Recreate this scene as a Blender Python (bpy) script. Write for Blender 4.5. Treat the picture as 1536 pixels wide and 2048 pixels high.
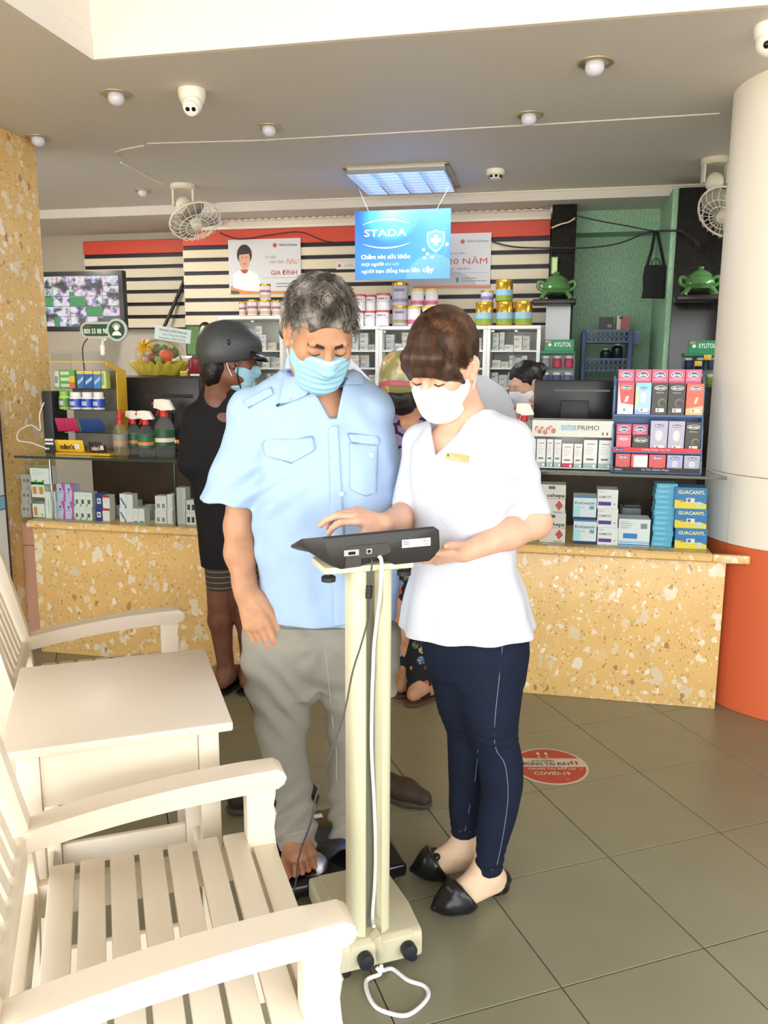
import bpy, bmesh, math, random
import numpy as np
from math import sin, cos, pi, radians, sqrt, atan2
from mathutils import Vector, Matrix, noise as mnoise
for o in list(bpy.data.objects): bpy.data.objects.remove(o)
SC = bpy.context.scene
COL = SC.collection
random.seed(7)

# ---------------------------------------------------------------- camera
F, PIT, ROLL, YAW, HC = 1622.9, 0.1741, 0.0051, 0.2100, 1.398
W, H = 1536, 2048
FW = Vector((-sin(YAW)*cos(PIT), cos(YAW)*cos(PIT), -sin(PIT)))
RT = Vector((cos(YAW), sin(YAW), 0)); UP = RT.cross(FW)
RR = RT*cos(ROLL) + UP*sin(ROLL); UU = -RT*sin(ROLL) + UP*cos(ROLL)
cd = bpy.data.cameras.new('camera'); cam = bpy.data.objects.new('camera', cd); COL.objects.link(cam)
cd.sensor_fit = 'VERTICAL'; cd.sensor_height = 36.0; cd.lens = 36.0*F/H; cd.clip_start = 0.02
cam.matrix_world = Matrix(((RR.x, UU.x, -FW.x, 0), (RR.y, UU.y, -FW.y, 0), (RR.z, UU.z, -FW.z, HC), (0, 0, 0, 1)))
SC.camera = cam
# pixel -> place: a direction, and the plane / floor / distance it is stopped by
def ray(x, y): return FW*F + RR*(x-W/2) - UU*(y-H/2)
CAM = Vector((0, 0, HC))
def pY(x, y, Y): d = ray(x, y); return CAM + d*(Y/d.y)
def pX(x, y, X): d = ray(x, y); return CAM + d*(X/d.x)
def pz(x, y, z): d = ray(x, y); return CAM + d*((z-HC)/d.z)

# ---------------------------------------------------------------- light
SC.view_settings.view_transform = 'Standard'
SC.view_settings.look = 'None'
SC.view_settings.gamma = 1.0
SC.view_settings.use_curve_mapping = False
SC.view_settings.exposure = 0.1
wd = bpy.data.worlds.new('sky'); SC.world = wd; wd.use_nodes = True
bg = wd.node_tree.nodes['Background']; bg.inputs[0].default_value = (.97, .985, 1.0, 1); bg.inputs[1].default_value = 4.9
sl = bpy.data.lights.new('sun', 'SUN'); sl.energy = 22; sl.angle = .01; sl.color = (1, .95, .86)
so_ = bpy.data.objects.new('sun', sl); COL.objects.link(so_); so_.rotation_euler = (radians(26), 0, radians(-25))   # high sun, stopped by the unseen, extended canopy
def area(name, loc, sx, sy, power, color=(1, 1, 1), rot=(0, 0, 0)):
    l = bpy.data.lights.new(name, 'AREA'); l.shape = 'RECTANGLE'; l.size = sx; l.size_y = sy; l.energy = power; l.color = color
    o = bpy.data.objects.new(name, l); COL.objects.link(o); o.location = loc; o.rotation_euler = rot; return o
ZC = 2.50                                   # ceiling height
_lp = pz(808, 352, ZC)
area('ceiling_lamp_light', (_lp.x, _lp.y, ZC-.05), .5, .5, 12, (.95, .97, 1.0))
area('back_fill_light', (-3.3, 4.7, ZC-.06), .12, 1.2, 26, (1, .95, .88))  # fill added out of view to brighten the rear, no fitting modelled
area('back_fill_light', (1.75, 4.5, ZC-.06), .12, 1.2, 42, (.97, 1, .97))  # second added fill, hidden behind the column, for the rear right

# ---------------------------------------------------------------- materials
def lin(c):
    if isinstance(c, str):
        c = c.lstrip('#'); c = [int(c[i:i+2], 16)/255 for i in (0, 2, 4)]
        return tuple(x/12.92 if x <= .04045 else ((x+.055)/1.055)**2.4 for x in c) + (1,)
    return tuple(c[:3]) + (1,)
MATS = {}
def mat(name, col='#808080', rough=.5, metal=0, spec=.5, emit=None, es=1, trans=0, ior=1.45, alpha=1, bump=0, bscale=60, vary=0, vscale=8, coat=0, sss=0):
    if name in MATS: return MATS[name]
    m = bpy.data.materials.new(name); m.use_nodes = True; MATS[name] = m
    nt = m.node_tree; b = nt.nodes['Principled BSDF']; I = b.inputs
    I['Base Color'].default_value = lin(col); I['Roughness'].default_value = rough; I['Metallic'].default_value = metal
    I['Specular IOR Level'].default_value = spec; I['Transmission Weight'].default_value = trans; I['IOR'].default_value = ior
    I['Alpha'].default_value = alpha; I['Coat Weight'].default_value = coat
    if sss: I['Subsurface Weight'].default_value = sss; I['Subsurface Radius'].default_value = (.012, .005, .003); I['Subsurface Scale'].default_value = .6
    if emit: I['Emission Color'].default_value = lin(emit); I['Emission Strength'].default_value = es
    if bump or vary:
        tc = nt.nodes.new('ShaderNodeTexCoord')
        if bump:
            n = nt.nodes.new('ShaderNodeTexNoise'); n.inputs['Scale'].default_value = bscale; n.inputs['Detail'].default_value = 4
            bp = nt.nodes.new('ShaderNodeBump'); bp.inputs['Strength'].default_value = bump; bp.inputs['Distance'].default_value = .004
            nt.links.new(tc.outputs['Object'], n.inputs['Vector']); nt.links.new(n.outputs[0], bp.inputs['Height']); nt.links.new(bp.outputs[0], I['Normal'])
        if vary:
            n = nt.nodes.new('ShaderNodeTexNoise'); n.inputs['Scale'].default_value = vscale; n.inputs['Detail'].default_value = 5
            mx = nt.nodes.new('ShaderNodeMix'); mx.data_type = 'RGBA'
            c = lin(col); mx.inputs[6].default_value = tuple(max(0, x*(1-vary)) for x in c[:3])+(1,); mx.inputs[7].default_value = tuple(min(1, x*(1+vary)) for x in c[:3])+(1,)
            nt.links.new(tc.outputs['Object'], n.inputs['Vector']); nt.links.new(n.outputs[0], mx.inputs[0]); nt.links.new(mx.outputs[2], I['Base Color'])
    return m
def nodes(m):
    nt = m.node_tree
    def N(t, **kw):
        n = nt.nodes.new(t)
        for k, v in kw.items():
            if k.startswith('i_'): n.inputs[int(k[2:]) if k[2:].isdigit() else k[2:].replace('_', ' ')].default_value = v
            else: setattr(n, k, v)
        return n
    return nt, N, nt.links.new, nt.nodes['Principled BSDF']
def ramp(N, stops, interp='LINEAR'):
    r = N('ShaderNodeValToRGB'); e = r.color_ramp; e.interpolation = interp
    while len(e.elements) > 1: e.elements.remove(e.elements[-1])
    e.elements[0].position = stops[0][0]; e.elements[0].color = lin(stops[0][1])
    for p, c in stops[1:]:
        x = e.elements.new(p); x.color = lin(c)
    return r
def terrazzo(name, base, sc=1.0):
    m = mat(name, base, rough=.28, spec=.5)
    nt, N, L, B = nodes(m); tc = N('ShaderNodeTexCoord')
    cur = N('ShaderNodeTexNoise', i_Scale=9*sc, i_Detail=6.0)
    L(tc.outputs['Object'], cur.inputs['Vector'])
    b = lin(base); mx0 = N('ShaderNodeMix', data_type='RGBA'); mx0.inputs[6].default_value = tuple(x*.86 for x in b[:3])+(1,); mx0.inputs[7].default_value = tuple(min(1, x*1.12) for x in b[:3])+(1,)
    L(cur.outputs[0], mx0.inputs[0]); col = mx0.outputs[2]
    for i, (scale, lo, hi, thr, c1, c2, st) in enumerate([(95, .72, 1, .30, '#6b4a22', '#8d6a3a', .6), (70, .72, 1, .30, '#f4ead2', '#fdf8ea', .4), (31, .60, 1, .32, '#eadfc4', '#fbf6ea', .75), (18, .62, 1, .34, '#ddd2b6', '#f6efdc', .75), (15, .8, 1, .36, '#ddd0b0', '#f2ead4', .6), (30, .93, 1, .3, '#9a7b50', '#8a6238', .7)]):
        nz = N('ShaderNodeTexNoise', i_Scale=scale*1.3*sc, i_Detail=1.0)
        mp = N('ShaderNodeMapping'); mp.inputs['Location'].default_value = (i*3.1, i*1.7, i*.9); mp.inputs['Scale'].default_value = (1, 1, .75); mp.inputs['Rotation'].default_value = (.3*i, .5*i, .2)
        L(tc.outputs['Object'], mp.inputs[0]); L(tc.outputs['Object'], nz.inputs['Vector'])
        ad = N('ShaderNodeMix', data_type='RGBA', blend_type='LINEAR_LIGHT'); ad.inputs[0].default_value = .018*26/scale/sc
        L(mp.outputs[0], ad.inputs[6]); L(nz.outputs['Color'], ad.inputs[7])
        v = N('ShaderNodeTexVoronoi', i_Scale=scale*sc, i_Randomness=1.0, distance='EUCLIDEAN'); L(ad.outputs[2], v.inputs['Vector'])
        sp = N('ShaderNodeSeparateColor'); L(v.outputs['Color'], sp.inputs[0])
        sel = N('ShaderNodeMapRange'); sel.inputs[1].default_value = lo; sel.inputs[2].default_value = lo+.01; L(sp.outputs[0], sel.inputs[0])
        szr = N('ShaderNodeMath', operation='MULTIPLY'); szr.inputs[1].default_value = thr; L(sp.outputs[1], szr.inputs[0])
        sz2 = N('ShaderNodeMath', operation='ADD'); sz2.inputs[1].default_value = thr*.45; L(szr.outputs[0], sz2.inputs[0])
        lt = N('ShaderNodeMath', operation='LESS_THAN'); L(v.outputs['Distance'], lt.inputs[0]); L(sz2.outputs[0], lt.inputs[1])
        ml = N('ShaderNodeMath', operation='MULTIPLY'); L(sel.outputs[0], ml.inputs[0]); L(lt.outputs[0], ml.inputs[1])
        al = N('ShaderNodeMath', operation='MULTIPLY'); al.inputs[1].default_value = st; L(ml.outputs[0], al.inputs[0])
        cc = N('ShaderNodeMix', data_type='RGBA'); cc.inputs[6].default_value = lin(c1); cc.inputs[7].default_value = lin(c2); L(sp.outputs[2], cc.inputs[0])
        mx = N('ShaderNodeMix', data_type='RGBA'); L(al.outputs[0], mx.inputs[0]); L(col, mx.inputs[6]); L(cc.outputs[2], mx.inputs[7]); col = mx.outputs[2]
    L(col, B.inputs['Base Color']); return m

# ---------------------------------------------------------------- mesh building
class MB:
    """collects boxes, lathes, tubes, prisms; faces carry a material slot"""
    def __init__(s): s.v = []; s.f = []; s.m = []; s.sm = []; s.M = Matrix()
    def add(s, vs, fs, mi=0, smooth=False):
        n = len(s.v); s.v += [s.M @ Vector(p) for p in vs]
        for f in fs: s.f.append([i+n for i in f]); s.m.append(mi); s.sm.append(smooth)
        return s
    def box(s, x0, x1, y0, y1, z0, z1, mi=0):
        vs = [(x, y, z) for z in (z0, z1) for y in (y0, y1) for x in (x0, x1)]
        return s.add(vs, [(0, 2, 3, 1), (4, 5, 7, 6), (0, 1, 5, 4), (1, 3, 7, 5), (3, 2, 6, 7), (2, 0, 4, 6)], mi)
    def rbox(s, x0, x1, y0, y1, z0, z1, r=.004, mi=0, seg=2):
        bm = bmesh.new(); bmesh.ops.create_cube(bm, size=1)
        for v in bm.verts: v.co = Vector(((x0+x1)/2+v.co.x*(x1-x0), (y0+y1)/2+v.co.y*(y1-y0), (z0+z1)/2+v.co.z*(z1-z0)))
        return s.bev(bm, min(r, .49*min(x1-x0, y1-y0, z1-z0)), seg, mi)
    def bev(s, bm, r, seg, mi=0):
        """bevel all edges; flat faces stay flat, the rounded edges are smooth"""
        new = set(bmesh.ops.bevel(bm, geom=list(bm.edges), offset=r, segments=seg, affect='EDGES', profile=.5)['faces'])
        bm.verts.index_update(); n = len(s.v); s.v += [s.M @ v.co for v in bm.verts]
        for f in bm.faces: s.f.append([v.index+n for v in f.verts]); s.m.append(mi); s.sm.append(f in new)
        bm.free(); return s
    def bm(s, bm, mi=0, smooth=False):
        bm.verts.index_update(); s.add([v.co for v in bm.verts], [[v.index for v in f.verts] for f in bm.faces], mi, smooth); bm.free(); return s
    def quad(s, a, b, c, d, mi=0): return s.add([a, b, c, d], [(0, 1, 2, 3)], mi)
    def prism(s, pts, h, mi=0, smooth=False, bev=0):
        """polygon pts (x,y) ccw extruded 0..h in z"""
        n = len(pts); vs = [(p[0], p[1], 0) for p in pts]+[(p[0], p[1], h) for p in pts]
        fs = [list(range(n))[::-1], [n+i for i in range(n)]]+[(i, (i+1) % n, n+(i+1) % n, n+i) for i in range(n)]
        if bev:
            bm = bmesh.new(); bv = [bm.verts.new(v) for v in vs]
            for f in fs: bm.faces.new([bv[i] for i in f])
            return s.bev(bm, bev, 2, mi)
        return s.add(vs, fs, mi, smooth)
    def lathe(s, prof, n=24, c=(0, 0, 0), mi=0, smooth=True, cap=True):
        vs = []; fs = []
        for r, z in prof:
            for i in range(n): a = 2*pi*i/n; vs.append((c[0]+r*cos(a), c[1]+r*sin(a), c[2]+z))
        for j in range(len(prof)-1):
            for i in range(n): fs.append((j*n+i, j*n+(i+1) % n, (j+1)*n+(i+1) % n, (j+1)*n+i))
        s.add(vs, fs, mi, smooth)
        if cap:
            k = (len(prof)-1)*n
            s.add(vs[:n], [list(range(n))[::-1]], mi); s.add(vs[k:k+n], [list(range(n))], mi)
        return s
    def cyl(s, a, b, r, r2=None, n=16, mi=0, smooth=True): return s.tube([a, b], [r, r if r2 is None else r2], n, mi, smooth)
    def tube(s, pts, r, n=8, mi=0, smooth=True, closed=False, up=None):
        pts = [Vector(p) for p in pts]; N = len(pts); rs = r if isinstance(r, (list, tuple)) else [r]*N
        T = []
        for i in range(N):
            if closed: t = pts[(i+1) % N]-pts[i-1]
            else: t = pts[min(i+1, N-1)]-pts[max(i-1, 0)]
            T.append(t.normalized())
        u = Vector(up) if up else (Vector((0, 0, 1)) if abs(T[0].z) < .9 else Vector((1, 0, 0)))
        u = (u-T[0]*u.dot(T[0])).normalized(); vs = []; fs = []
        for i in range(N):
            u = u-T[i]*u.dot(T[i]); u = u.normalized() if u.length > 1e-6 else T[i].orthogonal().normalized(); w = T[i].cross(u)
            rr = rs[i]; ra, rb = rr if isinstance(rr, (tuple, list)) else (rr, rr)
            for k in range(n): a = 2*pi*k/n; vs.append(pts[i]+u*(cos(a)*ra)+w*(sin(a)*rb))
        for i in range(N if closed else N-1):
            j = (i+1) % N
            for k in range(n): fs.append((i*n+k, i*n+(k+1) % n, j*n+(k+1) % n, j*n+k))
        if not closed: fs.append(list(range(n))[::-1]); fs.append([(N-1)*n+k for k in range(n)])
        return s.add(vs, fs, mi, smooth)
    def sphere(s, c, r, nu=16, nv=10, mi=0):
        rx, ry, rz = r if isinstance(r, (tuple, list)) else (r, r, r); vs = []; fs = []
        for j in range(nv+1):
            t = pi*j/nv
            for i in range(nu): a = 2*pi*i/nu; vs.append((c[0]+rx*sin(t)*cos(a), c[1]+ry*sin(t)*sin(a), c[2]-rz*cos(t)))
        for j in range(nv):
            for i in range(nu): fs.append((j*nu+i, j*nu+(i+1) % nu, (j+1)*nu+(i+1) % nu, (j+1)*nu+i))
        return s.add(vs, fs, mi, True)
    def mesh(s, name):
        me = bpy.data.meshes.new(name); me.from_pydata([tuple(v) for v in s.v], [], s.f)
        me.polygons.foreach_set('material_index', s.m); me.polygons.foreach_set('use_smooth', s.sm); me.update(); return me
def obj(name, mb, mats, parent=None, loc=None, rot=None, fix=True):
    me = mb.mesh(name) if isinstance(mb, MB) else mb
    if isinstance(mb, MB) and fix:
        bm = bmesh.new(); bm.from_mesh(me); bmesh.ops.remove_doubles(bm, verts=bm.verts, dist=1e-6); bmesh.ops.recalc_face_normals(bm, faces=bm.faces); bm.to_mesh(me); bm.free()
        if any(mb.sm):
            try: me.set_sharp_from_angle(angle=radians(42))
            except Exception: pass
    for m in (mats if isinstance(mats, (list, tuple)) else [mats]): me.materials.append(MATS[m] if isinstance(m, str) else m)
    o = bpy.data.objects.new(name, me); COL.objects.link(o)
    if parent: o.parent = parent
    if loc is not None: o.location = loc
    if rot is not None: o.rotation_euler = rot
    return o
def tag(o, label, cat, group=None, kind=None):
    if label: o['label'] = label
    if cat: o['category'] = cat
    if group: o['group'] = group
    if kind: o['kind'] = kind
    return o
def thing(name, label, cat, loc=(0, 0, 0), rz=0, group=None):
    o = bpy.data.objects.new(name, None); COL.objects.link(o); o.location = loc; o.rotation_euler = (0, 0, rz); o.empty_display_size = .05
    return tag(o, label, cat, group)
def struct(name, mb, mats, parent=None, label=None, cat=None):
    o = obj(name, mb, mats, parent)
    if parent is None: o['kind'] = 'structure'; tag(o, label or name.replace('_', ' ')+' of the pharmacy', cat or name.split('_')[0])
    return o
def copy_tree(o, parent=None):
    c = o.copy(); COL.objects.link(c); c.parent = parent
    for ch in o.children: copy_tree(ch, c)
    return c
TXT = {}
def text_geo(s, bold=0.0, extr=0):
    """flat lettering, height of capitals = 1, starts at x=0"""
    k = (s, bold)
    if k not in TXT:
        c = bpy.data.curves.new('t', 'FONT'); c.body = s; c.size = 1.38; c.offset = bold; c.resolution_u = 2; c.fill_mode = 'FRONT'
        o = bpy.data.objects.new('t', c); COL.objects.link(o)
        dg = bpy.context.evaluated_depsgraph_get(); me = bpy.data.meshes.new_from_object(o.evaluated_get(dg))
        vs = [tuple(v.co) for v in me.vertices]; fs = [list(p.vertices) for p in me.polygons]
        bpy.data.objects.remove(o); bpy.data.curves.remove(c); bpy.data.meshes.remove(me)
        x0 = min((v[0] for v in vs), default=0); vs = [(v[0]-x0, v[1], 0) for v in vs]
        TXT[k] = (vs, fs, max((v[0] for v in vs), default=1))
    return TXT[k]
def put_text(mb, s, x, z, h, mi, y=0, bold=0.02, w=None, center=False, slant=0, M=None):
    """lettering on the plane y=const facing -y (local axes x right, z up)"""
    vs, fs, wd_ = text_geo(s, bold); sx = h if w is None else w/wd_
    off = -wd_*sx/2 if center else 0
    out = [(x+off+v[0]*sx+slant*v[1]*h, y, z+v[1]*h) for v in vs]
    mb.add(out, fs, mi); return wd_*sx

# ---------------------------------------------------------------- signed-distance modelling (bodies, clothes)
class Sdf:
    def __init__(s): s.p = []
    def _a(s, fn, c, r, k, op): s.p.append((fn, np.array(c, np.float32), float(r), k, op)); return s
    def cone(s, a, b, ra, rb=None, k=.01, op=0, flat=1, fdir=None):
        """round cone a->b; flat>1 squeezes it along fdir"""
        rb = ra if rb is None else rb; a = np.array(a, np.float32); b = np.array(b, np.float32); ab = b-a; L2 = float(ab@ab)+1e-12
        if flat != 1:
            n = np.array(fdir, np.float32); n = n-ab*(n@ab)/L2; n = n/np.linalg.norm(n)
            def fn(P):
                q = P-a; d = q@n; t = np.clip((q@ab)/L2, 0, 1); w = q-t[:, None]*ab
                l2 = np.einsum('ij,ij->i', w, w)+(flat*flat-1)*d*d
                return (np.sqrt(np.maximum(l2, 0))-(ra+(rb-ra)*t))/(1+(flat-1)*.5)
        else:
            def fn(P):
                q = P-a; t = np.clip((q@ab)/L2, 0, 1); w = q-t[:, None]*ab
                return np.sqrt(np.einsum('ij,ij->i', w, w))-(ra+(rb-ra)*t)
        return s._a(fn, (a+b)/2, np.sqrt(L2)/2+max(ra, rb), k, op)
    def chain(s, pts, rs, k=.01, op=0, **kw):
        for i in range(len(pts)-1): s.cone(pts[i], pts[i+1], rs[i], rs[i+1], k, op, **kw)
        return s
    def ell(s, c, r, R=None, k=.01, op=0):
        c = np.array(c, np.float32); r = np.array(r, np.float32); M = np.eye(3, dtype=np.float32) if R is None else np.array(R, np.float32)
        def fn(P):
            q = (P-c)@M; a = q/r; k0 = np.sqrt(np.einsum('ij,ij->i', a, a)); g = a/r; k1 = np.sqrt(np.einsum('ij,ij->i', g, g))
            return k0*(k0-1)/np.maximum(k1, 1e-6)
        return s._a(fn, c, max(r), k, op)
    def stack(s, rows, k=.01, op=0, p=2.0, extra=None):
        """rows (z, cx, cy, rx, ry[, rot]) from low to high: a tapering column"""
        A = np.array([tuple(r)+(0,)*(6-len(r)) for r in rows], np.float64); A = A[np.argsort(A[:, 0])]
        zz = np.linspace(A[0, 0], A[-1, 0], 160); B = [zz]
        for j in range(1, 6):
            t = np.interp(zz, A[:, 0], A[:, j])
            w = np.array([1, 4, 6, 4, 1.])/16
            for _ in range(6): t = np.convolve(np.pad(t, 2, mode='reflect', reflect_type='odd'), w, 'valid')
            B.append(t)
        z0, z1 = A[0, 0], A[-1, 0]
        def fn(P):
            z = P[:, 2]; zc = np.clip(z, z0, z1)
            cx, cy, rx, ry, ro = (np.interp(zc, zz, b) for b in B[1:])
            dx = P[:, 0]-cx; dy = P[:, 1]-cy; c_, s_ = np.cos(ro), np.sin(ro)
            u = dx*c_+dy*s_; v = -dx*s_+dy*c_
            if p == 2: q = np.sqrt((u/rx)**2+(v/ry)**2)
            else: q = (np.abs(u/rx)**p+np.abs(v/ry)**p)**(1/p)
            d = (q-1)*np.minimum(rx, ry)
            if extra is not None: d = d+extra(P, u, v, z)
            dz = np.maximum(z0-z, z-z1)
            return np.maximum(d, dz)
        c = ((A[0, 1]+A[-1, 1])/2, (A[0, 2]+A[-1, 2])/2, (z0+z1)/2)
        R = max(np.hypot(np.hypot(A[:, 1]-c[0], A[:, 2]-c[1])+np.maximum(A[:, 3], A[:, 4]), A[:, 0]-c[2]))
        return s._a(fn, c, R, k, op)
    def plane(s, pt, n, k=.004, op=2):
        """keep the side the normal points away from"""
        pt = np.array(pt, np.float32); n = np.array(n, np.float32); n = n/np.linalg.norm(n)
        return s._a(lambda P: (P-pt)@n, (0, 0, 0), 1e9, k, op)
    def warp(s, fn, k=0):
        """fn(P) is added to the distance (folds, strands)"""
        return s._a(fn, (0, 0, 0), 1e9, k, 3)
    def grp(s, other, k=.01, op=0):
        lo = min(p[1][0]-p[2] for p in other.p if p[2] < 1e8); c = np.mean([p[1] for p in other.p if p[2] < 1e8], axis=0)
        r = max(np.linalg.norm(p[1]-c)+p[2] for p in other.p if p[2] < 1e8)
        return s._a(lambda P: other.ev(P), c, r, k, op)
    def ev(s, P, sel=None):
        d = np.full(len(P), 1e3, np.float32)
        for i, (fn, c, r, k, op) in enumerate(s.p):
            if sel is not None and not sel[i]: continue
            e = fn(P)
            if op == 3: d = d+e; continue
            if op == 0:
                if k > 0: h = np.maximum(k-np.abs(d-e), 0)/k; d = np.minimum(d, e)-h*h*k*.25
                else: d = np.minimum(d, e)
            else:
                if op == 1: e = -e
                if k > 0: h = np.maximum(k-np.abs(d-e), 0)/k; d = np.maximum(d, e)+h*h*k*.25
                else: d = np.maximum(d, e)
        return d
    def bounds(s):
        lo = np.full(3, 1e9); hi = -lo
        for fn, c, r, k, op in s.p:
            if op == 0: lo = np.minimum(lo, c-r); hi = np.maximum(hi, c+r)
        return lo, hi
    def build(s, name, res=.004, post=None, box=None):
        lo, hi = s.bounds() if box is None else (np.array(box[0], float), np.array(box[1], float))
        lo = lo-3*res; n = np.ceil((hi+3*res-lo)/res).astype(int)+1
        G = np.ones(n, np.float32); Bk = 20; br = Bk*res*.87
        cs = np.array([p[1] for p in s.p]); rs = np.array([p[2]+p[3] for p in s.p]); ops = np.array([p[4] for p in s.p])
        ax = [lo[i]+res*np.arange(n[i]) for i in range(3)]
        for i in range(0, n[0], Bk):
            for j in range(0, n[1], Bk):
                for k in range(0, n[2], Bk):
                    bc = lo+res*(np.array([i, j, k])+Bk/2)
                    sel = np.linalg.norm(cs-bc, axis=1) < rs+br+res*3
                    if not (sel & (ops == 0)).any(): continue
                    dc = s.ev(bc[None].astype(np.float32), sel)[0]
                    if dc > br*1.7+.012: continue
                    if dc < -br*2.2-.012: G[i:i+Bk, j:j+Bk, k:k+Bk] = -1; continue
                    X, Y, Z = np.meshgrid(ax[0][i:i+Bk], ax[1][j:j+Bk], ax[2][k:k+Bk], indexing='ij')
                    P = np.stack([X.ravel(), Y.ravel(), Z.ravel()], 1).astype(np.float32)
                    G[i:i+Bk, j:j+Bk, k:k+Bk] = s.ev(P, sel).reshape(X.shape)
        S = G < 0
        c8 = [S[a:n[0]-1+a, b:n[1]-1+b, c:n[2]-1+c] for a in (0, 1) for b in (0, 1) for c in (0, 1)]
        any_ = c8[0].copy(); all_ = c8[0].copy()
        for q in c8[1:]: any_ |= q; all_ &= q
        act = np.argwhere(any_ & ~all_)
        ids = np.full(n-1, -1, np.int32); ids[act[:, 0], act[:, 1], act[:, 2]] = np.arange(len(act))
        cv = {}
        for a in (0, 1):
            for b in (0, 1):
                for c in (0, 1): cv[a, b, c] = G[act[:, 0]+a, act[:, 1]+b, act[:, 2]+c]
        acc = np.zeros((len(act), 3)); cnt = np.zeros(len(act))
        for a in cv:
            for d in range(3):
                if a[d]: continue
                b = tuple(1 if q == d else a[q] for q in range(3))
                va, vb = cv[a], cv[b]; mk = (va < 0) != (vb < 0)
                t = np.where(mk, va/np.where(mk, va-vb, 1), 0)
                p = np.array(a, float)[None].repeat(len(act), 0); p[:, d] += t
                acc += p*mk[:, None]; cnt += mk
        V = lo+res*(act+acc/np.maximum(cnt, 1)[:, None])
        quads = []
        for d in range(3):
            e1, e2 = [(1, 2), (2, 0), (0, 1)][d]
            sl0 = [slice(None)]*3; sl1 = [slice(None)]*3; sl0[d] = slice(0, -1); sl1[d] = slice(1, None)
            A = S[tuple(sl0)]; B = S[tuple(sl1)]; E = np.argwhere(A != B)
            E = E[(E[:, e1] > 0) & (E[:, e2] > 0) & (E[:, e1] < n[e1]-1) & (E[:, e2] < n[e2]-1)]
            ins = A[E[:, 0], E[:, 1], E[:, 2]]
            def cid(o1, o2):
                q = E.copy(); q[:, e1] += o1; q[:, e2] += o2; return ids[q[:, 0], q[:, 1], q[:, 2]]
            Q = np.stack([cid(-1, -1), cid(0, -1), cid(0, 0), cid(-1, 0)], 1)
            Q[~ins] = Q[~ins][:, ::-1]; quads.append(Q)
        Q = np.concatenate(quads); Q = Q[(Q >= 0).all(1)]
        if post is not None: V = post(V)
        me = bpy.data.meshes.new(name); me.vertices.add(len(V)); me.vertices.foreach_set('co', V.astype(np.float32).ravel())
        me.loops.add(Q.size); me.loops.foreach_set('vertex_index', Q.ravel().astype(np.int32))
        me.polygons.add(len(Q)); me.polygons.foreach_set('loop_start', np.arange(0, Q.size, 4, dtype=np.int32)); me.polygons.foreach_set('loop_total', np.full(len(Q), 4, np.int32))
        me.polygons.foreach_set('use_smooth', np.ones(len(Q), bool)); me.update(); me.validate()
        return me
def color_attr(me, fn):
    """fn(V)-> (n,3) linear colours of the thing itself (nails, print), stored as 'tint'"""
    n = len(me.vertices); V = np.empty(n*3, np.float32); me.vertices.foreach_get('co', V); V = V.reshape(-1, 3)
    c = np.ones((n, 4), np.float32); c[:, :3] = fn(V); a = me.color_attributes.new('tint', 'FLOAT_COLOR', 'POINT'); a.data.foreach_set('color', c.ravel())
def frame(fwd, up=(0, 0, 1)):
    """columns: right, forward, up"""
    f = np.array(fwd, float); f /= np.linalg.norm(f); u = np.array(up, float); u = u-f*(u@f); u /= np.linalg.norm(u)
    return np.stack([np.cross(f, u), f, u], 1)
# ================================================================ the setting
XL = -2.60                      # face of the terrazzo side wall
YC = 3.43                                   # front of the counter
YB = 5.75                                   # slat wall
XR = 2.6
TA = 0.5453
TV_, TU_ = Vector((cos(TA), sin(TA), 0)), Vector((-sin(TA), cos(TA), 0))
def vu(v, u, z=0): return TV_*v + TU_*u + Vector((0, 0, z))
terrazzo('terrazzo', '#e5bf7b', 1.0)
mat('floor_tile', '#8a8770', rough=.32, spec=.5, vary=.12, vscale=5, bump=.08, bscale=40)
mat('grout', '#46453a', rough=.8)
mat('ceiling_paint', '#dcd7d1', rough=.62, vary=.05, vscale=1.3, bump=.15, bscale=3)
mat('cream_paint', '#fbf0dc', rough=.6, bump=.1, bscale=30)
mat('white_paint', '#e4e0d8', rough=.6)
mat('orange_paint', '#d8683f', rough=.45, vary=.05, vscale=3)
mat('wall_shade', '#b9b1a4', rough=.7)
mat('column_clad', '#f2ecdf', rough=.42, vary=.02, vscale=3)
mat('slat_cream', '#ddd2b8', rough=.5, vary=.03, vscale=4)
mat('groove_dark', '#17172a', rough=.5)
mat('red_band', '#cf4a36', rough=.5)
mat('black_granite', '#1d1c1b', rough=.15, vary=.3, vscale=60)
m = mat('green_plaster', '#8db697', rough=.5, bump=.5, bscale=9)
nt, N, L, B = nodes(m); tc = N('ShaderNodeTexCoord'); mp = N('ShaderNodeMapping'); mp.inputs['Scale'].default_value = (30, 30, 12); nz = N('ShaderNodeTexNoise', i_Scale=3.0, i_Detail=6.0)
L(tc.outputs['Object'], mp.inputs[0]); L(mp.outputs[0], nz.inputs['Vector']); r = ramp(N, [(.3, '#7aa786'), (.7, '#a3c9ab')]); L(nz.outputs[0], r.inputs[0]); L(r.outputs[0], B.inputs['Base Color'])
mat('pink_board', '#c79a84', rough=.5)
mat('trim_white', '#eee8da', rough=.5)

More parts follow.
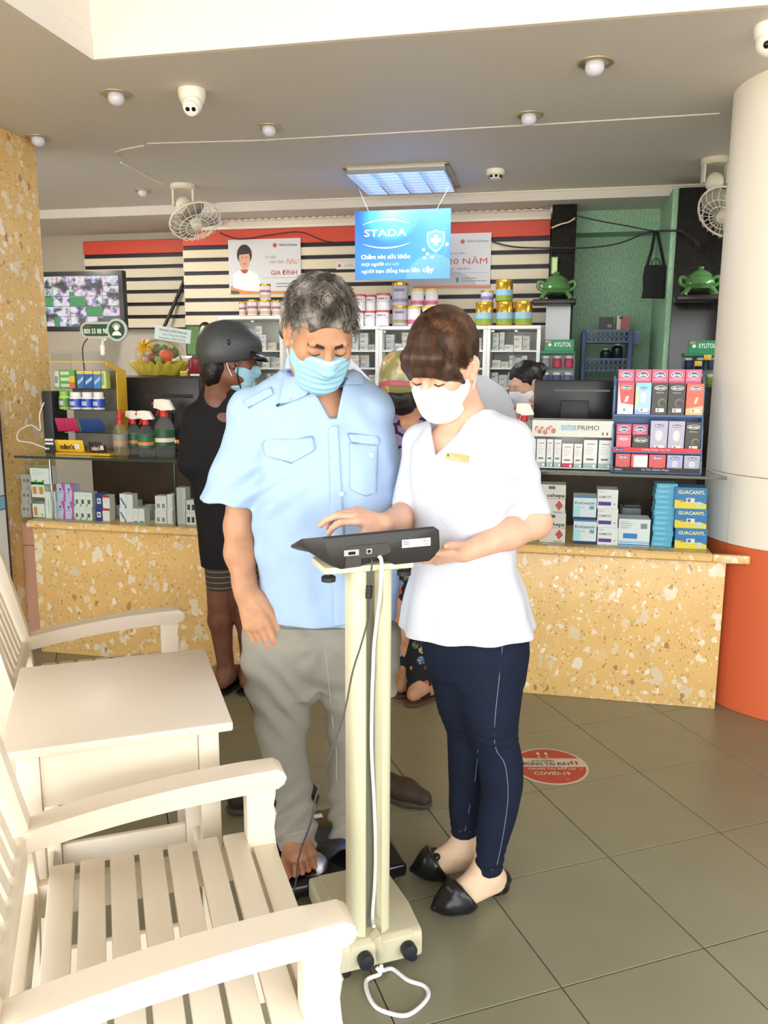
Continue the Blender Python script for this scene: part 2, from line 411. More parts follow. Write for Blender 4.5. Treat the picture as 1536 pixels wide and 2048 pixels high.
# floor: slab with single tiles laid on it
fl = struct('floor', MB().box(-6, 4, -2.5, 7.2, -.12, -.008), 'grout', label='olive grey tiled floor of the pharmacy', cat='floor')
g0 = Vector((0.1961, 2.2492, 0)); TS = .4
tile_mb = MB().rbox(.0014, TS-.0014, .0014, TS-.0014, -.012, 0, .0012, seg=1); tile_mb.sm = [False]*len(tile_mb.f); tile_me = tile_mb.mesh('tile'); tile_me.materials.append(MATS['floor_tile'])
for i in range(-9, 8):
    for j in range(-9, 9):
        p = g0 + TV_*TS*i + TU_*TS*j; c = p + TV_*TS/2 + TU_*TS/2
        if not (XL-.15 < c.x < 2.6 and -.1 < c.y < YC+.2): continue
        if Vector((c.x, c.y)).dot(Vector((-sin(YAW), cos(YAW)))) < .55: continue
        t = bpy.data.objects.new('tile', tile_me); COL.objects.link(t); t.parent = fl; t.location = p; t.rotation_euler = (0, 0, TA)
# pavement outside
struct('ground_outside', MB().box(-30, 30, -30, -2.5, -.2, -.02), mat('pavement', '#b9b2a2', rough=.8), label='pale pavement outside the shop front', cat='ground')

# ceiling
YF = pz(600, 90, ZC).y; XF = pz(181, 115, ZC).x
YS = pz(1000, 404, 2.44).y
c = MB(); zz_ = (ZC, 2.44)
c.quad((XF, YF, ZC), (XR+1.2, YF, ZC), (XR+1.2, YS, ZC), (XF, YS, ZC)); c.quad((-5.2, .6, ZC), (XF, .6, ZC), (XF, YS, ZC), (-5.2, YS, ZC))
c.quad((-5.2, YS, 2.44), (XR+1.2, YS, 2.44), (XR+1.2, YS, ZC), (-5.2, YS, ZC)); c.quad((-5.2, YS, 2.44), (XR+1.2, YS, 2.44), (XR+1.2, 7.0, 2.44), (-5.2, 7.0, 2.44)); c.box(-5.2, XR+1.2, YF, 7.0, ZC+.08, ZC+.1); c.box(-5.2, XF, .6, YF, ZC+.08, ZC+.1)
struct('ceiling', c, 'ceiling_paint', label='low grey painted shop ceiling with shallow steps', cat='ceiling')
f = MB(); f.box(XF, XR+1.2, YF-.02, YF, ZC, 3.45)
struct('wall_fascia', f, 'cream_paint', label='cream fascia above the step in the ceiling', cat='wall')
struct('wall_recess', MB().box(XF-.02, XF-.0005, .6, YF-.0205, ZC-.002, 3.45), 'ceiling_paint', label='grey side of the ceiling recess', cat='wall')
struct('ceiling_high_unseen', MB().box(-5.2, XR+1.2, -3.0, YF, 3.45, 3.5), mat('unseen_canopy_grey', '#7d766c', rough=.8), label='unseen high grey canopy ceiling over the shop entrance, extended to hold back sky light', cat='ceiling')  # out of view; reach and dark grey set to dim upward faces
# walls
struct('wall_left', MB().box(XL-.3, XL, 1.2, 3.83, 0, ZC-.001), 'terrazzo', label='yellow terrazzo clad side wall', cat='wall')
struct('wall_recess_left', MB().box(-5.2, -4.6, 3.4, 7.0, 0, 2.44), 'wall_shade', label='plain wall deep behind the security screen', cat='wall')
struct('wall_right', MB().box(XR, XR+.1, .8, 7.0, 0, ZC), 'wall_shade', label='right side wall behind the white column', cat='wall')
wb = struct('wall_back', MB().box(-5.2, XR+1.2, YB+.35, YB+.45, 0, 2.44), 'wall_shade', label='back wall with cream slat boards and a red band', cat='wall')
xs0 = pY(367, 500, YB).x; xs1 = pY(1100, 500, YB).x
# slat boards (each a part) : main bay and recessed left bay
def slats(x0, x1, Y, rows, depth):
    for z0, z1, mt in rows:
        b = MB().rbox(x0, x1, Y-.018, Y, z0, z1, .004, seg=1); obj('slat', b, mt, wb)
zt = lambda py, Y: pY(735, py, Y).z
G = [468, 493, 520, 549, 576, 607, 634]     # grooves (photo rows at the wall)
ztop = pY(735, 452, YB).z
z_ = [zt(p, YB) for p in [487, 512, 540, 568, 596, 624, 652]]
rows = [(z_[0]+.014, ztop, 'red_band')]
for a, b in zip(z_[:-1], z_[1:]): rows.append((b+.012, a-.014, 'slat_cream'))
slats(xs0, xs1, YB, rows, 0)
obj('backing', MB().box(xs0, xs1, YB+.0005, YB+.3, z_[-1]+.004, ztop), 'groove_dark', wb)
obj('lower_board', MB().box(xs0+.02, xs1, YB+.001, YB+.25, .02, z_[-1]), 'white_paint', wb)
x2 = pY(170, 520, YB+.3).x
slats(x2, xs0-.002, YB+.3, [(z+.0, w, m_) for z, w, m_ in rows], 0)
obj('backing', MB().box(x2, xs0-.001, YB+.301, YB+.34, z_[-1]+.004, ztop), 'groove_dark', wb)
# cornice
cr = MB(); zc0 = ztop; prof = [(0, 0), (-.02, .005), (-.025, .02), (-.045, .045), (-.07, .06), (-.075, .085), (-.09, .09), (-.09, 2.44-zc0), (0, 2.44-zc0)]
n = len(prof); vs = [(x, YB+p[0], zc0+p[1]) for x in (xs0, xs1) for p in prof]
cr.add(vs, [(i, (i+1) % n, n+(i+1) % n, n+i) for i in range(n)]+[list(range(n)), [n+i for i in range(n)][::-1]])
k = int((xs1-xs0)/.05)
for i in range(k): cr.box(xs0+i*.05+.008, xs0+i*.05+.036, YB-.082, YB-.05, zc0+.052, zc0+.07)
struct('trim_1', cr, 'trim_white', label='white dentil cornice over the red band', cat='trim')
# alcove on the right
xa0, xa1 = pY(1101, 520, 5.55).x, pY(1150, 520, 5.55).x
struct('wall_pier_left', MB().rbox(xa0, xa1, 5.55, 6.1, 0, 2.44, .004), 'black_granite', label='black polished granite pier beside the slat wall', cat='wall')
xb0, xb1 = pY(1345, 520, 5.2).x, XR-.002
struct('wall_pier_right', MB().rbox(xb0+.012, xb1, 5.19, 6.1, 0, 2.44, .004), 'black_granite', label='black polished granite pier behind the white column', cat='wall')
ag = MB(); ag.box(xa1, xb0+.01, 6.0, 6.06, 0, 2.439); ag.box(xb0-.02, xb0+.011, 5.2, 6.0, 0, 2.439); ag.box(xa1, xb0, 5.8, 6.0, 2.30, 2.439)
struct('wall_alcove', ag, 'green_plaster', label='green textured plaster alcove between black piers', cat='wall')
# ceiling ridges
def strip(name, pts, w, h, m, lab, z=ZC):
    b = MB(); b.tube([Vector((p.x, p.y, z-h*.3)) for p in pts], [(h, w)]*len(pts), 6, up=(0, 0, 1)); return struct(name, b, m, label=lab, cat='trim')
P_ = lambda l, z=ZC: [pz(x, y, z) for x, y in l]
strip('trim_2', P_([(1440, 226), (1100, 247), (768, 266), (520, 280), (295, 286)]), .004, .004, 'ceiling_paint', 'thin raised ridge across the grey ceiling')
strip('trim_3', P_([(288, 290), (268, 294), (245, 298), (232, 303), (236, 310), (252, 318)]), .006, .006, 'ceiling_paint', 'curled end of the ceiling ridge')
strip('trim_4', P_([(242, 324), (262, 334), (290, 350), (327, 368)]), .006, .006, 'trim_white', 'pale cable strip leading to the wall fan')
strip('trim_5', [Vector((x, YS-.006, 2.446)) for x in (pz(440, 425, 2.446).x, 0, XR)], .008, .008, 'trim_white', 'white edge of the step in the ceiling')
# column on the right
ccx, ccy, cr_ = 1.035, 3.70, .385
def ring(r, z0, z1): return MB().lathe([(r-.004, z0), (r, z0+.004), (r, z1-.004), (r-.004, z1)], 64, (ccx, ccy, 0))
co = thing('column', 'round column clad white above an orange painted base', 'column', (0, 0, 0)); co['kind'] = 'structure'
obj('base', ring(cr_, 0, .70), 'orange_paint', co)
obj('cladding', ring(cr_+.012, .70, .985), 'column_clad', co)
cl = MB(); cl.lathe([(cr_+.012, .988), (cr_+.012, ZC)], 64, (ccx, ccy, 0))
obj('cladding', cl, 'column_clad', co)
a0 = atan2(-ccy, -ccx)+.28
obj('seam', MB().box(-.002, .002, -.003, .003, .99, ZC), mat('seam', '#c7b78f', rough=.8), co, loc=(ccx+(cr_+.0125)*cos(a0), ccy+(cr_+.0125)*sin(a0), 0), rot=(0, 0, a0))

# ================================================================ the counter
ct = thing('display_counter', 'long shop counter of yellow terrazzo topped by a glass display case', 'counter', (0, 0, 0))
xc0 = pY(72, 1150, YC).x; xc1 = pY(1443, 1250, YC).x; zl0 = pY(1250, 1113, YC).z
mat('glass', '#eef5f0', rough=.02, trans=1, ior=1.1, spec=.35)
mat('glass_edge', '#1f3a33', rough=.1, spec=.6, alpha=.9)
mat('glass_clear', '#f4f8f6', rough=.02, trans=1, ior=1.06)
mat('chrome', '#c9c9c6', rough=.2, metal=1)
mat('dark_wood', '#3f2e22', rough=.5, vary=.3, vscale=10)
obj('front_panel', MB().rbox(xc0, xc1, YC, YC+.05, 0, zl0, .004), 'terrazzo', ct)
ZL = zl0+.035; XE = ccx-cr_-.02
lg = MB(); lg.M = Matrix.Translation((0, 0, zl0)); 
prof = [(YC+.5, 0), (YC-.03, 0), (YC-.04, .008), (YC-.04, .026), (YC-.03, .035), (YC+.5, .035)]
xl0 = max(pY(55, 1040, YC-.03).x, XL+.003); xl1 = pY(1500, 1118, YC-.03).x
n = len(prof); vs = [(x, p[0], p[1]) for x in (xl0, XE) for p in prof]
lg.add(vs, [(i, (i+1) % n, n+(i+1) % n, n+i) for i in range(n)]+[list(range(n)), [n+i for i in range(n)][::-1]])
obj('ledge', lg, 'terrazzo', ct)
obj('ledge_end', MB().rbox(XE, xl1, YC-.04, YC-.14+.14*.93, zl0, zl0+.035, .006), 'terrazzo', ct)
ZG = pY(700, 930, YC).z                     # glass top
gx0, gx1 = pY(31, 906, YC-.02).x, pY(1453, 955, YC-.02).x
gtm = MB(); gtm.M = Matrix.Translation((0, 0, ZG-.010)); gtm.prism([(gx0, YC-.03), (gx1, YC-.03), (gx1, YC-.005), (XE, YC+.1), (XE, YC+.5), (gx0, YC+.5)], .010); gt = obj('glass_top', gtm, 'glass', ct)
obj('glass_edge', MB().box(gx0, gx1, YC-.032, YC-.0305, ZG-.0105, ZG+.0005), 'glass_edge', ct)
px_ = [gx0+.03, pY(100, 960, YC).x, pY(348, 960, YC).x, pY(640, 960, YC).x, pY(900, 960, YC).x, XE+.06]
for a, b in zip(px_[:-1], px_[1:]):
    obj('glass_pane', MB().box(a+.003, b-.003, YC-.002, YC+.002, ZL, ZG-.0105), 'glass_clear', ct)
for x in px_[1:-1]:
    obj('post', MB().rbox(x-.004, x+.004, YC+.004, YC+.014, ZL, ZG-.0105, .002), 'chrome' if x == px_[1] else 'glass_edge', ct)
obj('back_board', MB().box(xl0+.05, XE, YC+.47, YC+.49, 0, ZG-.011), 'dark_wood', ct)
obj('end_panel', MB().box(max(pY(35, 1100, YC+.09).x, XL+.003), xc0+.02, YC+.08, YC+.1, 0, zl0), 'pink_board', ct)
obj('end_panel', MB().box(max(pY(35, 1100, YC+.09).x, XL+.003), xc0+.02, YC+.078, YC+.0795, .52, .523), 'grout', ct)
# ================================================================ chairs, table
mat('cream_wood', '#ebdfcb', rough=.38, vary=.03, vscale=6, bump=.06, bscale=20)
def chair(u0, lab, v0=0):
    """slatted armchair in the tile frame: faces +v, arms run along v at u0 and u0+.51"""
    t = thing('armchair', lab, 'chair', vu(v0, u0), TA, 'cream slatted armchairs'); Wd = .572; C = 'cream_wood'
    za, zs = .56, .40
    # arms: curved from the back stile to a rounded tip
    for y in (0, Wd-.062):
        top = []; 
        for i in range(15):
            s = i/14; x = -.185+s*.52; zz = za - .050*(1-s)**2.2 + (.0 if s < 1 else 0); top.append((x, zz))
        th = .046; pts = [(x, z-th) for x, z in top[:-1]]+[(.335-.018, za-th), (.335-.004, za-th*.8), (.335+.002, za-th*.5), (.335-.004, za-.009), (.335-.018, za)]+[(x, z) for x, z in top[:-2][::-1]]
        a = MB(); a.M = Matrix(((1, 0, 0, 0), (0, 0, -1, y+.062), (0, 1, 0, 0), (0, 0, 0, 1))); a.prism(pts, .062, bev=.0035); obj('arm', a, C, t)
        # front post with a turned wave
        yy = y+.008; xs = [(.0, .245), (.10, .245), (.20, .245), (.36, .250), (.44, .262), (.49, .248), (.515, .245)]
        prof = [(.322, 0), (.322, .30), (.318, .36), (.306, .40), (.304, .425), (.316, .455), (.304, .475), (.308, .50), (.318, .515)]
        pts = [(.25, 0)]+prof+[(.25, .515)]
        b = MB(); b.M = Matrix(((1, 0, 0, 0), (0, 0, -1, yy+.046), (0, 1, 0, 0), (0, 0, 0, 1))); b.prism(pts, .046, bev=.004); obj('leg', b, C, t)
        # back stile, leaning
        st = MB(); st.M = Matrix(((1, 0, 0, 0), (0, 0, -1, yy+.046), (0, 1, 0, 0), (0, 0, 0, 1)))
        st.prism([(-.23, 0), (-.18, 0), (-.165, .36), (-.175, .52), (-.235, .78), (-.285, .93), (-.325, .92), (-.28, .76), (-.225, .52), (-.215, .36)], .046, bev=.004); obj('leg', st, C, t)
    for x0, z0, z1 in ((.255, .30, .375), (-.20, .30, .375)):
        obj('seat_rail', MB().rbox(x0, x0+.03, .05, Wd-.05, z0, z1, .003), C, t)
    for y in (.02, Wd-.045): obj('side_rail', MB().rbox(-.17, .25, y, y+.025, .31, .382, .003), C, t)
    for i in range(8):
        x = -.145+i*.058
        obj('seat_slat', MB().rbox(x, x+.048, .008, Wd-.008, zs-.018, zs-(0 if i < 7 else .012), .004), C, t)
    # backrest: rails and vertical slats
    def back(s, zz): return -.2-.12*((zz-.5)/.42)
    for za_, zb_ in ((.44, .50), (.83, .91)):
        b = MB(); b.M = Matrix.Translation((0, .054, 0)); x = back(0, (za_+zb_)/2); b.rbox(x-.012, x+.012, 0, Wd-.108, za_, zb_, .004); obj('back_rail', b, C, t)
    for i in range(7):
        y = .075+i*.062; b = MB(); b.add([(back(0, z)+dx, y+dy, z) for z in (.49, .84) for dx, dy in ((-.007, 0), (.007, 0), (.007, .04), (-.007, .04))], [(0, 3, 2, 1), (4, 5, 6, 7), (0, 1, 5, 4), (1, 2, 6, 5), (2, 3, 7, 6), (3, 0, 4, 7)]); obj('back_slat', b, C, t)
    return t
chair(1.075, 'cream wooden slatted armchair in front of the small square table')
chair(2.322, 'cream wooden slatted armchair behind the small square table by the counter', -.09)
tb = thing('side_table', 'cream wooden square side table standing between the two armchairs', 'table', vu(-.235, 1.72), TA)
Lx, Ly, zt_ = .48, .515, .62
obj('tabletop', MB().rbox(0, Lx, 0, Ly, zt_-.022, zt_, .005), mat('table_paint', '#e9dcc8', rough=.35, vary=.04, vscale=5), tb)
for x in (.03, Lx-.075):
    for y in (.02, Ly-.065): obj('leg', MB().rbox(x, x+.045, y, y+.045, 0, zt_-.0225, .003), 'cream_wood', tb)
for y in (.028, Ly-.05): obj('apron', MB().rbox(.0755, Lx-.0755, y, y+.022, zt_-.15, zt_-.0225, .003), 'cream_wood', tb); obj('stretcher', MB().rbox(.0755, Lx-.0755, y+.003, y+.02, .05, .12, .003), 'cream_wood', tb)
for x in (.038, Lx-.06): obj('apron', MB().rbox(x, x+.022, .0655, Ly-.0655, zt_-.15, zt_-.0225, .003), 'cream_wood', tb); obj('stretcher', MB().rbox(x+.003, x+.02, .0655, Ly-.0655, .05, .12, .003), 'cream_wood', tb)

# ================================================================ body composition scale
mat('scale_beige', '#cfc9ab', rough=.42, bump=.08, bscale=300)
mat('scale_pole', '#d8d4b4', rough=.35)
mat('black_plastic', '#2b2927', rough=.42, bump=.05, bscale=200)
mat('black_gloss', '#141317', rough=.12)
mat('knob_black', '#202228', rough=.5)
mat('cable_white', '#e9e9ec', rough=.4); mat('cable_grey', '#4a4a48', rough=.5)
sv0, sv1, su0 = .455, .662, 1.60
scx = (sv0+sv1)/2
sc_ = thing('body_scale', 'beige column body scale with black console and black platform', 'scale', vu(scx, su0), TA)
S_ = lambda n_, b, m, p=None: obj(n_, b, m, p or sc_)
hw = (sv1-sv0)/2
# foot of the column
b = MB(); b.M = Matrix(((0, 0, 1, -hw), (1, 0, 0, 0), (0, 1, 0, 0), (0, 0, 0, 1)))
base = S_('base', None or (lambda q: (q.prism([(0, .018), (.30, .018), (.30, .075), (.10, .092), (.012, .088), (0, .078)], 2*hw, bev=.008), q)[1])(b), 'scale_beige')
b = MB(); b.M = Matrix(((0, 0, 1, -hw+.026), (1, 0, 0, 0), (0, 1, 0, 0), (0, 0, 0, 1))); b.prism([(-.0015, .03), (.298, .03), (.298, .0765), (.10, .0935), (.011, .0895), (-.0015, .079)], 2*hw-.052, bev=.003)
S_('base_cover', b, 'scale_beige')
for x in (-.045, .062):
    k_ = MB()
    for i in range(1):
        pts = [(.019*cos(a)*(1 if j % 2 else .93), .019*sin(a)*(1 if j % 2 else .93)) for j, a in enumerate([2*pi*q/16 for q in range(16)])]
        k_.M = Matrix(((1, 0, 0, x), (0, 0, -1, -.002), (0, 1, 0, .052), (0, 0, 0, 1))); k_.prism(pts, .022, bev=.002)
    S_('knob', k_, 'knob_black')
for x in (-hw+.02, hw-.02):
    for y in (.02, .28): S_('foot', MB().lathe([(.012, 0), (.013, .004), (.011, .018)], 14, (x, y, 0)), 'knob_black')
# pole: oval extrusion with a slot facing the viewer
ZP = .968; pr, pdp, pcx = .0485, .046, -.016
outer = []
for i in range(41):
    a = -pi/2+.24+(2*pi-.48)*i/40; ex = .62
    outer.append((pcx+pr*math.copysign(abs(cos(a))**ex, cos(a)), .062+pdp*math.copysign(abs(sin(a))**ex, sin(a))))
poly = outer+[(pcx-.009, .045), (pcx+.009, .045)]
b = MB(); b.M = Matrix.Translation((0, 0, .088)); b.prism(poly, ZP-.088); S_('pole', b, 'scale_pole')
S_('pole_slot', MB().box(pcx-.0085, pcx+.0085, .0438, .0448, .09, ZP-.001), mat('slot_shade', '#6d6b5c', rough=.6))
b = MB(); b.tube([(-.016, .02, .0965), (-.014, -.004, .0945), (-.013, -.0075, .08), (-.013, -.006, .062), (-.013, -.0035, .034)], [(.0012, .012)]*5, 8, up=(0, -1, 0)); S_('cable_strap', b, 'scale_beige')
# console, its back turned to the viewer
sM = sc_.matrix_basis.copy(); sM = Matrix.Translation(sc_.location) @ Matrix.Rotation(TA, 4, 'Z'); sI = sM.inverted()
def pu(x, y, u):
    """pixel stopped by the plane u (scale frame)"""
    d = ray(x, y); o_ = sI @ CAM; dd = sI.to_3x3() @ d; return o_ + dd*((u-o_.y)/dd.y)
ub, uf = .012, .13
back = [(647, 1073), (868, 1052), (879, 1060), (880.6, 1098), (869, 1114), (859, 1123), (790, 1130), (762, 1117), (722, 1132), (683, 1139.5), (662, 1132)]
Bp = [pu(x, y, ub) for x, y in back]
lt = [pu(602, 1077, ub+.055), pu(602, 1091, ub+.055), pu(615, 1102, ub+.05)]
zb = min(p.z for p in Bp)
far = [Vector((p.x, ub+.16, zb+(p.z-zb)*.30)) for p in Bp]
ltf = [Vector((p.x, ub+.16, zb+(p.z-zb)*.42)) for p in lt]
bm = bmesh.new(); A_ = [bm.verts.new(p) for p in Bp]; C_ = [bm.verts.new(p) for p in far]; L_ = [bm.verts.new(p) for p in lt]; Lf = [bm.verts.new(p) for p in ltf]
bm.faces.new(A_); n = len(A_)
for i in range(n-1): bm.faces.new((A_[i+1], A_[i], C_[i], C_[i+1]))
bm.faces.new((A_[0], A_[-1], L_[2], L_[1], L_[0])); bm.faces.new((A_[0], L_[0], Lf[0], C_[0])); bm.faces.new((L_[0], L_[1], Lf[1], Lf[0])); bm.faces.new((L_[1], L_[2], Lf[2], Lf[1])); bm.faces.new((L_[2], A_[-1], C_[-1], Lf[2]))
bm.faces.new([C_[i] for i in range(n-1, -1, -1)]+[Lf[2], Lf[1], Lf[0]][::1])
bmesh.ops.recalc_face_normals(bm, faces=bm.faces); con = MB(); con.bev(bm, .003, 2); cons = S_('console', con, 'black_plastic')
def plate(pts, u, th, m, nm, par):
    q = [pu(x, y, u) for x, y in pts]; b = MB(); n = len(q); vs = [tuple(p) for p in q]+[(p.x, p.y+th, p.z) for p in q]
    b.add(vs, [list(range(n)), [n+i for i in range(n)][::-1]]+[(i, (i+1) % n, n+(i+1) % n, n+i) for i in range(n)]); return S_(nm, b, m, par)
plate([(694, 1097), (700, 1093), (774, 1086), (780, 1091), (782, 1104), (762, 1113), (722, 1117), (722, 1133), (690, 1137)], ub-.003, .004, mat('port_panel', '#3a3836', rough=.45), 'port_panel', cons)
plate([(647, 1075), (866, 1054), (866, 1057), (647, 1078)], ub-.0012, .002, mat('seam_black', '#0d0d0d', rough=.5), 'seam', cons)
def portxy(x0, y0, x1, y1, m, nm, d): plate([(x0, y0), (x1, y0-(x1-x0)*.08), (x1, y1-(x1-x0)*.08), (x0, y1)], ub-d, .003, m, nm, cons)
portxy(688, 1101, 718, 1113, 'chrome', 'serial_port', .0045); portxy(697, 1104, 711, 1110, 'black_gloss', 'serial_socket', .0055)
portxy(733, 1098, 744, 1108, 'chrome', 'usb_port', .0045); portxy(735.5, 1100, 741.5, 1106, 'black_gloss', 'usb_socket', .0055)
q0, q1 = pu(804, 1080, ub-.0008), pu(861, 1075, ub-.0008); q2 = pu(804, 1096, ub-.0008)
st = MB(); wl = (q1-q0).length; hl = (q0-q2).length
ang = atan2(q1.z-q0.z, q1.x-q0.x); st.M = Matrix.Translation(q2) @ Matrix.Rotation(-ang, 4, 'Y')
st.box(0, wl, -.0006, 0, 0, hl, 0)
for i, (x, z, w_) in enumerate([(.003, .013, .012), (.003, .010, .016), (.003, .007, .014), (wl-.018, .013, .006), (wl-.018, .010, .015)]): st.box(x, x+w_, -.0008, -.0005, z, z+.0012, 1)
put_text(st, 'TANITA', wl-.017, .003, .003, 1, -.0008, .04)
S_('rating_sticker', st, [mat('sticker_white', '#ecebe6', rough=.4), mat('ink_black', '#191919', rough=.6)], cons)
tp = [pu(648, 1141, ub+.01), pu(826, 1124, ub+.01)]
S_('console_bracket', MB().rbox(tp[0].x, tp[1].x, ub+.004, ub+.12, ZP, min(tp[0].z, ZP+.012)+.006, .004), 'scale_pole')
for x in (tp[0].x+.012, tp[1].x-.018):
    k_ = MB(); k_.lathe([(.006, 0), (.016, .003), (.016, .012), (.012, .015), (.005, .015), (.005, .022)], 10, (x, ub+.018, ZP-.02)); S_('knob', k_, 'knob_black')
# platform the customer stands on
PV0, PV1, PU0, PU1 = .385-scx, .735-scx, 1.895-su0, 2.245-su0
S_('platform', MB().rbox(PV0, PV1, PU0, PU1, .018, .06, .012, seg=3), 'black_gloss')
pl = [o for o in sc_.children if o.name.startswith('platform')][0]
for x in (PV0+.04, PV1-.04):
    for y in (PU0+.04, PU1-.04): S_('foot', MB().lathe([(.016, 0), (.018, .004), (.015, .018)], 14, (x, y, 0)), 'knob_black')
mat('steel_pad', '#8a8784', rough=.25, metal=1)
for x in (PV0+.095, PV1-.095):
    for y, ry in ((PU0+.085, .062), (PU1-.07, .045)):
        b = MB(); b.lathe([(1, 0), (1, .0012), (.96, .0018)], 40); b.v = [Vector((v.x*.048+x, v.y*ry+y, v.z+.0602)) for v in b.v]; S_('foot_pad', b, 'steel_pad')
b = MB(); b.rbox(PV0+.14, PV0+.19, PU1-.05, PU1-.028, .0602, .0608, .0003, seg=1); S_('sticker', b, 'sticker_white')
# cables
def bez(pts, n=8):
    """Catmull-Rom through pts"""
    pts = [Vector(p) for p in pts]; out = []
    for i in range(len(pts)-1):
        p0 = pts[max(i-1, 0)]; p1 = pts[i]; p2 = pts[i+1]; p3 = pts[min(i+2, len(pts)-1)]
        for k in range(n):
            t = k/n; out.append(.5*((2*p1)+(p2-p0)*t+(2*p0-5*p1+4*p2-p3)*t*t+(3*p1-p0-3*p2+p3)*t**3))
    return out+[pts[-1]]
wc = [pu(757, 1112, ub-.004), pu(763, 1125, ub-.008), pu(760, 1190, .006), pu(755, 1230, .026), pu(748, 1290, .034), pu(746, 1340, .034), pu(744, 1390, .036), pu(743, 1500, .036), pu(748, 1600, .036), pu(751, 1700, .036), pu(749, 1770, .036), pu(745, 1830, .03), pu(748, 1853, .0)]
b = MB(); b.tube(bez(wc), .0042, 8); S_('power_cable', b, 'cable_white')
def fz(x, y): return sI @ pz(x, y, .005)
lp = [Vector((-.006, -.010, .028)), Vector((-.004, -.018, .02)), fz(785, 1938), fz(815, 1960), fz(848, 1972), fz(857, 1990), fz(842, 2012), fz(815, 2030), fz(785, 2028), fz(752, 2014), fz(735, 1985), fz(734, 1960), Vector((-.012, -.02, .014)), Vector((-.018, -.012, .026))]
b = MB(); b.tube(bez(lp), .0048, 8); S_('cable_loop', b, 'cable_white')
gc = [pu(742, 1118, ub-.004), pu(744, 1128, ub-.012), pu(740, 1160, .0), pu(737, 1195, .0), pu(735, 1240, .004), pu(722, 1290, .0), pu(705, 1345, -.01), pu(690, 1420, -.02), pu(672, 1475, -.03), pu(650, 1540, -.03), pu(630, 1600, -.02), pu(622, 1645, .0), pu(605, 1690, .06), pu(596, 1725, .1), pu(592, 1760, .18), pu(585, 1792, .25), pu(560, 1830, .2)]
b = MB(); b.tube(bez(gc), .0021, 6); S_('data_cable', b, 'cable_grey')
b = MB(); p0, p1 = pu(739, 1172, .0), pu(737, 1197, .0)
for i in range(6): a, c = p0.lerp(p1, i/6), p0.lerp(p1, (i+.7)/6); b.cyl(a, c, .0075, n=12)
b.cyl(p0, p1, .0062, n=12); S_('ferrite', b, 'knob_black')
# ================================================================ people
fh = np.array([-sin(YAW), cos(YAW)]); rh = np.array([cos(YAW), sin(YAW)])
def cpt(px, py, D):
    """pixel at the standing distance D -> (right, away, up) in the frame people are modelled in"""
    d = ray(px, py); t = D/(d.x*fh[0]+d.y*fh[1]); return np.array([(d.x*rh[0]+d.y*rh[1])*t, D, HC+d.z*t])
def skin(name, col, col2, rough=.5):
    m = mat(name, col, rough=rough, sss=.12); nt, N, L, B = nodes(m); tc = N('ShaderNodeTexCoord'); n1 = N('ShaderNodeTexNoise', i_Scale=22.0, i_Detail=4.0); L(tc.outputs['Object'], n1.inputs['Vector'])
    r = ramp(N, [(.35, col), (.65, col2)]); L(n1.outputs[0], r.inputs[0]); at = N('ShaderNodeAttribute', attribute_name='tint')
    mx = N('ShaderNodeMix', data_type='RGBA', blend_type='MULTIPLY'); mx.inputs[0].default_value = 1; L(r.outputs[0], mx.inputs[6]); L(at.outputs['Color'], mx.inputs[7]); L(mx.outputs[2], B.inputs['Base Color'])
    n2 = N('ShaderNodeTexNoise', i_Scale=260.0, i_Detail=3.0); L(tc.outputs['Object'], n2.inputs['Vector']); bp = N('ShaderNodeBump'); bp.inputs['Strength'].default_value = .15; bp.inputs['Distance'].default_value = .001; L(n2.outputs[0], bp.inputs['Height']); L(bp.outputs[0], B.inputs['Normal'])
    return m
def fabric(name, col, weave=900, bump=.2, rough=.8, vary=.05):
    m = mat(name, col, rough=rough, spec=.2); nt, N, L, B = nodes(m); tc = N('ShaderNodeTexCoord'); n = N('ShaderNodeTexNoise', i_Scale=float(weave), i_Detail=2.0); L(tc.outputs['Object'], n.inputs['Vector'])
    n2 = N('ShaderNodeTexNoise', i_Scale=14.0, i_Detail=3.0); L(tc.outputs['Object'], n2.inputs['Vector']); c = lin(col)
    mx = N('ShaderNodeMix', data_type='RGBA'); mx.inputs[6].default_value = tuple(x*(1-vary) for x in c[:3])+(1,); mx.inputs[7].default_value = tuple(min(1, x*(1+vary)) for x in c[:3])+(1,); L(n2.outputs[0], mx.inputs[0]); L(mx.outputs[2], B.inputs['Base Color'])
    bp = N('ShaderNodeBump'); bp.inputs['Strength'].default_value = bump; bp.inputs['Distance'].default_value = .0006; L(n.outputs[0], bp.inputs['Height']); L(bp.outputs[0], B.inputs['Normal']); return m
def hairmat(name, stops, sx=(90, 90, 6), rough=.45):
    m = mat(name, stops[0][1], rough=rough, spec=.4); nt, N, L, B = nodes(m); tc = N('ShaderNodeTexCoord'); mp = N('ShaderNodeMapping'); mp.inputs['Scale'].default_value = sx; L(tc.outputs['Object'], mp.inputs[0])
    n = N('ShaderNodeTexNoise', i_Scale=1.0, i_Detail=4.0); L(mp.outputs[0], n.inputs['Vector']); r = ramp(N, stops); L(n.outputs[0], r.inputs[0]); L(r.outputs[0], B.inputs['Base Color'])
    bp = N('ShaderNodeBump'); bp.inputs['Strength'].default_value = .5; bp.inputs['Distance'].default_value = .002; L(n.outputs[0], bp.inputs['Height']); L(bp.outputs[0], B.inputs['Normal']); return m
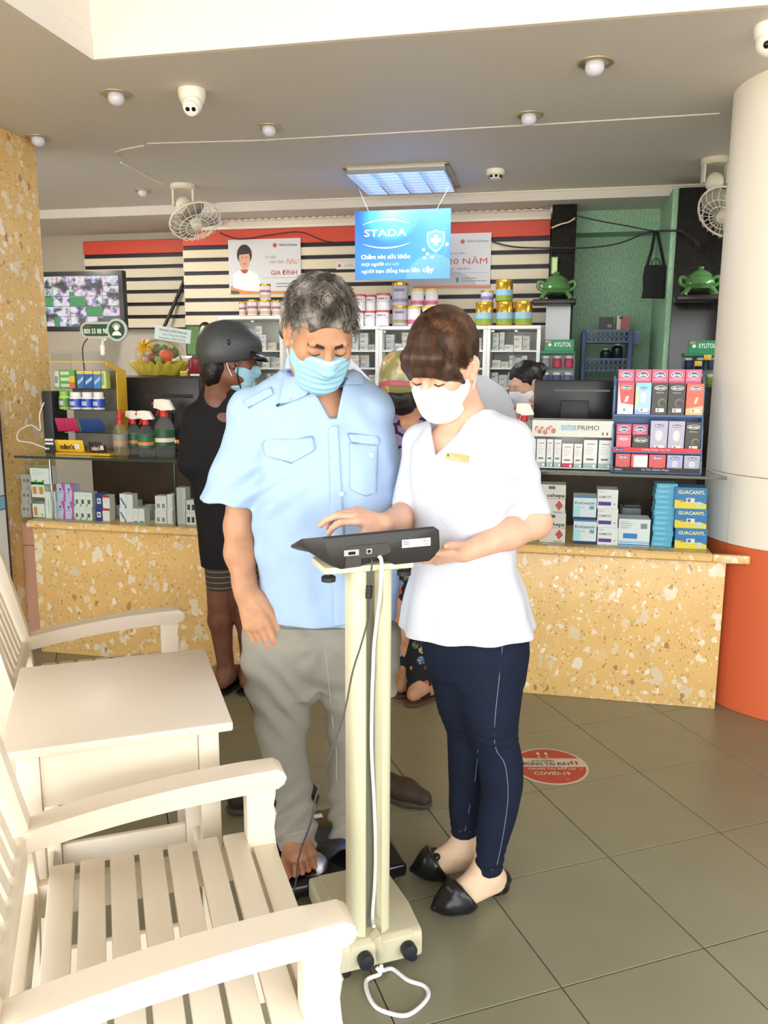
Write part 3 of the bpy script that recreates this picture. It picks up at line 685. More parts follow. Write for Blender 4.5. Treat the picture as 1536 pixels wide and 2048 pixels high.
def nz(P, s, seed=0):
    """cheap smooth value noise on an array of points"""
    q = P*s+seed; a = np.sin(q[:, 0]*1.7+1.3*np.sin(q[:, 1]*1.1+seed)+q[:, 2]*.6); b = np.sin(q[:, 1]*1.9+1.1*np.sin(q[:, 2]*1.3-seed)+q[:, 0]*.5); c_ = np.sin(q[:, 2]*1.6+1.2*np.sin(q[:, 0]*1.4)+q[:, 1]*.7)
    return (a+b+c_)/3
def sstep(a, b, x): t = np.clip((x-a)/(b-a), 0, 1); return t*t*(3-2*t)
class Loc:
    """local frame (right, forward, up) at c"""
    def __init__(s, c, fwd, up=(0, 0, 1), sc=1): s.c = np.array(c, float); s.R = frame(fwd, up); s.s = sc
    def __call__(s, *p): return s.c+s.R@(np.array(p, float)*s.s)
    def inv(s, P): return ((P-s.c)@s.R)/s.s
def head(S, L, ears=True, k=.02):
    e = lambda c, r, k=.02, op=0: S.ell(L(*c), np.array(r)*L.s, L.R, k*L.s, op)
    e((0, -.012, .035), (.074, .096, .085)); e((0, .022, -.030), (.063, .068, .090), .04); e((0, .052, -.098), (.034, .034, .026), .035)
    for x in (-1, 1): e((x*.043, .056, -.022), (.022, .026, .022), .02); e((x*.048, .02, -.07), (.022, .045, .03), .03)
    S.cone(L(-.036, .086, .020), L(.036, .086, .020), .010*L.s, k=.018*L.s)
    for x in (-1, 1): e((x*.031, .100, .002), (.019, .013, .011), .012, 1)
    for x in (-1, 1): e((x*.031, .0785, -.001), (.0165, .0145, .0125), .003)
    S.chain([L(0, .089, .016), L(0, .103, -.012), L(0, .113, -.032)], [.0075*L.s, .009*L.s, .0125*L.s], .010*L.s)
    for x in (-1, 1): e((x*.013, .102, -.034), (.009, .012, .008), .008)
    S.chain([L(-.022, .090, -.066), L(0, .099, -.064), L(.022, .090, -.066)], [.004*L.s, .007*L.s, .004*L.s], .008*L.s); S.chain([L(-.018, .090, -.075), L(0, .097, -.076), L(.018, .090, -.075)], [.004*L.s, .007*L.s, .004*L.s], .006*L.s)
    if ears:
        for x in (-1, 1):
            c = (x*.077, -.006, -.004); S.ell(L(*c), np.array((.009, .019, .033))*L.s, L.R@np.array([[cos(.35*x), -sin(.35*x), 0], [sin(.35*x), cos(.35*x), 0], [0, 0, 1]]), .008*L.s)
            S.ell(L(x*.086, -.002, .001), np.array((.006, .010, .020))*L.s, L.R, .006*L.s, 1); e((x*.078, .004, -.032), (.007, .009, .009), .008)
def hand(S, w, dirn, back, curls, side=1, sc=1.0, thumb=(.75, .35, .3), spread=.10, splay=None, tw=0):
    """w wrist, dirn towards the knuckles, back = out of the back of the hand; side +1 when the thumb lies towards dirn x back"""
    d = np.array(dirn, float); d /= np.linalg.norm(d); b = np.array(back, float); b -= d*(b@d); b /= np.linalg.norm(b); x = np.cross(d, b)*side
    w = np.array(w, float); m = lambda a, q, r=0: w+(d*a+x*q+b*r)*sc; tips = []
    kn = [(.082, .027), (.086, .008), (.082, -.010), (.074, -.027)]; H_ = Sdf()
    for i, (a, q) in enumerate(kn): H_.cone(m(.004, q*.42), m(a, q), .0150*sc, .0112*sc, .014*sc)
    H_.ell(m(.040, .0, -.006), np.array((.026, .044, .014))*sc, np.stack([x, d, b], 1), .012*sc)
    H_.cone(m(.012, .018, -.010), m(.050, .030, -.012), .014*sc, .011*sc, .012*sc)
    S.grp(H_, .012*sc)
    ln = [(.042, .025, .021), (.046, .029, .022), (.042, .027, .022), (.034, .020, .019)]; rd = [(.0098, .0088, .0080, .0068), (.0100, .0090, .0080, .0068), (.0096, .0086, .0076, .0064), (.0084, .0076, .0068, .0058)]
    for i in range(4):
        a, q = kn[i]; p = m(a, q); sp = (spread*(1.5-i)/1.5) if splay is None else splay[i]; fd = d*cos(sp)+x*sin(sp); ang = 0; pts = [p]
        for j in range(3):
            ang += curls[i][j]; v = fd*cos(ang)-b*sin(ang); p = p+v*ln[i][j]*sc; pts.append(p)
        Fg = Sdf(); Fg.chain(pts, [r*sc for r in rd[i]], .003*sc); S.grp(Fg, .0035*sc); tips.append((pts[-1], v))
    t0, t1, t2 = thumb; p = m(.022, .026, -.008); pts = [p]; base_a = t0
    for j, l in enumerate((.040, .032, .026)):
        aa = base_a-[0, t1*.5, t1][j]; v = d*cos(aa)+x*sin(aa); v = v*cos(t2)-b*sin(t2); p = p+v*l*sc; pts.append(p)
    Tg = Sdf(); Tg.chain(pts, [.0135*sc, .0112*sc, .0102*sc, .0082*sc], .004*sc); S.grp(Tg, .008*sc); tips.append((pts[-1], v))
    return tips
def stk(rows, ratio=.62, dd=0):
    """rows (py, x_left, x_right, D[, ratio]) measured on the photograph -> stack rows"""
    out = []
    for r in rows:
        py, a, b_, D = r[:4]; q = r[4] if len(r) > 4 else ratio
        A, B_ = cpt(a, py, D), cpt(b_, py, D); rx = abs(B_[0]-A[0])/2; out.append(((A[2]+B_[2])/2, (A[0]+B_[0])/2, D+dd, rx, q if q > .0 and q < .03 else rx*q))
    return out
class Person:
    def __init__(s, label, px, D, group=None):
        o = cpt(px, 1024, D); s.o = np.array([o[0], o[1], 0]); wxy = rh*o[0]+fh*o[1]
        s.root = thing('person', label, 'person', (wxy[0], wxy[1], 0), YAW, group)
    def add(s, name, src, m, res=.004, parent=None, tint=None, post=None, box=None):
        if isinstance(src, Sdf):
            me = src.build(name, res, post, box)
            if tint is not None: color_attr(me, tint)
            elif name == 'body': color_attr(me, lambda V: np.ones((len(V), 3)))
            n = len(me.vertices); V = np.empty(n*3, np.float32); me.vertices.foreach_get('co', V); V = V.reshape(-1, 3)-s.o.astype(np.float32); me.vertices.foreach_set('co', V.ravel()); me.update()
            return obj(name, me, m, parent or s.root)
        src.v = [Vector(tuple(np.array(v)-s.o)) for v in src.v]; return obj(name, src, m, parent or s.root)
skin('skin_tan', '#b0805f', '#bf8f6e'); skin('skin_fair', '#d3a48a', '#dfb298'); skin('skin_brown', '#6b4230', '#7c5040')
fabric('shirt_blue', '#a2bbdb', 1100, .25); fabric('trouser_grey', '#8f8c82', 900, .3); fabric('coat_white', '#cdd1db', 1200, .12); fabric('denim', '#171e30', 700, .4, vary=.25)
fabric('mask_blue', '#9bcbe0', 1500, .15, vary=.04); fabric('mask_white', '#f3f5f7', 1500, .1, vary=.02); fabric('elastic', '#f0efec', 500)
fabric('tee_black', '#1d1d20', 900); mat('brow', '#2c2320', rough=.8); mat('button', '#eef0f2', rough=.3); mat('lash', '#1a1412', rough=.7)

# ---------------------------------------------------------------- the man on the scale
M_ = Person('person in a light blue shirt and blue mask standing barefoot on the scale', 640, 2.08)
hd = Loc(cpt(640, 665, 2.00), (.26, -.80, -.54), sc=1.0)
Bd = Sdf(); head(Bd, hd)
nb = cpt(640, 800, 2.10)
Bd.cone(hd(0, -.028, -.055), nb+(0, .02, -.02), .054, .052, .03); Bd.ell(cpt(648, 845, 2.115), (.10, .062, .07), k=.06)
# torso under the clothes, legs
Bd.stack(stk([(1290, 535, 770, 2.12), (1150, 555, 760, 2.12), (1000, 550, 770, 2.12), (880, 530, 745, 2.12), (840, 570, 715, 2.12)], .42), .04)
sh = cpt(492, 835, 2.12); el = cpt(478, 1052, 2.13); wr = cpt(491, 1188, 2.06)
Bd.chain([sh, (sh+el)/2+(.0, 0, .0), el], [.036, .038, .038], .03); Bd.chain([el, el*.6+wr*.4+(-.003, 0, 0), wr*.85+el*.15, wr], [.038, .0405, .029, .026], .02, flat=1.12, fdir=(0, 1, 0))
hand(Bd, wr+(.002, 0, .004), cpt(516, 1262, 2.03)-wr, (-.35, -.93, .05), [(.10, .22, .15), (.12, .26, .18), (.16, .3, .2), (.22, .35, .2)], side=-1, sc=1.14, thumb=(.26, .32, .12), spread=.02)
shl = cpt(752, 835, 2.13); ell_ = cpt(776, 1030, 2.16); wrl = cpt(742, 1165, 2.06)
Bd.chain([shl, ell_], [.034, .034], .03); Bd.chain([ell_, wrl], [.037, .026], .02)
hand(Bd, wrl, cpt(730, 1235, 2.03)-wrl, (.5, -.8, .1), [(.3, .4, .2)]*4, side=1, sc=1.0, thumb=(.5, .3, .3), spread=.03)
def foot(S, an, toe, hgt, sc=1.0, side=1, toes=True, k=.02):
    an = np.array(an, float); d = np.array(toe, float)-an; d[2] = 0; L_ = np.linalg.norm(d); d /= L_; x = np.array([d[1], -d[0], 0])*side; up = np.array([0, 0, 1.]); z0 = hgt
    g = lambda a, q, z: np.array([an[0], an[1], z0])+d*a+x*q+up*z
    S.cone(an+up*.05, g(0, 0, .052), .029*sc, .034*sc, .02); S.cone(g(-.035, 0, .028), g(.01, 0, .045), .029*sc, .034*sc, .03); S.cone(g(0, 0, .055), g(L_-.055, .004, .024), .037*sc, .024*sc, .03)
    for i in range(5): q = (.034, .017, .001, -.014, -.028)[i]*sc; S.cone(g(.04, q*.5, .03), g(L_-.045-.006*i, q, .018), .020*sc, .0155*sc, .014)
    S.cone(g(-.02, -.012, .016), g(L_-.07, -.026, .014), .017*sc, .015*sc, .02)
    if toes:
        for i in range(5):
            q = (.035, .0165, .001, -.014, -.0285)[i]*sc; r = (.0125, .0092, .0088, .0084, .0082)[i]*sc; l = (.002, .004, -.001, -.008, -.018)[i]
            T = Sdf(); T.chain([g(L_-.042+l*.5, q, .019), g(L_-.020+l, q*1.06, .017), g(L_-.004+l, q*1.08, .0105)], [r*1.02, r, r*.92], .004); S.grp(T, .004)
        for i in range(4):
            qa = (.026, .0088, -.0065, -.0212)[i]*sc; S.cone(g(L_-.034, qa, .031), g(L_+.008-.006*i, qa*1.1, .012), .0022, .0030, .003, 1)
    return g
gR = foot(Bd, cpt(590, 1655, 2.10)*np.array([1, 1, 0])+(0, 0, .13), cpt(606, 1750, 1.965), .0625, 1.12, side=1)
foot(Bd, np.array([cpt(722, 1655, 2.10)[0], 2.13, .13]), np.array([cpt(738, 1655, 2.0)[0], 1.99, 0]), .0625, 1.02, side=-1)
LEG_R = [(1683, 546, 630, 2.085, .95), (1650, 540, 634, 2.09, .85), (1625, 550, 634, 2.10, .8), (1600, 548, 626, 2.10, .85), (1560, 538, 620, 2.10, .85), (1500, 520, 615, 2.10, .9), (1430, 508, 618, 2.10, .9), (1360, 505, 634, 2.11, .85), (1270, 507, 665, 2.11, .8)]
LEG_L = [(1668, 660, 752, 2.10, .85), (1630, 655, 755, 2.11, .8), (1580, 660, 758, 2.11, .8), (1500, 659, 764, 2.11, .85), (1420, 653, 768, 2.11, .85), (1350, 648, 772, 2.11, .8), (1270, 630, 774, 2.11, .75)]
def inner(rows, f): return [(z, x, y, a*f, b_*f) for z, x, y, a, b_ in stk(rows)]
for R_ in (LEG_R, LEG_L): Bd.stack(inner(R_, .58), .02)
def mtint(V):
    c = np.ones((len(V), 3)); f = np.array(gR(.06, 0, 0)); d = np.linalg.norm(V-f, axis=1); c[(V[:, 2] < .2)] = (.82, .74, .72)
    return c
mb_ = M_.add('body', Bd, 'skin_tan', .0028, tint=mtint)
# hair
def hair_cut(S, L, rx=.083, ry=.104, rz=.094, cz=.037):
    S.ell(L(0, -.014, cz), np.array((rx, ry, rz))*L.s, L.R, 0)
Hr = Sdf(); hair_cut(Hr, hd, .0815, .105, .0945, .037)
Hr.cone(hd(-.05, -.075, -.03), hd(.05, -.075, -.03), .032, k=.03); 
def hw_(P):
    q = hd.inv(P); return .0055*np.sin(q[:, 0]*150+6*nz(q, 30, 1)+q[:, 1]*40)*.5+.004*nz(q, 75, 2)+.003*nz(q, 190, 5)
Hr.warp(hw_)
Hr.ell(hd(0, .105, -.014), (.0735, .064, .080), hd.R, .006, 1)
for x in (-1, 1): Hr.ell(hd(x*.062, .062, .000), (.026, .036, .044), hd.R, .006, 1)
Hr.plane(hd(0, 0, -.066), hd.R@np.array((0, .25, -1.)), .01)
for x in (-1, 1): Hr.ell(hd(x*.085, .0, -.018), (.018, .028, .042), hd.R, .006, 1)
hairmat('hair_grey', [(.30, '#262220'), (.45, '#4d4742'), (.58, '#8d867e'), (.72, '#c4beb5')], (24, 24, 14), .55)
M_.add('hair', Hr, 'hair_grey', .0026)
def strands(P, L, n, m, name, gen, r=.0007, seed=3, parent=None):
    rnd = random.Random(seed); b = MB()
    for i in range(n):
        pts = gen(rnd)
        if pts is None: continue
        b.tube([tuple(p) for p in pts], [r*1.0]*(len(pts)-1)+[r*.3], 3, smooth=True)
    o = P.add(name, b, m, parent=parent, ) ; o['kind'] = 'stuff'; return o
def gen_man(rnd):
    th = rnd.uniform(0, 2*pi); ph = rnd.uniform(-.15, 1.5); q = np.array([.081*cos(ph)*cos(th), -.014+.104*cos(ph)*sin(th), .037+.094*sin(ph)])
    if q[1] > .05 and q[2] < .085: return None
    if q[2] < -.02+.03*(q[1] > -.03) and abs(q[0]) > .05 and q[1] > -.05: return None
    nrm = q/np.array([.081, .104, .094])**2; nrm /= np.linalg.norm(nrm); t = np.array([rnd.gauss(.25, .5), rnd.gauss(.55, .5), rnd.gauss(-.35, .4)]); t -= nrm*(t@nrm); t /= np.linalg.norm(t); l = rnd.uniform(.018, .038)
    return [hd(*(q*.985)), hd(*(q+nrm*.004+t*l*.35)), hd(*(q+nrm*.006+t*l*.7)), hd(*(q+nrm*.003+t*l))]
strands(M_, hd, 2600, 'hair_grey', 'hair_strands', gen_man, .0006)
# brows, lashes
for x in (-1, 1):
    b = MB(); b.tube([tuple(hd(x*.013, .0975, .0165)), tuple(hd(x*.030, .0945, .0210)), tuple(hd(x*.048, .0830, .0165))], [(.0045, .003), (.0058, .0034), (.003, .002)], 8, up=tuple(hd.R[:, 2])); M_.add('eyebrow', b, 'brow')
    b = MB(); b.tube([tuple(hd(x*.018, .0885, -.006)), tuple(hd(x*.030, .0930, -.0088)), tuple(hd(x*.044, .0865, -.0045))], .0011, 6); M_.add('eyelashes', b, 'lash')
def mask(P, L, m, name, low=-.115, topn=.0, pleat=True, wid=.071):
    S = Sdf(); s = L.s
    S.ell(L(0, .030, -.045), np.array((.0735, .075, .082))*s, L.R, 0); S.ell(L(0, .050, -.095), np.array((.048, .048, .036))*s, L.R, .03*s); S.cone(L(0, .092, .004), L(0, .113, -.036), .013*s, .016*s, .035*s)
    if pleat: S.warp(lambda Q: .0011*np.sin((L.inv(Q)[:, 2])*360)*sstep(.066, .055, np.abs(L.inv(Q)[:, 0])))
    S.plane(L(0, .0, -.025), L.R@np.array((0, -.14, 1.)), .003); S.plane(L(0, .012, 0), L.R@np.array((0, -1., .10)), .003)
    S.plane(L(0, 0, low), L.R@np.array((0, -.25, -1.)), .004)
    for x in (-1, 1): S.plane(L(x*.019, .0, -.016), L.R@np.array((x*.30, -.1, 1.)), .004)
    o = P.add(name, S, m, .0024)
    for x in (-1, 1):
        b = MB(); pts = [L(x*.063, .028, -.030), L(x*.076, .004, -.004), L(x*.083, -.018, .012), L(x*.085, -.026, -.006), L(x*.078, -.018, -.035), L(x*.066, .016, -.085)]; b.tube([tuple(p) for p in bez(pts, 5)], .0017*s, 6); P.add('ear_loop', b, 'elastic', parent=o)
    return o
mk = mask(M_, hd, 'mask_blue', 'face_mask')
b = MB(); b.tube([tuple(p) for p in bez([hd(-.066, .040, -.034), hd(-.045, .078, -.024), hd(-.02, .107, -.017), hd(0, .120, -.012), hd(.02, .107, -.017), hd(.045, .078, -.024), hd(.066, .040, -.034)], 6)], [(.0045, .0014)]*37, 6, up=tuple(hd.R[:, 2])); M_.add('mask_band', b, 'mask_white', parent=mk)

# shirt
Sh = Sdf()
Sh.stack(stk([(1258, 538, 794, 2.10, .60), (1200, 528, 798, 2.10, .58), (1100, 516, 800, 2.10, .56), (1000, 508, 796, 2.10, .54), (920, 502, 786, 2.10, .52), (860, 490, 776, 2.11, .47), (815, 520, 750, 2.11, .56), (775, 560, 718, 2.10, .80), (755, 575, 705, 2.10, .9)], .55), .0, p=2.3)
def sleeve(S, a, b_, r0, r1, stop, nrm=None, k=.035, flat_=1.05):
    G_ = Sdf(); G_.cone(a, b_, r0, r1, 0, flat=flat_, fdir=(0, 1, 0)); n = np.array(b_)-np.array(a) if nrm is None else np.array(nrm, float); G_.plane(stop, n, .003); S.grp(G_, k)
sleeve(Sh, cpt(508, 838, 2.12), cpt(447, 1045, 2.13), .054, .083, cpt(455, 1000, 2.13), (-.10, 0, -1)); sleeve(Sh, cpt(742, 825, 2.13), cpt(768, 1010, 2.16), .054, .066, cpt(775, 985, 2.15), (.3, 0, -1))
Sh.cone(cpt(578, 775, 2.12), cpt(492, 818, 2.12), .042, .044, .04); Sh.cone(cpt(700, 775, 2.13), cpt(750, 808, 2.13), .042, .042, .04)
def folds(P):
    x, y, z = P[:, 0], P[:, 1], P[:, 2]; o = -.0045*nz(P, 10, 1)-.0032*nz(P*np.array((2.2, 1, .55)), 20, 4)-.0012*nz(P, 48, 6)
    ax = cpt(515, 985, 2.0); r = np.hypot(x-ax[0], z-ax[2]); o = o-.0045*np.sin((x*.75-z*.65)*85+3*np.sin(z*14))*np.exp(-r*7)
    bx = cpt(780, 960, 2.0); r2 = np.hypot(x-bx[0], z-bx[2]); o = o-.0045*np.sin((x*.75+z*.65)*85+3*np.sin(z*14))*np.exp(-r2*7)
    return o-.003*np.sin((x*.7+z*.75)*60+2*np.sin(z*20))*sstep(1.05, .80, z)
Sh.warp(folds)
hz0 = cpt(640, 1256, 2.0)[2]
Sh.plane((0, 0, hz0), (0, 0, -1), .003)
# open neck
def notch(poly, D, y1, k=.005):
    """wedge cut through the front of a garment: convex polygon of pixels, extruded away from the viewer up to y1"""
    Q = [cpt(x, y, D) for x, y in poly]; cx = sum(q[0] for q in Q)/len(Q); cz = sum(q[2] for q in Q)/len(Q); E_ = []
    for i in range(len(Q)):
        a, b_ = Q[i], Q[(i+1) % len(Q)]; n = np.array([b_[2]-a[2], -(b_[0]-a[0])]); n /= np.linalg.norm(n)
        if n@np.array([cx-a[0], cz-a[2]]) > 0: n = -n
        E_.append((a[0], a[2], n))
    def fn(P):
        d = P[:, 1]-y1
        for x, z, n in E_: d = np.maximum(d, (P[:, 0]-x)*n[0]+(P[:, 2]-z)*n[1])
        return d
    r = max(np.hypot(q[0]-cx, q[2]-cz) for q in Q)
    return (fn, np.array((cx, D, cz), np.float32), r+.25, k, 1)
Sh.cone(cpt(640, 690, 2.06), cpt(642, 752, 2.07), .068, .056, .008, 1)
Sh.p.append(notch([(606, 745), (657, 838), (672, 838), (690, 745)], 2.0, 2.10))
so = M_.add('shirt', Sh, 'shirt_blue', .0034)
def on_shirt(px, py, D0=1.7):
    """first hit of the shirt along the pixel, in people coordinates"""
    a = cpt(px, py, D0); b_ = cpt(px, py, 2.3); t = np.linspace(0, 1, 500)[:, None]; P = (a+(b_-a)*t).astype(np.float32); d = Sh.ev(P); i = int(np.argmax(d < 0)); return P[i].astype(float)
def on_sdf(S, px, py, D0=1.6, D1=2.4, lift=0):
    a = cpt(px, py, D0); b_ = cpt(px, py, D1); t = np.linspace(0, 1, 600)[:, None]; P = (a+(b_-a)*t).astype(np.float32); d = S.ev(P); i = int(np.argmax(d < 0))
    if not (d < 0).any(): i = len(P)//2
    return P[i].astype(float)-(b_-a)/np.linalg.norm(b_-a)*lift
def patch(P, S, poly, m, name, parent, lift=.002, th=.002, n=10):
    """cloth piece laid on a garment: polygon on the photograph, pressed on the surface"""
    poly = np.array(poly, float); x0, y0 = poly.min(0); x1, y1 = poly.max(0); nx = max(4, int((x1-x0)/7)); ny = max(4, int((y1-y0)/7)); b = MB()
    # boundary + interior fan by rows
    rows = []
    for j in range(ny+1):
        y = y0+(y1-y0)*min(max(j/ny, .002), .998); xs = []
        for i in range(len(poly)):
            (ax_, ay), (bx_, by) = poly[i], poly[(i+1) % len(poly)]
            if (ay <= y < by) or (by <= y < ay): xs.append(ax_+(bx_-ax_)*(y-ay)/(by-ay))
        if len(xs) < 2: continue
        a_, b2 = min(xs), max(xs); rows.append([on_sdf(S, a_+(b2-a_)*i/nx, y, lift=lift) for i in range(nx+1)])
    vs = [p for r in rows for p in r]; k = nx+1; fs = [(j*k+i, j*k+i+1, (j+1)*k+i+1, (j+1)*k+i) for j in range(len(rows)-1) for i in range(nx)]
    b.add([tuple(v) for v in vs], fs, 0, True); o = P.add(name, b, m, parent=parent)
    md = o.modifiers.new('th', 'SOLIDIFY'); md.thickness = th+lift; md.offset = 0; return o
# collar leaves, pockets, placket, buttons, shoulder straps
patch(M_, Sh, [(574, 712), (560, 800), (553, 812), (604, 795), (650, 768), (628, 740), (596, 700)], 'shirt_blue', 'collar', so, .005, .003)
patch(M_, Sh, [(690, 748), (664, 775), (700, 765), (730, 772), (724, 752), (706, 742)], 'shirt_blue', 'collar', so, .008, .004)
fabric('shirt_seam', '#93b4d8', 900)
patch(M_, Sh, [(522, 882), (626, 874), (631, 900), (583, 926), (530, 912)], 'shirt_blue', 'pocket_flap', so, .0035, .002)
patch(M_, Sh, [(700, 886), (756, 890), (753, 985), (733, 992), (700, 980)], 'shirt_blue', 'pocket', so, .003, .002)
patch(M_, Sh, [(697, 868), (760, 874), (757, 890), (704, 886)], 'shirt_blue', 'pocket_flap', so, .005, .002)
patch(M_, Sh, [(657, 852), (676, 850), (698, 1250), (668, 1254)], 'shirt_blue', 'placket', so, .0025, .002)
patch(M_, Sh, [(488, 802), (542, 774), (547, 788), (496, 816)], 'shirt_blue', 'shoulder_strap', so, .004, .002)
for x, y in ((670, 922), (683, 988), (742, 910)):
    p = on_sdf(Sh, x, y, lift=.006); b = MB(); b.M = Matrix.Translation(p) @ Matrix.Rotation(pi/2, 4, 'X'); b.lathe([(.0046, -.0012), (.0056, 0), (.0056, .0016), (.0044, .002), (.002, .0012)], 16); M_.add('button', b, 'button', parent=so)
# trousers
Tr = Sdf()
Tr.stack(stk(LEG_R), 0); Tr.stack(stk(LEG_L), .010)
Tr.stack(stk([(1360, 545, 745, 2.11, .30), (1310, 512, 770, 2.11, .48), (1270, 507, 775, 2.11, .53), (1190, 525, 775, 2.11, .50)]), .09, p=2.2)
def tfold(P):
    x, y, z = P[:, 0], P[:, 1], P[:, 2]; low = sstep(.75, .18, z); o = -(.003+.003*low)*nz(P*np.array((1, 1, 1.3)), 16, 3)
    o = o-.0045*np.sin((z*1.1+x*.9)*62+2*np.sin(x*25))*np.exp(-((z-.52)/.13)**2); o = o-.005*np.sin((z-x*.8)*95+2.2*np.sin(y*30))*sstep(.36, .16, z)
    xc = cpt(600, 1400, 2.1)[0]; cx = cpt(645, 1285, 2.0); r = np.hypot(x-cx[0], z-cx[2]); return o-.0022*np.sin(np.arctan2(z-cx[2], x-cx[0])*9+r*12)*np.exp(-r*6)*sstep(.02, .07, r)
Tr.warp(tfold)
to = M_.add('trousers', Tr, 'trouser_grey', .0034)
b = MB(); b.tube([tuple(on_sdf(Tr, x, y, lift=.001)) for x, y in [(651, 1302), (656, 1350), (661, 1400), (666, 1450), (673, 1500), (673, 1550), (674, 1590)]], .0016, 6); M_.add('seam', b, fabric('seam_pale', '#a9a69c', 500), parent=to)
b = MB(); pts = [tuple(on_sdf(Tr, x, y, lift=.0005)) for x, y in [(551, 1673), (570, 1671), (590, 1667), (610, 1661), (624, 1655)]]; b.tube(pts, .0012, 6); M_.add('hem', b, 'seam_pale', parent=to)
# ---------------------------------------------------------------- the pharmacist
Wm = Person('person in a white tunic, dark jeans and white mask working the scale console', 930, 2.0)
wh = Loc(cpt(886, 728, 1.97), (-.47, -.74, -.48), up=(.04, 0, 1), sc=.96)
WB = Sdf(); head(WB, wh)
wn = cpt(935, 845, 2.02)
WB.cone(wh(0, -.03, -.06), wn, .047, .052, .03)
WB.stack(stk([(1290, 860, 1035, 2.0), (1180, 850, 1020, 2.0), (1090, 850, 1012, 2.0), (1000, 845, 1020, 2.0), (920, 838, 1030, 1.985), (870, 850, 1020, 2.0), (845, 890, 985, 2.01)], .70), .04)
# her left arm (elbow out, forearm across), hand on the console
s1 = cpt(1024, 895, 2.0); e1 = cpt(1072, 1046, 1.97); w1 = cpt(930, 1104, 1.87)
WB.chain([s1, s1*.5+e1*.5, e1], [.028, .031, .036], .02); WB.chain([e1, e1*.62+w1*.38, w1], [.037, .0365, .0235], .02)
hand(WB, w1, cpt(885, 1113, 1.845)-w1, (.05, -.62, -.78), [(.22, .35, .2), (.25, .35, .2), (.25, .35, .2), (.22, .3, .2)], side=1, sc=.90, thumb=(.85, .35, -.15), spread=.05)
# her right arm, hand hovering over the keys
s2 = cpt(838, 895, 2.06); e2 = cpt(812, 1030, 2.03); w2 = cpt(768, 1048, 1.84)
WB.chain([s2, s2*.5+e2*.5, e2], [.028, .032, .036], .02); WB.chain([e2, w2], [.036, .0235], .02)
hand(WB, w2, cpt(722, 1034, 1.82)-w2, (-.12, -.45, .9), [(.35, .65, .5), (.25, .55, .45), (.45, .7, .5), (.6, .75, .5)], side=-1, sc=.90, thumb=(.45, .35, .5), spread=.10)
WL = [(1742, 949, 1003, 1.955, .95), (1700, 952, 1011, 1.955, .95), (1640, 957, 1030, 1.96, .95), (1570, 962, 1046, 1.965, .95), (1520, 955, 1046, 1.97, .95), (1475, 940, 1036, 1.97, 1.0), (1430, 925, 1038, 1.97, 1.0), (1370, 908, 1046, 1.98, .95), (1300, 900, 1053, 1.99, .9), (1260, 900, 1052, 2.0, .9)]
WR = [(1666, 902, 955, 2.07, .95), (1620, 898, 960, 2.07, .95), (1560, 897, 972, 2.07, .95), (1510, 896, 978, 2.06, .95), (1465, 893, 980, 2.06, 1.0), (1420, 876, 985, 2.05, 1.0), (1350, 858, 990, 2.04, .95), (1270, 846, 1000, 2.02, .9)]
for R_ in (WL, WR): WB.stack(inner(R_, .72), .02)
Wb = WB
Wm.add('body', WB, 'skin_fair', .0026)
for x in (-1, 1):
    b = MB(); b.tube([tuple(wh(x*.014, .0955, .0145)), tuple(wh(x*.030, .0925, .0180)), tuple(wh(x*.046, .081, .0145))], [(.0025, .0018), (.0032, .002), (.0015, .0012)], 8, up=tuple(wh.R[:, 2])); Wm.add('eyebrow', b, mat('brow_brown', '#5a3a2a', rough=.8))
    b = MB(); b.tube([tuple(wh(x*.018, .0890, -.0065)), tuple(wh(x*.030, .0938, -.0092)), tuple(wh(x*.044, .0870, -.005))], .0014, 6); Wm.add('eyelashes', b, 'lash')
mask(Wm, wh, 'mask_white', 'face_mask', pleat=False)
b = MB(); b.sphere(tuple(wh(.083, .006, -.036)), .0045, 10, 8); Wm.add('earring', b, mat('pearl', '#f4efe6', rough=.15))
# hair, swept back with a fringe
hairmat('hair_brown', [(.30, '#2c1b13'), (.5, '#3b261a'), (.7, '#4c3323')], (60, 60, 9), .42); hairmat('hair_strand', [(.35, '#35221a'), (.5, '#4a3122'), (.65, '#6b4b33')], (28, 28, 28), .42)
WH = Sdf(); WH.ell(wh(0, -.016, .040), np.array((.0845, .1065, .0985))*wh.s, wh.R, 0)
WH.ell(wh(0, -.065, -.03), np.array((.060, .055, .060))*wh.s, wh.R, .03)
WH.chain([wh(.012, -.105, -.035), wh(.02, -.135, -.075), wh(.022, -.13, -.13), wh(.02, -.115, -.185)], [.030, .028, .022, .008], .02)
WH.chain([wh(-.052, .070, .030), wh(-.066, .056, .0), wh(-.0715, .044, -.022)], [.014, .009, .005], .012)
WH.chain([wh(.055, .066, .032), wh(.070, .046, .008), wh(.076, .020, -.012)], [.016, .013, .008], .012)
for i in range(13):
    x = -.054+.009*i; WH.chain([wh(x*.45, .056, .098), wh(x*.8, .088, .064), wh(x*.97, .0965-9*x*x, .030), wh(x, .0975-9.6*x*x, .010-abs(x)*.10+.003*sin(i*2.4))], [.004, .0062, .0060, .0026], .024)
WH.warp(lambda P: .0008*np.sin(wh.inv(P)[:, 0]*260+5*nz(wh.inv(P), 14, 2))+.0010*nz(wh.inv(P), 60, 3))
WH.ell(wh(0, .105, -.040), np.array((.067, .055, .064))*wh.s, wh.R, .006, 1)
for x in (-1, 1): WH.ell(wh(x*.086, -.004, -.012), (.016, .022, .034), wh.R, .006, 1)
Wm.add('hair', WH, 'hair_brown', .0026)
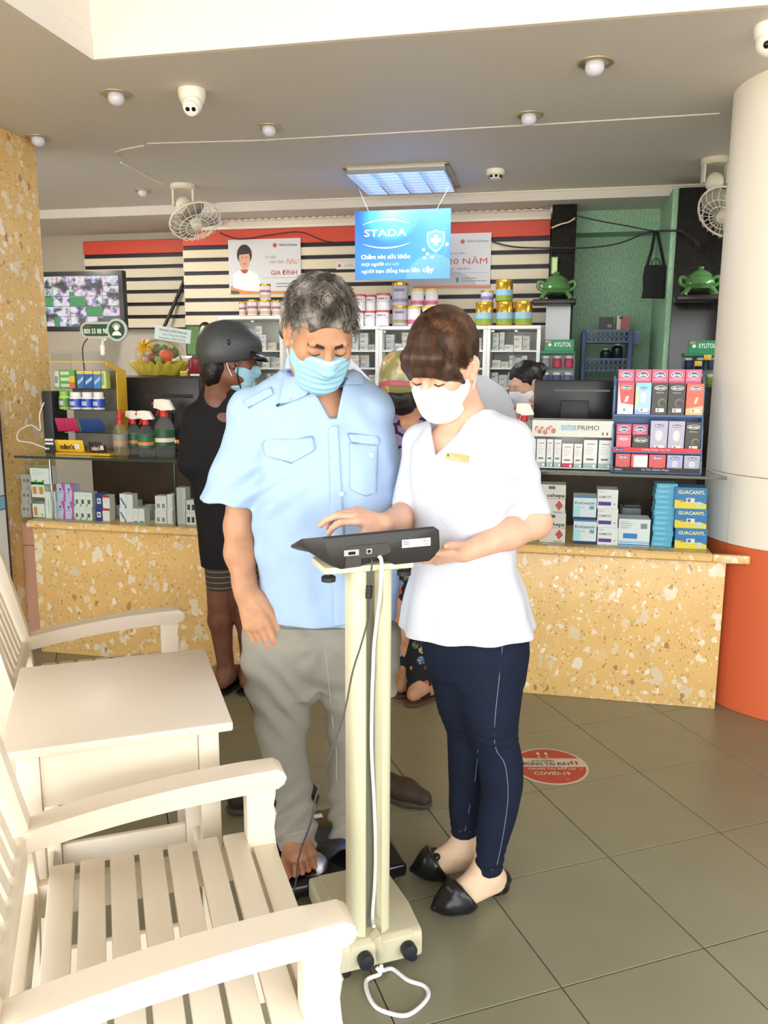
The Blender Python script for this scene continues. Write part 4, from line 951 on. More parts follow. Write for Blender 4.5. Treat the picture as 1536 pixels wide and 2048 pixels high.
def gen_w(rnd):
    th = rnd.uniform(0, 2*pi); ph = rnd.uniform(.0, 1.53); s = np.array([.0845, .1065, .0985]); c0 = np.array([0, -.016, .040])
    q = c0+s*np.array([cos(ph)*cos(th), cos(ph)*sin(th), sin(ph)])
    front = q[1] > .045 and q[2] > .06
    if q[1] > .06 and q[2] < .05: return None
    out = []; p = q.copy(); tgt = np.array([q[0]*1.1+rnd.gauss(0, .006), .09-12*q[0]*q[0]*.8, .016+rnd.uniform(-.006, .012)]) if front else np.array([.012+rnd.gauss(0, .008), -.112, -.03+rnd.gauss(0, .01)])
    for i in range(8):
        r = (p-c0)/s; k_ = np.linalg.norm(r); p2 = c0+r/k_*s*((1.006+.006*i) if front else 1.008+.0005*i); out.append(wh(*p2)); d = tgt-p2; l = np.linalg.norm(d)
        if l < .008: break
        p = p2+d/l*min(.022, l)
    return out if len(out) > 2 else None
strands(Wm, wh, 5200, 'hair_strand', 'hair_strands', gen_w, .0006, 5)
# tunic
WC = Sdf()
WC.stack(stk([(1295, 792, 1082, 2.0, .84), (1250, 804, 1069, 2.0, .84), (1180, 815, 1048, 2.0, .80), (1110, 829, 1027, 2.0, .74), (1060, 828, 1026, 2.0, .74), (1000, 824, 1034, 1.99, .74), (950, 822, 1040, 1.98, .74), (890, 822, 1046, 1.99, .64), (850, 856, 1024, 2.0, .58), (822, 905, 985, 2.01, .62)]), 0, p=2.15)
sleeve(WC, cpt(1022, 888, 2.0), cpt(1072, 1075, 1.965), .050, .0485, cpt(1072, 1024, 1.965), (.12, 0, -1), .03); sleeve(WC, cpt(842, 892, 2.06), cpt(812, 1055, 2.03), .046, .047, cpt(812, 1012, 2.03), (-.1, 0, -1), .03)
WC.cone(cpt(960, 852, 2.01), cpt(1025, 880, 2.0), .036, .044, .035); WC.cone(cpt(895, 855, 2.03), cpt(845, 882, 2.05), .034, .042, .03)
def wfold(P):
    x, z = P[:, 0], P[:, 2]; o = -.0035*nz(P, 9, 2)-.0022*nz(P, 24, 5); ax = cpt(1036, 1030, 2.0); r = np.hypot(x-ax[0], z-ax[2]); o = o-.007*np.sin(r*80+z*20)*np.exp(-r*8)
    return o-.006*np.sin(np.arctan2(P[:, 1]-2.0, x-cpt(930, 1100, 2.0)[0])*9)*sstep(1.0, .75, z)
WC.warp(wfold)
WC.plane((0, 0, cpt(1060, 1258, 2.0)[2]), (0, 0, -1), .003)
WC.cone(cpt(925, 760, 2.02), cpt(930, 830, 2.02), .070, .050, .008, 1)
WC.p.append(notch([(870, 828), (866, 870), (872, 912), (920, 868), (972, 805), (940, 790)], 1.90, 2.02))
wc = Wm.add('tunic', WC, 'coat_white', .0034)
for pts, r in (([(874, 914), (869, 960), (868, 1000), (880, 1030), (905, 1062)], .0012), ([(909, 1160), (906, 1185), (902, 1215)], .0012)):
    b = MB(); b.tube([tuple(on_sdf(WC, x, y, lift=.0002)) for x, y in pts], r, 6); Wm.add('seam', b, mat('seam_shade', '#cfd2da', rough=.8), parent=wc)
bp = [on_sdf(WC, x, y, lift=.004) for x, y in ((893, 904), (939, 912), (936, 926), (890, 918))]
b = MB(); n_ = np.cross(bp[1]-bp[0], bp[3]-bp[0]); n_ /= np.linalg.norm(n_); n_ = -n_ if n_[1] > 0 else n_
vs = [tuple(p) for p in bp]+[tuple(p+n_*.0025) for p in bp]; b.add(vs, [(0, 1, 2, 3), (4, 7, 6, 5)]+[(i, (i+1) % 4, 4+(i+1) % 4, 4+i) for i in range(4)], 0)
for (u0, u1, v0, v1) in ((.06, .26, .25, .6), (.34, .92, .28, .42), (.38, .9, .56, .70)):
    q = lambda u, v: tuple(bp[0]+(bp[1]-bp[0])*u+(bp[3]-bp[0])*v+n_*.0029); b.add([q(u0, v0), q(u1, v0), q(u1, v1), q(u0, v1)], [(0, 1, 2, 3)], 1)
Wm.add('name_badge', b, [mat('badge_gold', '#c8a56c', rough=.3), mat('badge_ink', '#2f6a4a', rough=.6)], parent=wc)
b = MB()
for i in range(16):
    t = i/15; p = on_sdf(WB, 962-52*t-8*sin(pi*t), 828+44*t, lift=.002); b.sphere(tuple(p), .0014 if i % 3 else .0026, 8, 6)
Wm.add('necklace', b, mat('silver', '#d8d4cc', rough=.2, metal=1))
# jeans
WJ = Sdf()
WJ.stack(stk([(1345, 865, 1045, 2.01, .62), (1300, 850, 1050, 2.01, .72), (1220, 850, 1045, 2.0, .72)]), 0)
WJ.stack(stk(WL), .03); WJ.stack(stk(WR), .03)
WJ.warp(lambda P: -.0016*nz(P, 26, 3)-.0016*np.sin(P[:, 2]*260+3*nz(P, 16, 1))*(sstep(.22, .10, P[:, 2])+.6*np.exp(-((P[:, 2]-.47)/.035)**2)))
wj = Wm.add('jeans', WJ, 'denim', .0032)
fabric('stitch', '#6f7a94', 500)
for pts in ([(1005, 1290), (998, 1360), (990, 1440), (991, 1495), (1010, 1530), (1016, 1590), (1008, 1660), (994, 1730)], [(956, 1500), (950, 1560), (938, 1620), (930, 1662)]):
    b = MB(); b.tube([tuple(p) for p in bez([on_sdf(WJ, x, y, lift=.0003) for x, y in pts], 5)], .0011, 5); Wm.add('seam', b, 'stitch', parent=wj)
for row in ([(951, 1733), (965, 1737), (985, 1740), (1001, 1738)], [(904, 1659), (920, 1663), (940, 1664), (953, 1660)]):
    b = MB(); b.tube([tuple(on_sdf(WJ, x, y, lift=.0003)) for x, y in row], .0011, 5); Wm.add('hem', b, 'stitch', parent=wj)
# stockinged feet and mules
fabric('sock_nude', '#dcc0a2', 1200, .1); mat('mule_black', '#17171a', rough=.28, bump=.15, bscale=30)
def dress_foot(an, toe):
    So = Sdf(); g = foot(So, an, toe, .022, .90, side=1, toes=False); So.cone(np.array(an)+(0, 0, .10), np.array(an), .030, .031, .02)
    L_ = np.linalg.norm((np.array(toe)-an)[:2]); So.plane(g(L_-.058, 0, 0), g(L_-.04, 0, 0)-g(L_-.05, 0, 0), .01)
    sk = Wm.add('sock', So, 'sock_nude', .003)
    U = Sdf(); U.chain([g(.075, 0, .018), g(L_-.09, 0, .016), g(L_-.045, .002, .010), g(L_-.004, .004, .004)], [.046, .047, .034, .008], .02, flat=1.15, fdir=(0, 0, 1))
    U.cone(g(.090, 0, .034), g(L_-.07, 0, .020), .038, .030, .02)
    hv = g(1, 0, 0)-g(0, 0, 0)
    U.warp(lambda P: .0007*np.sin(np.arctan2((P-g(L_-.095, 0, .05))@np.cross((0, 0, 1), hv), (P-g(L_-.095, 0, .05))@hv)*12)*sstep(.02, .04, P[:, 2]))
    U.plane(g(.076, 0, .03), -hv+np.array((0, 0, .70)), .006); U.plane((0, 0, .002), (0, 0, -1), .002)
    bw = Sdf(); bw.cone(g(L_-.070, -.014, .047), g(L_-.046, .010, .034), .010, .007, .008); bw.cone(g(L_-.070, .016, .047), g(L_-.046, -.008, .034), .010, .007, .008); U.grp(bw, .006)
    sl_ = Sdf(); sl_.chain([g(-.045, 0, .022), g(.02, 0, .021), g(.09, 0, .012), g(L_-.06, 0, .006), g(L_-.01, .004, .004)], [.030, .028, .034, .032, .008], .01, flat=5, fdir=(0, 0, 1)); sl_.plane((0, 0, .001), (0, 0, -1), .001); U.grp(sl_, .004)
    hl_ = Sdf(); hl_.cone(g(-.048, 0, .002), g(-.048, 0, .024), .023, .025, 0); hl_.cone(g(-.03, 0, .002), g(-.03, 0, .024), .022, .025, 0); hl_.plane((0, 0, .001), (0, 0, -1), .001); U.grp(hl_, .003)
    Wm.add('shoe', U, 'mule_black', .0026)
def flat(p, z): return np.array([p[0], p[1], z])
dress_foot(flat(cpt(976, 1700, 1.965), .10), flat(cpt(866, 1835, 1.885), 0))
dress_foot(flat(cpt(930, 1650, 2.075), .10), flat(cpt(822, 1755, 2.05), 0))
# ---------------------------------------------------------------- customers and staff further back
def simple(label, px, D, hair='#151210', sk='skin_brown', group=None): return Person(label, px, D, group)
mat('hair_black', '#120f0e', rough=.45, bump=.6, bscale=90)
# customer with a grey helmet, seen from behind at the counter
C1 = simple('person in a black shirt, checked shorts and grey helmet standing at the counter', 440, 3.38)
h1 = Loc(cpt(462, 718, 3.36), (.93, .30, -.16), sc=1.0); S1 = Sdf(); head(S1, h1)
S1.cone(h1(0, -.03, -.05), cpt(435, 800, 3.38), .055, .062, .03)
S1.stack(stk([(1100, 412, 490, 3.38), (950, 400, 510, 3.38), (830, 400, 510, 3.38), (800, 420, 480, 3.38)], .7), .04)
for sx, ex, hx in ((505, 525, 560), (385, 400, 0)):
    if hx: S1.chain([cpt(sx, 840, 3.36), cpt(ex, 960, 3.34), cpt(hx, 935, 3.30)], [.045, .038, .028], .02); hand(S1, cpt(hx, 935, 3.30), (.6, .2, .1), (0, -.3, 1), [(.3, .4, .3)]*4, side=-1, sc=1.0)
for a, k_, f_, tx in (((440, 1160), (441, 1240), (452, 1345), 1), ((490, 1170), (496, 1240), (500, 1352), 1)):
    S1.chain([cpt(*a, 3.38), cpt(*k_, 3.38), cpt(*f_, 3.40)], [.060, .052, .030], .02)
    p = cpt(f_[0], f_[1], 3.40); foot(S1, flat(p, .10), flat(p, 0)+np.array((.05, .19, 0)), .018, 1.0, toes=False)
C1.add('body', S1, 'skin_brown', .005)
T1 = Sdf(); T1.stack(stk([(1128, 404, 492, 3.38, .9), (1000, 388, 505, 3.38, .72), (900, 372, 512, 3.38, .62), (835, 374, 512, 3.38, .54), (790, 396, 500, 3.38, .50), (765, 412, 478, 3.38, .8)]), 0, p=2.2); T1.cone(cpt(505, 832, 3.37), cpt(522, 915, 3.35), .06, .06, .03); T1.cone(cpt(392, 832, 3.38), cpt(385, 925, 3.34), .055, .06, .03)
T1.warp(lambda P: -.004*nz(P, 9, 2)-.003*nz(P, 22, 7)); C1.add('shirt', T1, 'tee_black', .006)
m = mat('plaid', '#4b403a', rough=.85); nt, N, L, B = nodes(m); tc = N('ShaderNodeTexCoord'); sp = N('ShaderNodeSeparateXYZ'); L(tc.outputs['Object'], sp.inputs[0])
w1_ = N('ShaderNodeMath', operation='MODULO'); w1_.inputs[1].default_value = .024; L(sp.outputs[2], w1_.inputs[0]); lt1 = N('ShaderNodeMath', operation='LESS_THAN'); lt1.inputs[1].default_value = .0035; L(w1_.outputs[0], lt1.inputs[0])
mxp = N('ShaderNodeMix', data_type='RGBA'); mxp.inputs[6].default_value = lin('#43382f'); mxp.inputs[7].default_value = lin('#8f867c'); L(lt1.outputs[0], mxp.inputs[0]); L(mxp.outputs[2], B.inputs['Base Color'])
R1 = Sdf(); R1.stack(stk([(1178, 414, 470, 3.38, 1.0), (1120, 408, 476, 3.38, 1.0), (1080, 405, 490, 3.38, .8)]), 0); R1.stack(stk([(1180, 466, 522, 3.38, 1.0), (1120, 452, 512, 3.38, 1.0), (1080, 420, 500, 3.38, .8)]), .02); R1.warp(lambda P: -.004*nz(P, 14, 2)); C1.add('shorts', R1, 'plaid', .006)
def helmet(P, L, m, brim=True, cut=(0, .22, -.6)):
    S = Sdf(); S.ell(L(0, -.012, .052), np.array((.104, .132, .100))*L.s, L.R, 0); S.ell(L(0, -.03, .01), np.array((.100, .112, .080))*L.s, L.R, .02)
    S.ell(L(0, .10, -.05), np.array((.09, .085, .075))*L.s, L.R, .01, 1); S.plane(L(0, 0, -.012), L.R@np.array((0, .30, -1.)), .006)
    return P.add('helmet', S, m, .004)
he = helmet(C1, h1, mat('helmet_grey', '#3c3f42', rough=.42, bump=.1, bscale=400))
b = MB(); vs = []; fs = []
for i in range(13):
    a = -1.15+2.3*i/12
    for r, zz in ((1.0, .022), (1.32, -.004)):
        vs.append(tuple(h1(sin(a)*.094*r*(1 if r == 1 else .98), .022+cos(a)*.100*r, zz+.02)))
fs = [(2*i, 2*i+2, 2*i+3, 2*i+1) for i in range(12)]; b.add(vs, fs, 0, True); o = C1.add('visor', b, mat('visor_black', '#161618', rough=.3), parent=he); md = o.modifiers.new('t', 'SOLIDIFY'); md.thickness = .005
b = MB(); b.tube([tuple(p) for p in bez([h1(.088, .03, .0), h1(.080, .022, -.05), h1(.05, .05, -.112), h1(0, .066, -.128), h1(-.05, .05, -.112), h1(-.08, .022, -.05), h1(-.088, .03, 0)], 5)], [(.002, .008)]*31, 6); C1.add('chin_strap', b, 'visor_black', parent=he)
b = MB(); b.M = Matrix.Translation(h1(.104, -.03, .06)); b.sphere((0, 0, 0), (.006, .006, .013)); C1.add('vent', b, 'visor_black', parent=he)
HN = Sdf(); HN.ell(h1(0, -.06, -.04), (.074, .060, .065), h1.R, 0); HN.ell(h1(0, -.065, -.085), (.055, .045, .04), h1.R, .03); HN.warp(lambda P: .005*nz(P, 60, 2)); C1.add('hair', HN, 'hair_black', .005)
mask(C1, h1, 'mask_blue', 'face_mask')
# slippers
for f_ in ((452, 1345), (500, 1352)):
    p = cpt(f_[0], f_[1], 3.40); S = Sdf(); S.chain([flat(p, .009)+np.array((-.012, -.05, 0)), flat(p, .009)+np.array((.05, .18, 0))], [.040, .045], 0, flat=5, fdir=(0, 0, 1)); S.plane((0, 0, .0015), (0, 0, -1), .001); C1.add('slipper', S, 'visor_black', .004)

# customer in purple, mostly hidden
C2 = simple('person in a purple patterned blouse, floral trousers and painted helmet at the counter', 815, 3.3)
h2 = Loc(cpt(812, 770, 3.28), (.35, .92, -.1), sc=.95); S2 = Sdf(); head(S2, h2); S2.cone(h2(0, -.03, -.05), cpt(818, 830, 3.3), .048, .056, .03)
S2.stack(stk([(1150, 782, 860, 3.30), (1000, 785, 860, 3.30), (850, 785, 852, 3.30)], .7), .04)
S2.chain([cpt(856, 850, 3.3), cpt(872, 950, 3.28), cpt(880, 935, 3.18)], [.04, .034, .025], .02)
S2.chain([cpt(835, 1170, 3.3), cpt(838, 1280, 3.31), cpt(840, 1372, 3.29)], [.05, .04, .028], .02); S2.chain([cpt(800, 1170, 3.3), cpt(803, 1270, 3.3), cpt(812, 1352, 3.33)], [.05, .04, .026], .02)
for f_ in ((838, 1385, 3.27), (815, 1352, 3.36)):
    p = cpt(*f_); foot(S2, flat(p, .10), flat(p, 0)+np.array((.15, .13, 0)), .014, .92, toes=False)
C2.add('body', S2, 'skin_tan', .005)
m = mat('purple_cloth', '#6f5c86', rough=.85); nt, N, L, B = nodes(m); tc = N('ShaderNodeTexCoord'); v = N('ShaderNodeTexVoronoi', feature='DISTANCE_TO_EDGE', i_Scale=20.0); L(tc.outputs['Object'], v.inputs['Vector']); r = ramp(N, [(.0, '#1a1620'), (.09, '#1a1620'), (.11, '#7d6a96')]); L(v.outputs['Distance'], r.inputs[0]); L(r.outputs[0], B.inputs['Base Color'])
T2 = Sdf(); T2.stack(stk([(1120, 774, 868, 3.30, .8), (1000, 772, 864, 3.30, .72), (900, 768, 864, 3.30, .64), (845, 774, 858, 3.30, .52), (812, 795, 840, 3.30, .5)]), 0, p=2.2); T2.cone(cpt(782, 850, 3.3), cpt(778, 960, 3.27), .05, .055, .03); T2.cone(cpt(852, 850, 3.3), cpt(868, 930, 3.28), .05, .05, .03); T2.warp(lambda P: -.004*nz(P, 12, 2)); C2.add('blouse', T2, 'purple_cloth', .006)
m = mat('floral', '#15151a', rough=.85); nt, N, L, B = nodes(m); tc = N('ShaderNodeTexCoord'); v = N('ShaderNodeTexVoronoi', i_Scale=24.0); L(tc.outputs['Object'], v.inputs['Vector']); sp = N('ShaderNodeSeparateColor'); L(v.outputs['Color'], sp.inputs[0]); r = ramp(N, [(.0, '#b9625e'), (.28, '#c98a84'), (.3, '#6f8fb8'), (.5, '#8fb0cc'), (.52, '#c9b46a'), (.72, '#5c7a52'), (.85, '#15151a')], 'CONSTANT'); L(sp.outputs[0], r.inputs[0])
lt1 = N('ShaderNodeMath', operation='LESS_THAN'); lt1.inputs[1].default_value = .42; L(v.outputs['Distance'], lt1.inputs[0]); nzz = N('ShaderNodeTexNoise', i_Scale=110.0); L(tc.outputs['Object'], nzz.inputs['Vector']); ml = N('ShaderNodeMath', operation='MULTIPLY'); L(lt1.outputs[0], ml.inputs[0]); rr_ = ramp(N, [(.35, '#3a3a3a'), (.55, '#ffffff')]); L(nzz.outputs[0], rr_.inputs[0]); L(rr_.outputs[0], ml.inputs[1])
mxp = N('ShaderNodeMix', data_type='RGBA'); mxp.inputs[6].default_value = lin('#15151a'); L(ml.outputs[0], mxp.inputs[0]); L(r.outputs[0], mxp.inputs[7]); L(mxp.outputs[2], B.inputs['Base Color'])
R2 = Sdf(); R2.stack(stk([(1390, 812, 862, 3.28, .9), (1300, 812, 864, 3.30, .9), (1180, 812, 862, 3.30, .9), (1080, 785, 862, 3.30, .8)]), 0); R2.stack(stk([(1325, 774, 817, 3.32, .9), (1270, 776, 815, 3.31, .9), (1180, 778, 832, 3.30, .9), (1080, 785, 862, 3.30, .8)]), .02); R2.warp(lambda P: -.004*nz(P, 14, 2)); C2.add('trousers', R2, 'floral', .006)
m = mat('helmet_painted', '#b08a4a', rough=.3, coat=.4); nt, N, L, B = nodes(m); tc = N('ShaderNodeTexCoord'); v = N('ShaderNodeTexNoise', i_Scale=9.0, i_Detail=2.0); L(tc.outputs['Object'], v.inputs['Vector']); r = ramp(N, [(.38, '#8d8a5a'), (.46, '#cdb98a'), (.53, '#d9803a'), (.6, '#c9553a'), (.7, '#a8824a')]); L(v.outputs[0], r.inputs[0]); L(r.outputs[0], B.inputs['Base Color'])
he2 = helmet(C2, h2, 'helmet_painted'); b = MB(); b.tube([tuple(h2(sin(a)*.103, -.016+cos(a)*.128, -.004-.030*(1-cos(a-pi))*.0)) for a in [i*2*pi/32 for i in range(32)]], [(.011, .003)]*32, 6, closed=True); C2.add('rim_band', b, mat('band_pink', '#b05a66', rough=.5), parent=he2)
HN = Sdf(); HN.ell(h2(0, -.055, -.06), (.07, .055, .065), h2.R, 0); HN.warp(lambda P: .005*nz(P, 60, 2)); C2.add('hair', HN, 'hair_black', .005)
for f_ in ((838, 1385, 3.27), (815, 1352, 3.36)):
    p = cpt(*f_); S = Sdf(); S.chain([flat(p, .008)+np.array((-.03, -.03, 0)), flat(p, .008)+np.array((.14, .125, 0))], [.038, .04], 0, flat=5, fdir=(0, 0, 1)); S.plane((0, 0, .0015), (0, 0, -1), .001); C2.add('slipper', S, mat('slipper_brown', '#5a3f2c', rough=.6), .004)

# staff behind the counter
def staff(label, hpx, hpy, D, fwd, rows, bun=False, sc=.95, mk=True):
    P = simple(label, hpx, D); h_ = Loc(cpt(hpx, hpy, D), fwd, sc=sc); S = Sdf(); head(S, h_); rr = stk(rows); top = rr[-1]
    S.cone(h_(0, -.03, -.05), np.array((top[1], top[2], top[0]-.03)), .045, .05, .03)
    low = rr[0]; S.stack([(q[0], q[1], q[2], q[3]*.85, q[4]*.85) for q in rr], .04)
    for s in (-1, 1): S.chain([(low[1]+s*.07, low[2], low[0]), (low[1]+s*.07, low[2], .5), (low[1]+s*.07, low[2], .06)], [.07, .05, .035], .02); S.cone((low[1]+s*.07, low[2]+.02, .03), (low[1]+s*.07, low[2]-.14, .025), .03, .025, .02)
    P.add('body', S, 'skin_fair' if bun else 'skin_tan', .005)
    C = Sdf(); C.stack([(low[0]-.35, low[1], low[2], low[3]*1.0, low[4])]+rr, 0, p=2.2); C.warp(lambda Q: -.004*nz(Q, 10, 2)-.002*nz(Q, 25, 2)); P.add('tunic', C, 'coat_white', .006)
    LG = Sdf()
    for s in (-1, 1): LG.chain([(low[1]+s*.07, low[2], low[0]-.3), (low[1]+s*.07, low[2], .10)], [.085, .055], .01)
    P.add('trousers', LG, 'tee_black', .008)
    HH = Sdf(); HH.ell(h_(0, -.018, .038), np.array((.083, .104, .094))*sc, h_.R, 0); HH.ell(h_(0, .10, -.03), np.array((.072, .060, .085))*sc, h_.R, .006, 1); HH.plane(h_(0, 0, -.06), h_.R@np.array((0, 0, -1.)), .01)
    for x in (-1, 1): HH.ell(h_(x*.085, .0, -.012), (.016, .024, .034), h_.R, .006, 1)
    if bun: HH.ell(h_(.0, -.125, .045), (.042, .038, .040), h_.R, .015); HH.warp(lambda Q: .003*nz(Q, 80, 2))
    P.add('hair', HH, 'hair_black', .004)
    if mk: mask(P, h_, 'mask_white', 'face_mask', pleat=False)
    return P
staff('person with a black hair bun and white mask sitting behind the counter screen', 1050, 768, 4.45, (-.80, -.50, -.32), [(1000, 1000, 1125, 4.5, .7), (900, 1008, 1118, 4.5, .6), (850, 1022, 1105, 4.5, .5), (815, 1050, 1085, 4.5, .6)], True)
staff('person in a white tunic bending behind the pharmacist', 905, 742, 4.2, (-.7, -.6, -.4), [(1000, 930, 1040, 4.3, .7), (880, 935, 1036, 4.3, .7), (810, 930, 1028, 4.3, .6), (775, 915, 1010, 4.3, .6), (750, 900, 970, 4.3, .6)])
staff('person in a white tunic behind the counter, hidden by the man on the scale', 655, 672, 4.6, (-.3, -.9, -.2), [(1000, 600, 745, 4.6, .6), (850, 590, 752, 4.6, .55), (760, 600, 742, 4.6, .5), (715, 640, 700, 4.6, .55)])
# the man's own shoes, left beside the scale
def shoe(label, px, py, ang):
    t = pz(px, py, 0); S = Sdf(); d = np.array((cos(ang), sin(ang), 0)); n_ = np.array((-sin(ang), cos(ang), 0)); g = lambda a, q, z: d*a+n_*q+np.array((0, 0, z))
    S.chain([g(-.10, 0, .04), g(-.02, 0, .045), g(.07, 0, .035), g(.13, 0, .026)], [.036, .038, .040, .030], .02); S.cone(g(-.095, 0, .06), g(-.06, 0, .07), .030, .028, .02); S.ell(g(-.06, 0, .10), (.055, .026, .045), np.stack([d, n_, (0, 0, 1)], 1), .008, 1); S.plane((0, 0, .014), (0, 0, -1), .002)
    so2 = Sdf(); so2.chain([g(-.10, 0, .012), g(.0, 0, .012), g(.08, 0, .012), g(.13, 0, .012)], [.040, .038, .044, .033], .01, flat=2.6, fdir=(0, 0, 1)); so2.plane((0, 0, .001), (0, 0, -1), .001)
    r_ = thing('shoe', label, 'shoe', (t.x, t.y, 0), 0, 'pair of brown shoes by the scale'); obj('upper', S.build('upper', .004), mat('shoe_brown', '#3b2b22', rough=.6), r_); obj('sole', so2.build('sole', .004), mat('shoe_sole', '#4a453d', rough=.8), r_)
shoe('brown shoe lying on the floor between the scale and the pharmacist', 775, 1592, YAW-.5)
shoe('brown shoe lying on the floor between the scale and the side table', 540, 1612, YAW+.3)
# ================================================================ ceiling fittings
mat('white_plastic', '#f0ece2', rough=.4); mat('brass_ring', '#c3b48e', rough=.3, metal=.6); mat('bulb_glass', '#d3d2de', rough=.2, emit='#cfd0e6', es=.08)
dl = MB(); dl.lathe([(.034, .004), (.036, .0), (.062, -.006), (.068, -.003), (.068, .0)], 32, cap=False)
dlm = dl.mesh('ring'); dlm.materials.append(MATS['brass_ring'])
bl = MB(); bl.lathe([(.001, -.046), (.016, -.044), (.028, -.036), (.034, -.024), (.035, -.010), (.030, .0)], 24, cap=False); blm = bl.mesh('bulb'); blm.materials.append(MATS['bulb_glass'])
where = [((1190, 125), 1.0, ZC, 'next to the white column'), ((1058, 230), .95, ZC, 'above the hanging blue sign'), ((232, 188), .95, ZC, 'beside the dome camera'), ((538, 254), .9, ZC, 'between the dome camera and the light panel'), ((76, 275), .9, ZC, 'against the terrazzo wall'), ((285, 381), .8, ZC, 'beside the ceiling fan bracket'), ((1108, 415), .8, 2.44, 'over the black granite pier'), ((440, 440), .8, 2.44, 'behind the wire fan')]
for (x, y), s_, z, w in where:
    p = pz(x, y, z); t = thing('downlight', 'round recessed ceiling light '+w, 'downlight', (p.x, p.y, z-.0005), 0, 'recessed ceiling lights'); t.scale = (s_, s_, s_)
    for n_, me in (('ring', dlm), ('bulb', blm)):
        o = bpy.data.objects.new(n_, me); COL.objects.link(o); o.parent = t
# dome camera
p = pz(384, 180, ZC); t = thing('dome_camera', 'white dome security camera fixed to the ceiling', 'camera', (p.x, p.y, ZC), atan2(-p.y, -p.x)-pi/2*-1, None)
t.rotation_euler = (0, 0, YAW)
obj('mount', MB().lathe([(.055, 0), (.056, -.01), (.053, -.03), (.046, -.048), (.03, -.06)], 32), 'white_plastic', t)
obj('eyeball', MB().sphere((.004, -.022, -.062), .040, 24, 16), 'white_plastic', t)
d = Vector((.02, -.80, -.60)).normalized(); c0 = Vector((.004, -.022, -.062))
R_ = d.to_track_quat('Z', 'Y').to_matrix().to_4x4()
b = MB(); b.M = Matrix.Translation(c0+d*.030) @ R_; b.lathe([(.029, 0), (.029, .012), (.026, .014)], 28); fc = obj('face_plate', b, 'white_plastic', t)
for s_, r_ in ((-1, .0085), (1, .0085)):
    b = MB(); b.M = Matrix.Translation(c0+d*.0435) @ R_; b.lathe([(r_, 0), (r_, .002), (r_*.6, .0024)], 18, (s_*.012, 0, 0)); obj('lens', b, 'black_gloss', fc)
# smoke detector
p = pz(991, 340, ZC); t = thing('smoke_detector', 'white round smoke detector on the ceiling', 'detector', (p.x, p.y, ZC), YAW)
obj('base', MB().lathe([(.052, 0), (.052, -.022), (.047, -.028)], 28), 'white_plastic', t)
b = MB(); b.lathe([(.034, -.028), (.036, -.036), (.03, -.048), (.012, -.052)], 24); obj('chamber', b, 'white_plastic', t)
for i in range(8): a = 2*pi*i/8; b = MB(); b.M = Matrix.Rotation(a, 4, 'Z'); b.box(.0345, .0375, -.008, .008, -.044, -.031); obj('vent', b, 'black_gloss', t)
# louvre light panel
q = [pz(x, y, ZC) for x, y in ((690, 333), (890, 324), (916, 371), (737, 381))]; cx = sum(v.x for v in q)/4; cy = sum(v.y for v in q)/4; hs = .295
an_ = atan2((q[1]-q[0]).y, (q[1]-q[0]).x)
t = thing('light_panel', 'square louvred fluorescent light panel in the ceiling', 'ceiling light', (cx, cy, ZC), an_)
fr = MB()
for a in range(4): fr.M = Matrix.Rotation(a*pi/2, 4, 'Z'); fr.box(-hs, hs, hs-.022, hs, -.010, .0)
obj('frame', fr, mat('panel_frame', '#b9b19c', rough=.4, metal=.5), t)
obj('tube_tray', MB().box(-hs+.022, hs-.022, -hs+.022, hs-.022, -.002, -.0005), mat('tube_glow', '#e9f2ff', emit='#e6f0ff', es=2.4), t)
mat('louvre', '#c8d0da', rough=.15, metal=.9)
for i in range(5): x = -hs+.022+(2*hs-.044)*(i)/4; obj('louvre', MB().box(x-.004, x+.004, -hs+.022, hs-.022, -.045, -.0025), 'louvre', t)
for j in range(9): y = -hs+.022+(2*hs-.044)*j/8; obj('louvre', MB().box(-hs+.022, hs-.022, y-.0015, y+.0015, -.038, -.003), 'louvre', t)
# hanging sign
YSG = pz(735, 381, ZC).y-.02
c4 = [(710, 423), (902, 417), (896, 557), (712, 560)]
# put the board on a vertical plane below the panel
p0 = pY(710, 423, YSG); p1 = p0+(pY(902, 417, YSG)-p0); wS = (p1-p0).length; p3 = pY(712, 560, YSG); hS = p0.z-p3.z
sg = thing('hanging_sign', 'blue advertising board hanging below the light panel on two strings', 'sign', (p0.x, YSG, p3.z), 0)
m = mat('sign_blue', '#2f78e8', rough=.35); nt, N, L, B = nodes(m); tc = N('ShaderNodeTexCoord'); sp = N('ShaderNodeSeparateXYZ'); L(tc.outputs['Object'], sp.inputs[0])
d1 = N('ShaderNodeVectorMath', operation='DISTANCE'); d1.inputs[1].default_value = (wS*.36, 0, hS*1.02); L(tc.outputs['Object'], d1.inputs[0]); r = ramp(N, [(.0, '#6fe0f2'), (.25, '#45a8f2'), (.55, '#2b66e6'), (1, '#3a7fe8')]); mr = N('ShaderNodeMath', operation='DIVIDE'); mr.inputs[1].default_value = wS*.62; L(d1.outputs['Value'], mr.inputs[0]); L(mr.outputs[0], r.inputs[0])
d2 = N('ShaderNodeVectorMath', operation='DISTANCE'); d2.inputs[1].default_value = (wS*.82, 0, -hS*.05); L(tc.outputs['Object'], d2.inputs[0]); lt = N('ShaderNodeMath', operation='LESS_THAN'); lt.inputs[1].default_value = wS*.28; L(d2.outputs['Value'], lt.inputs[0]); ml = N('ShaderNodeMath', operation='MULTIPLY'); ml.inputs[1].default_value = .25; L(lt.outputs[0], ml.inputs[0])
mx = N('ShaderNodeMix', data_type='RGBA'); mx.inputs[7].default_value = lin('#86b4f2'); L(ml.outputs[0], mx.inputs[0]); L(r.outputs[0], mx.inputs[6]); L(mx.outputs[2], B.inputs['Base Color'])
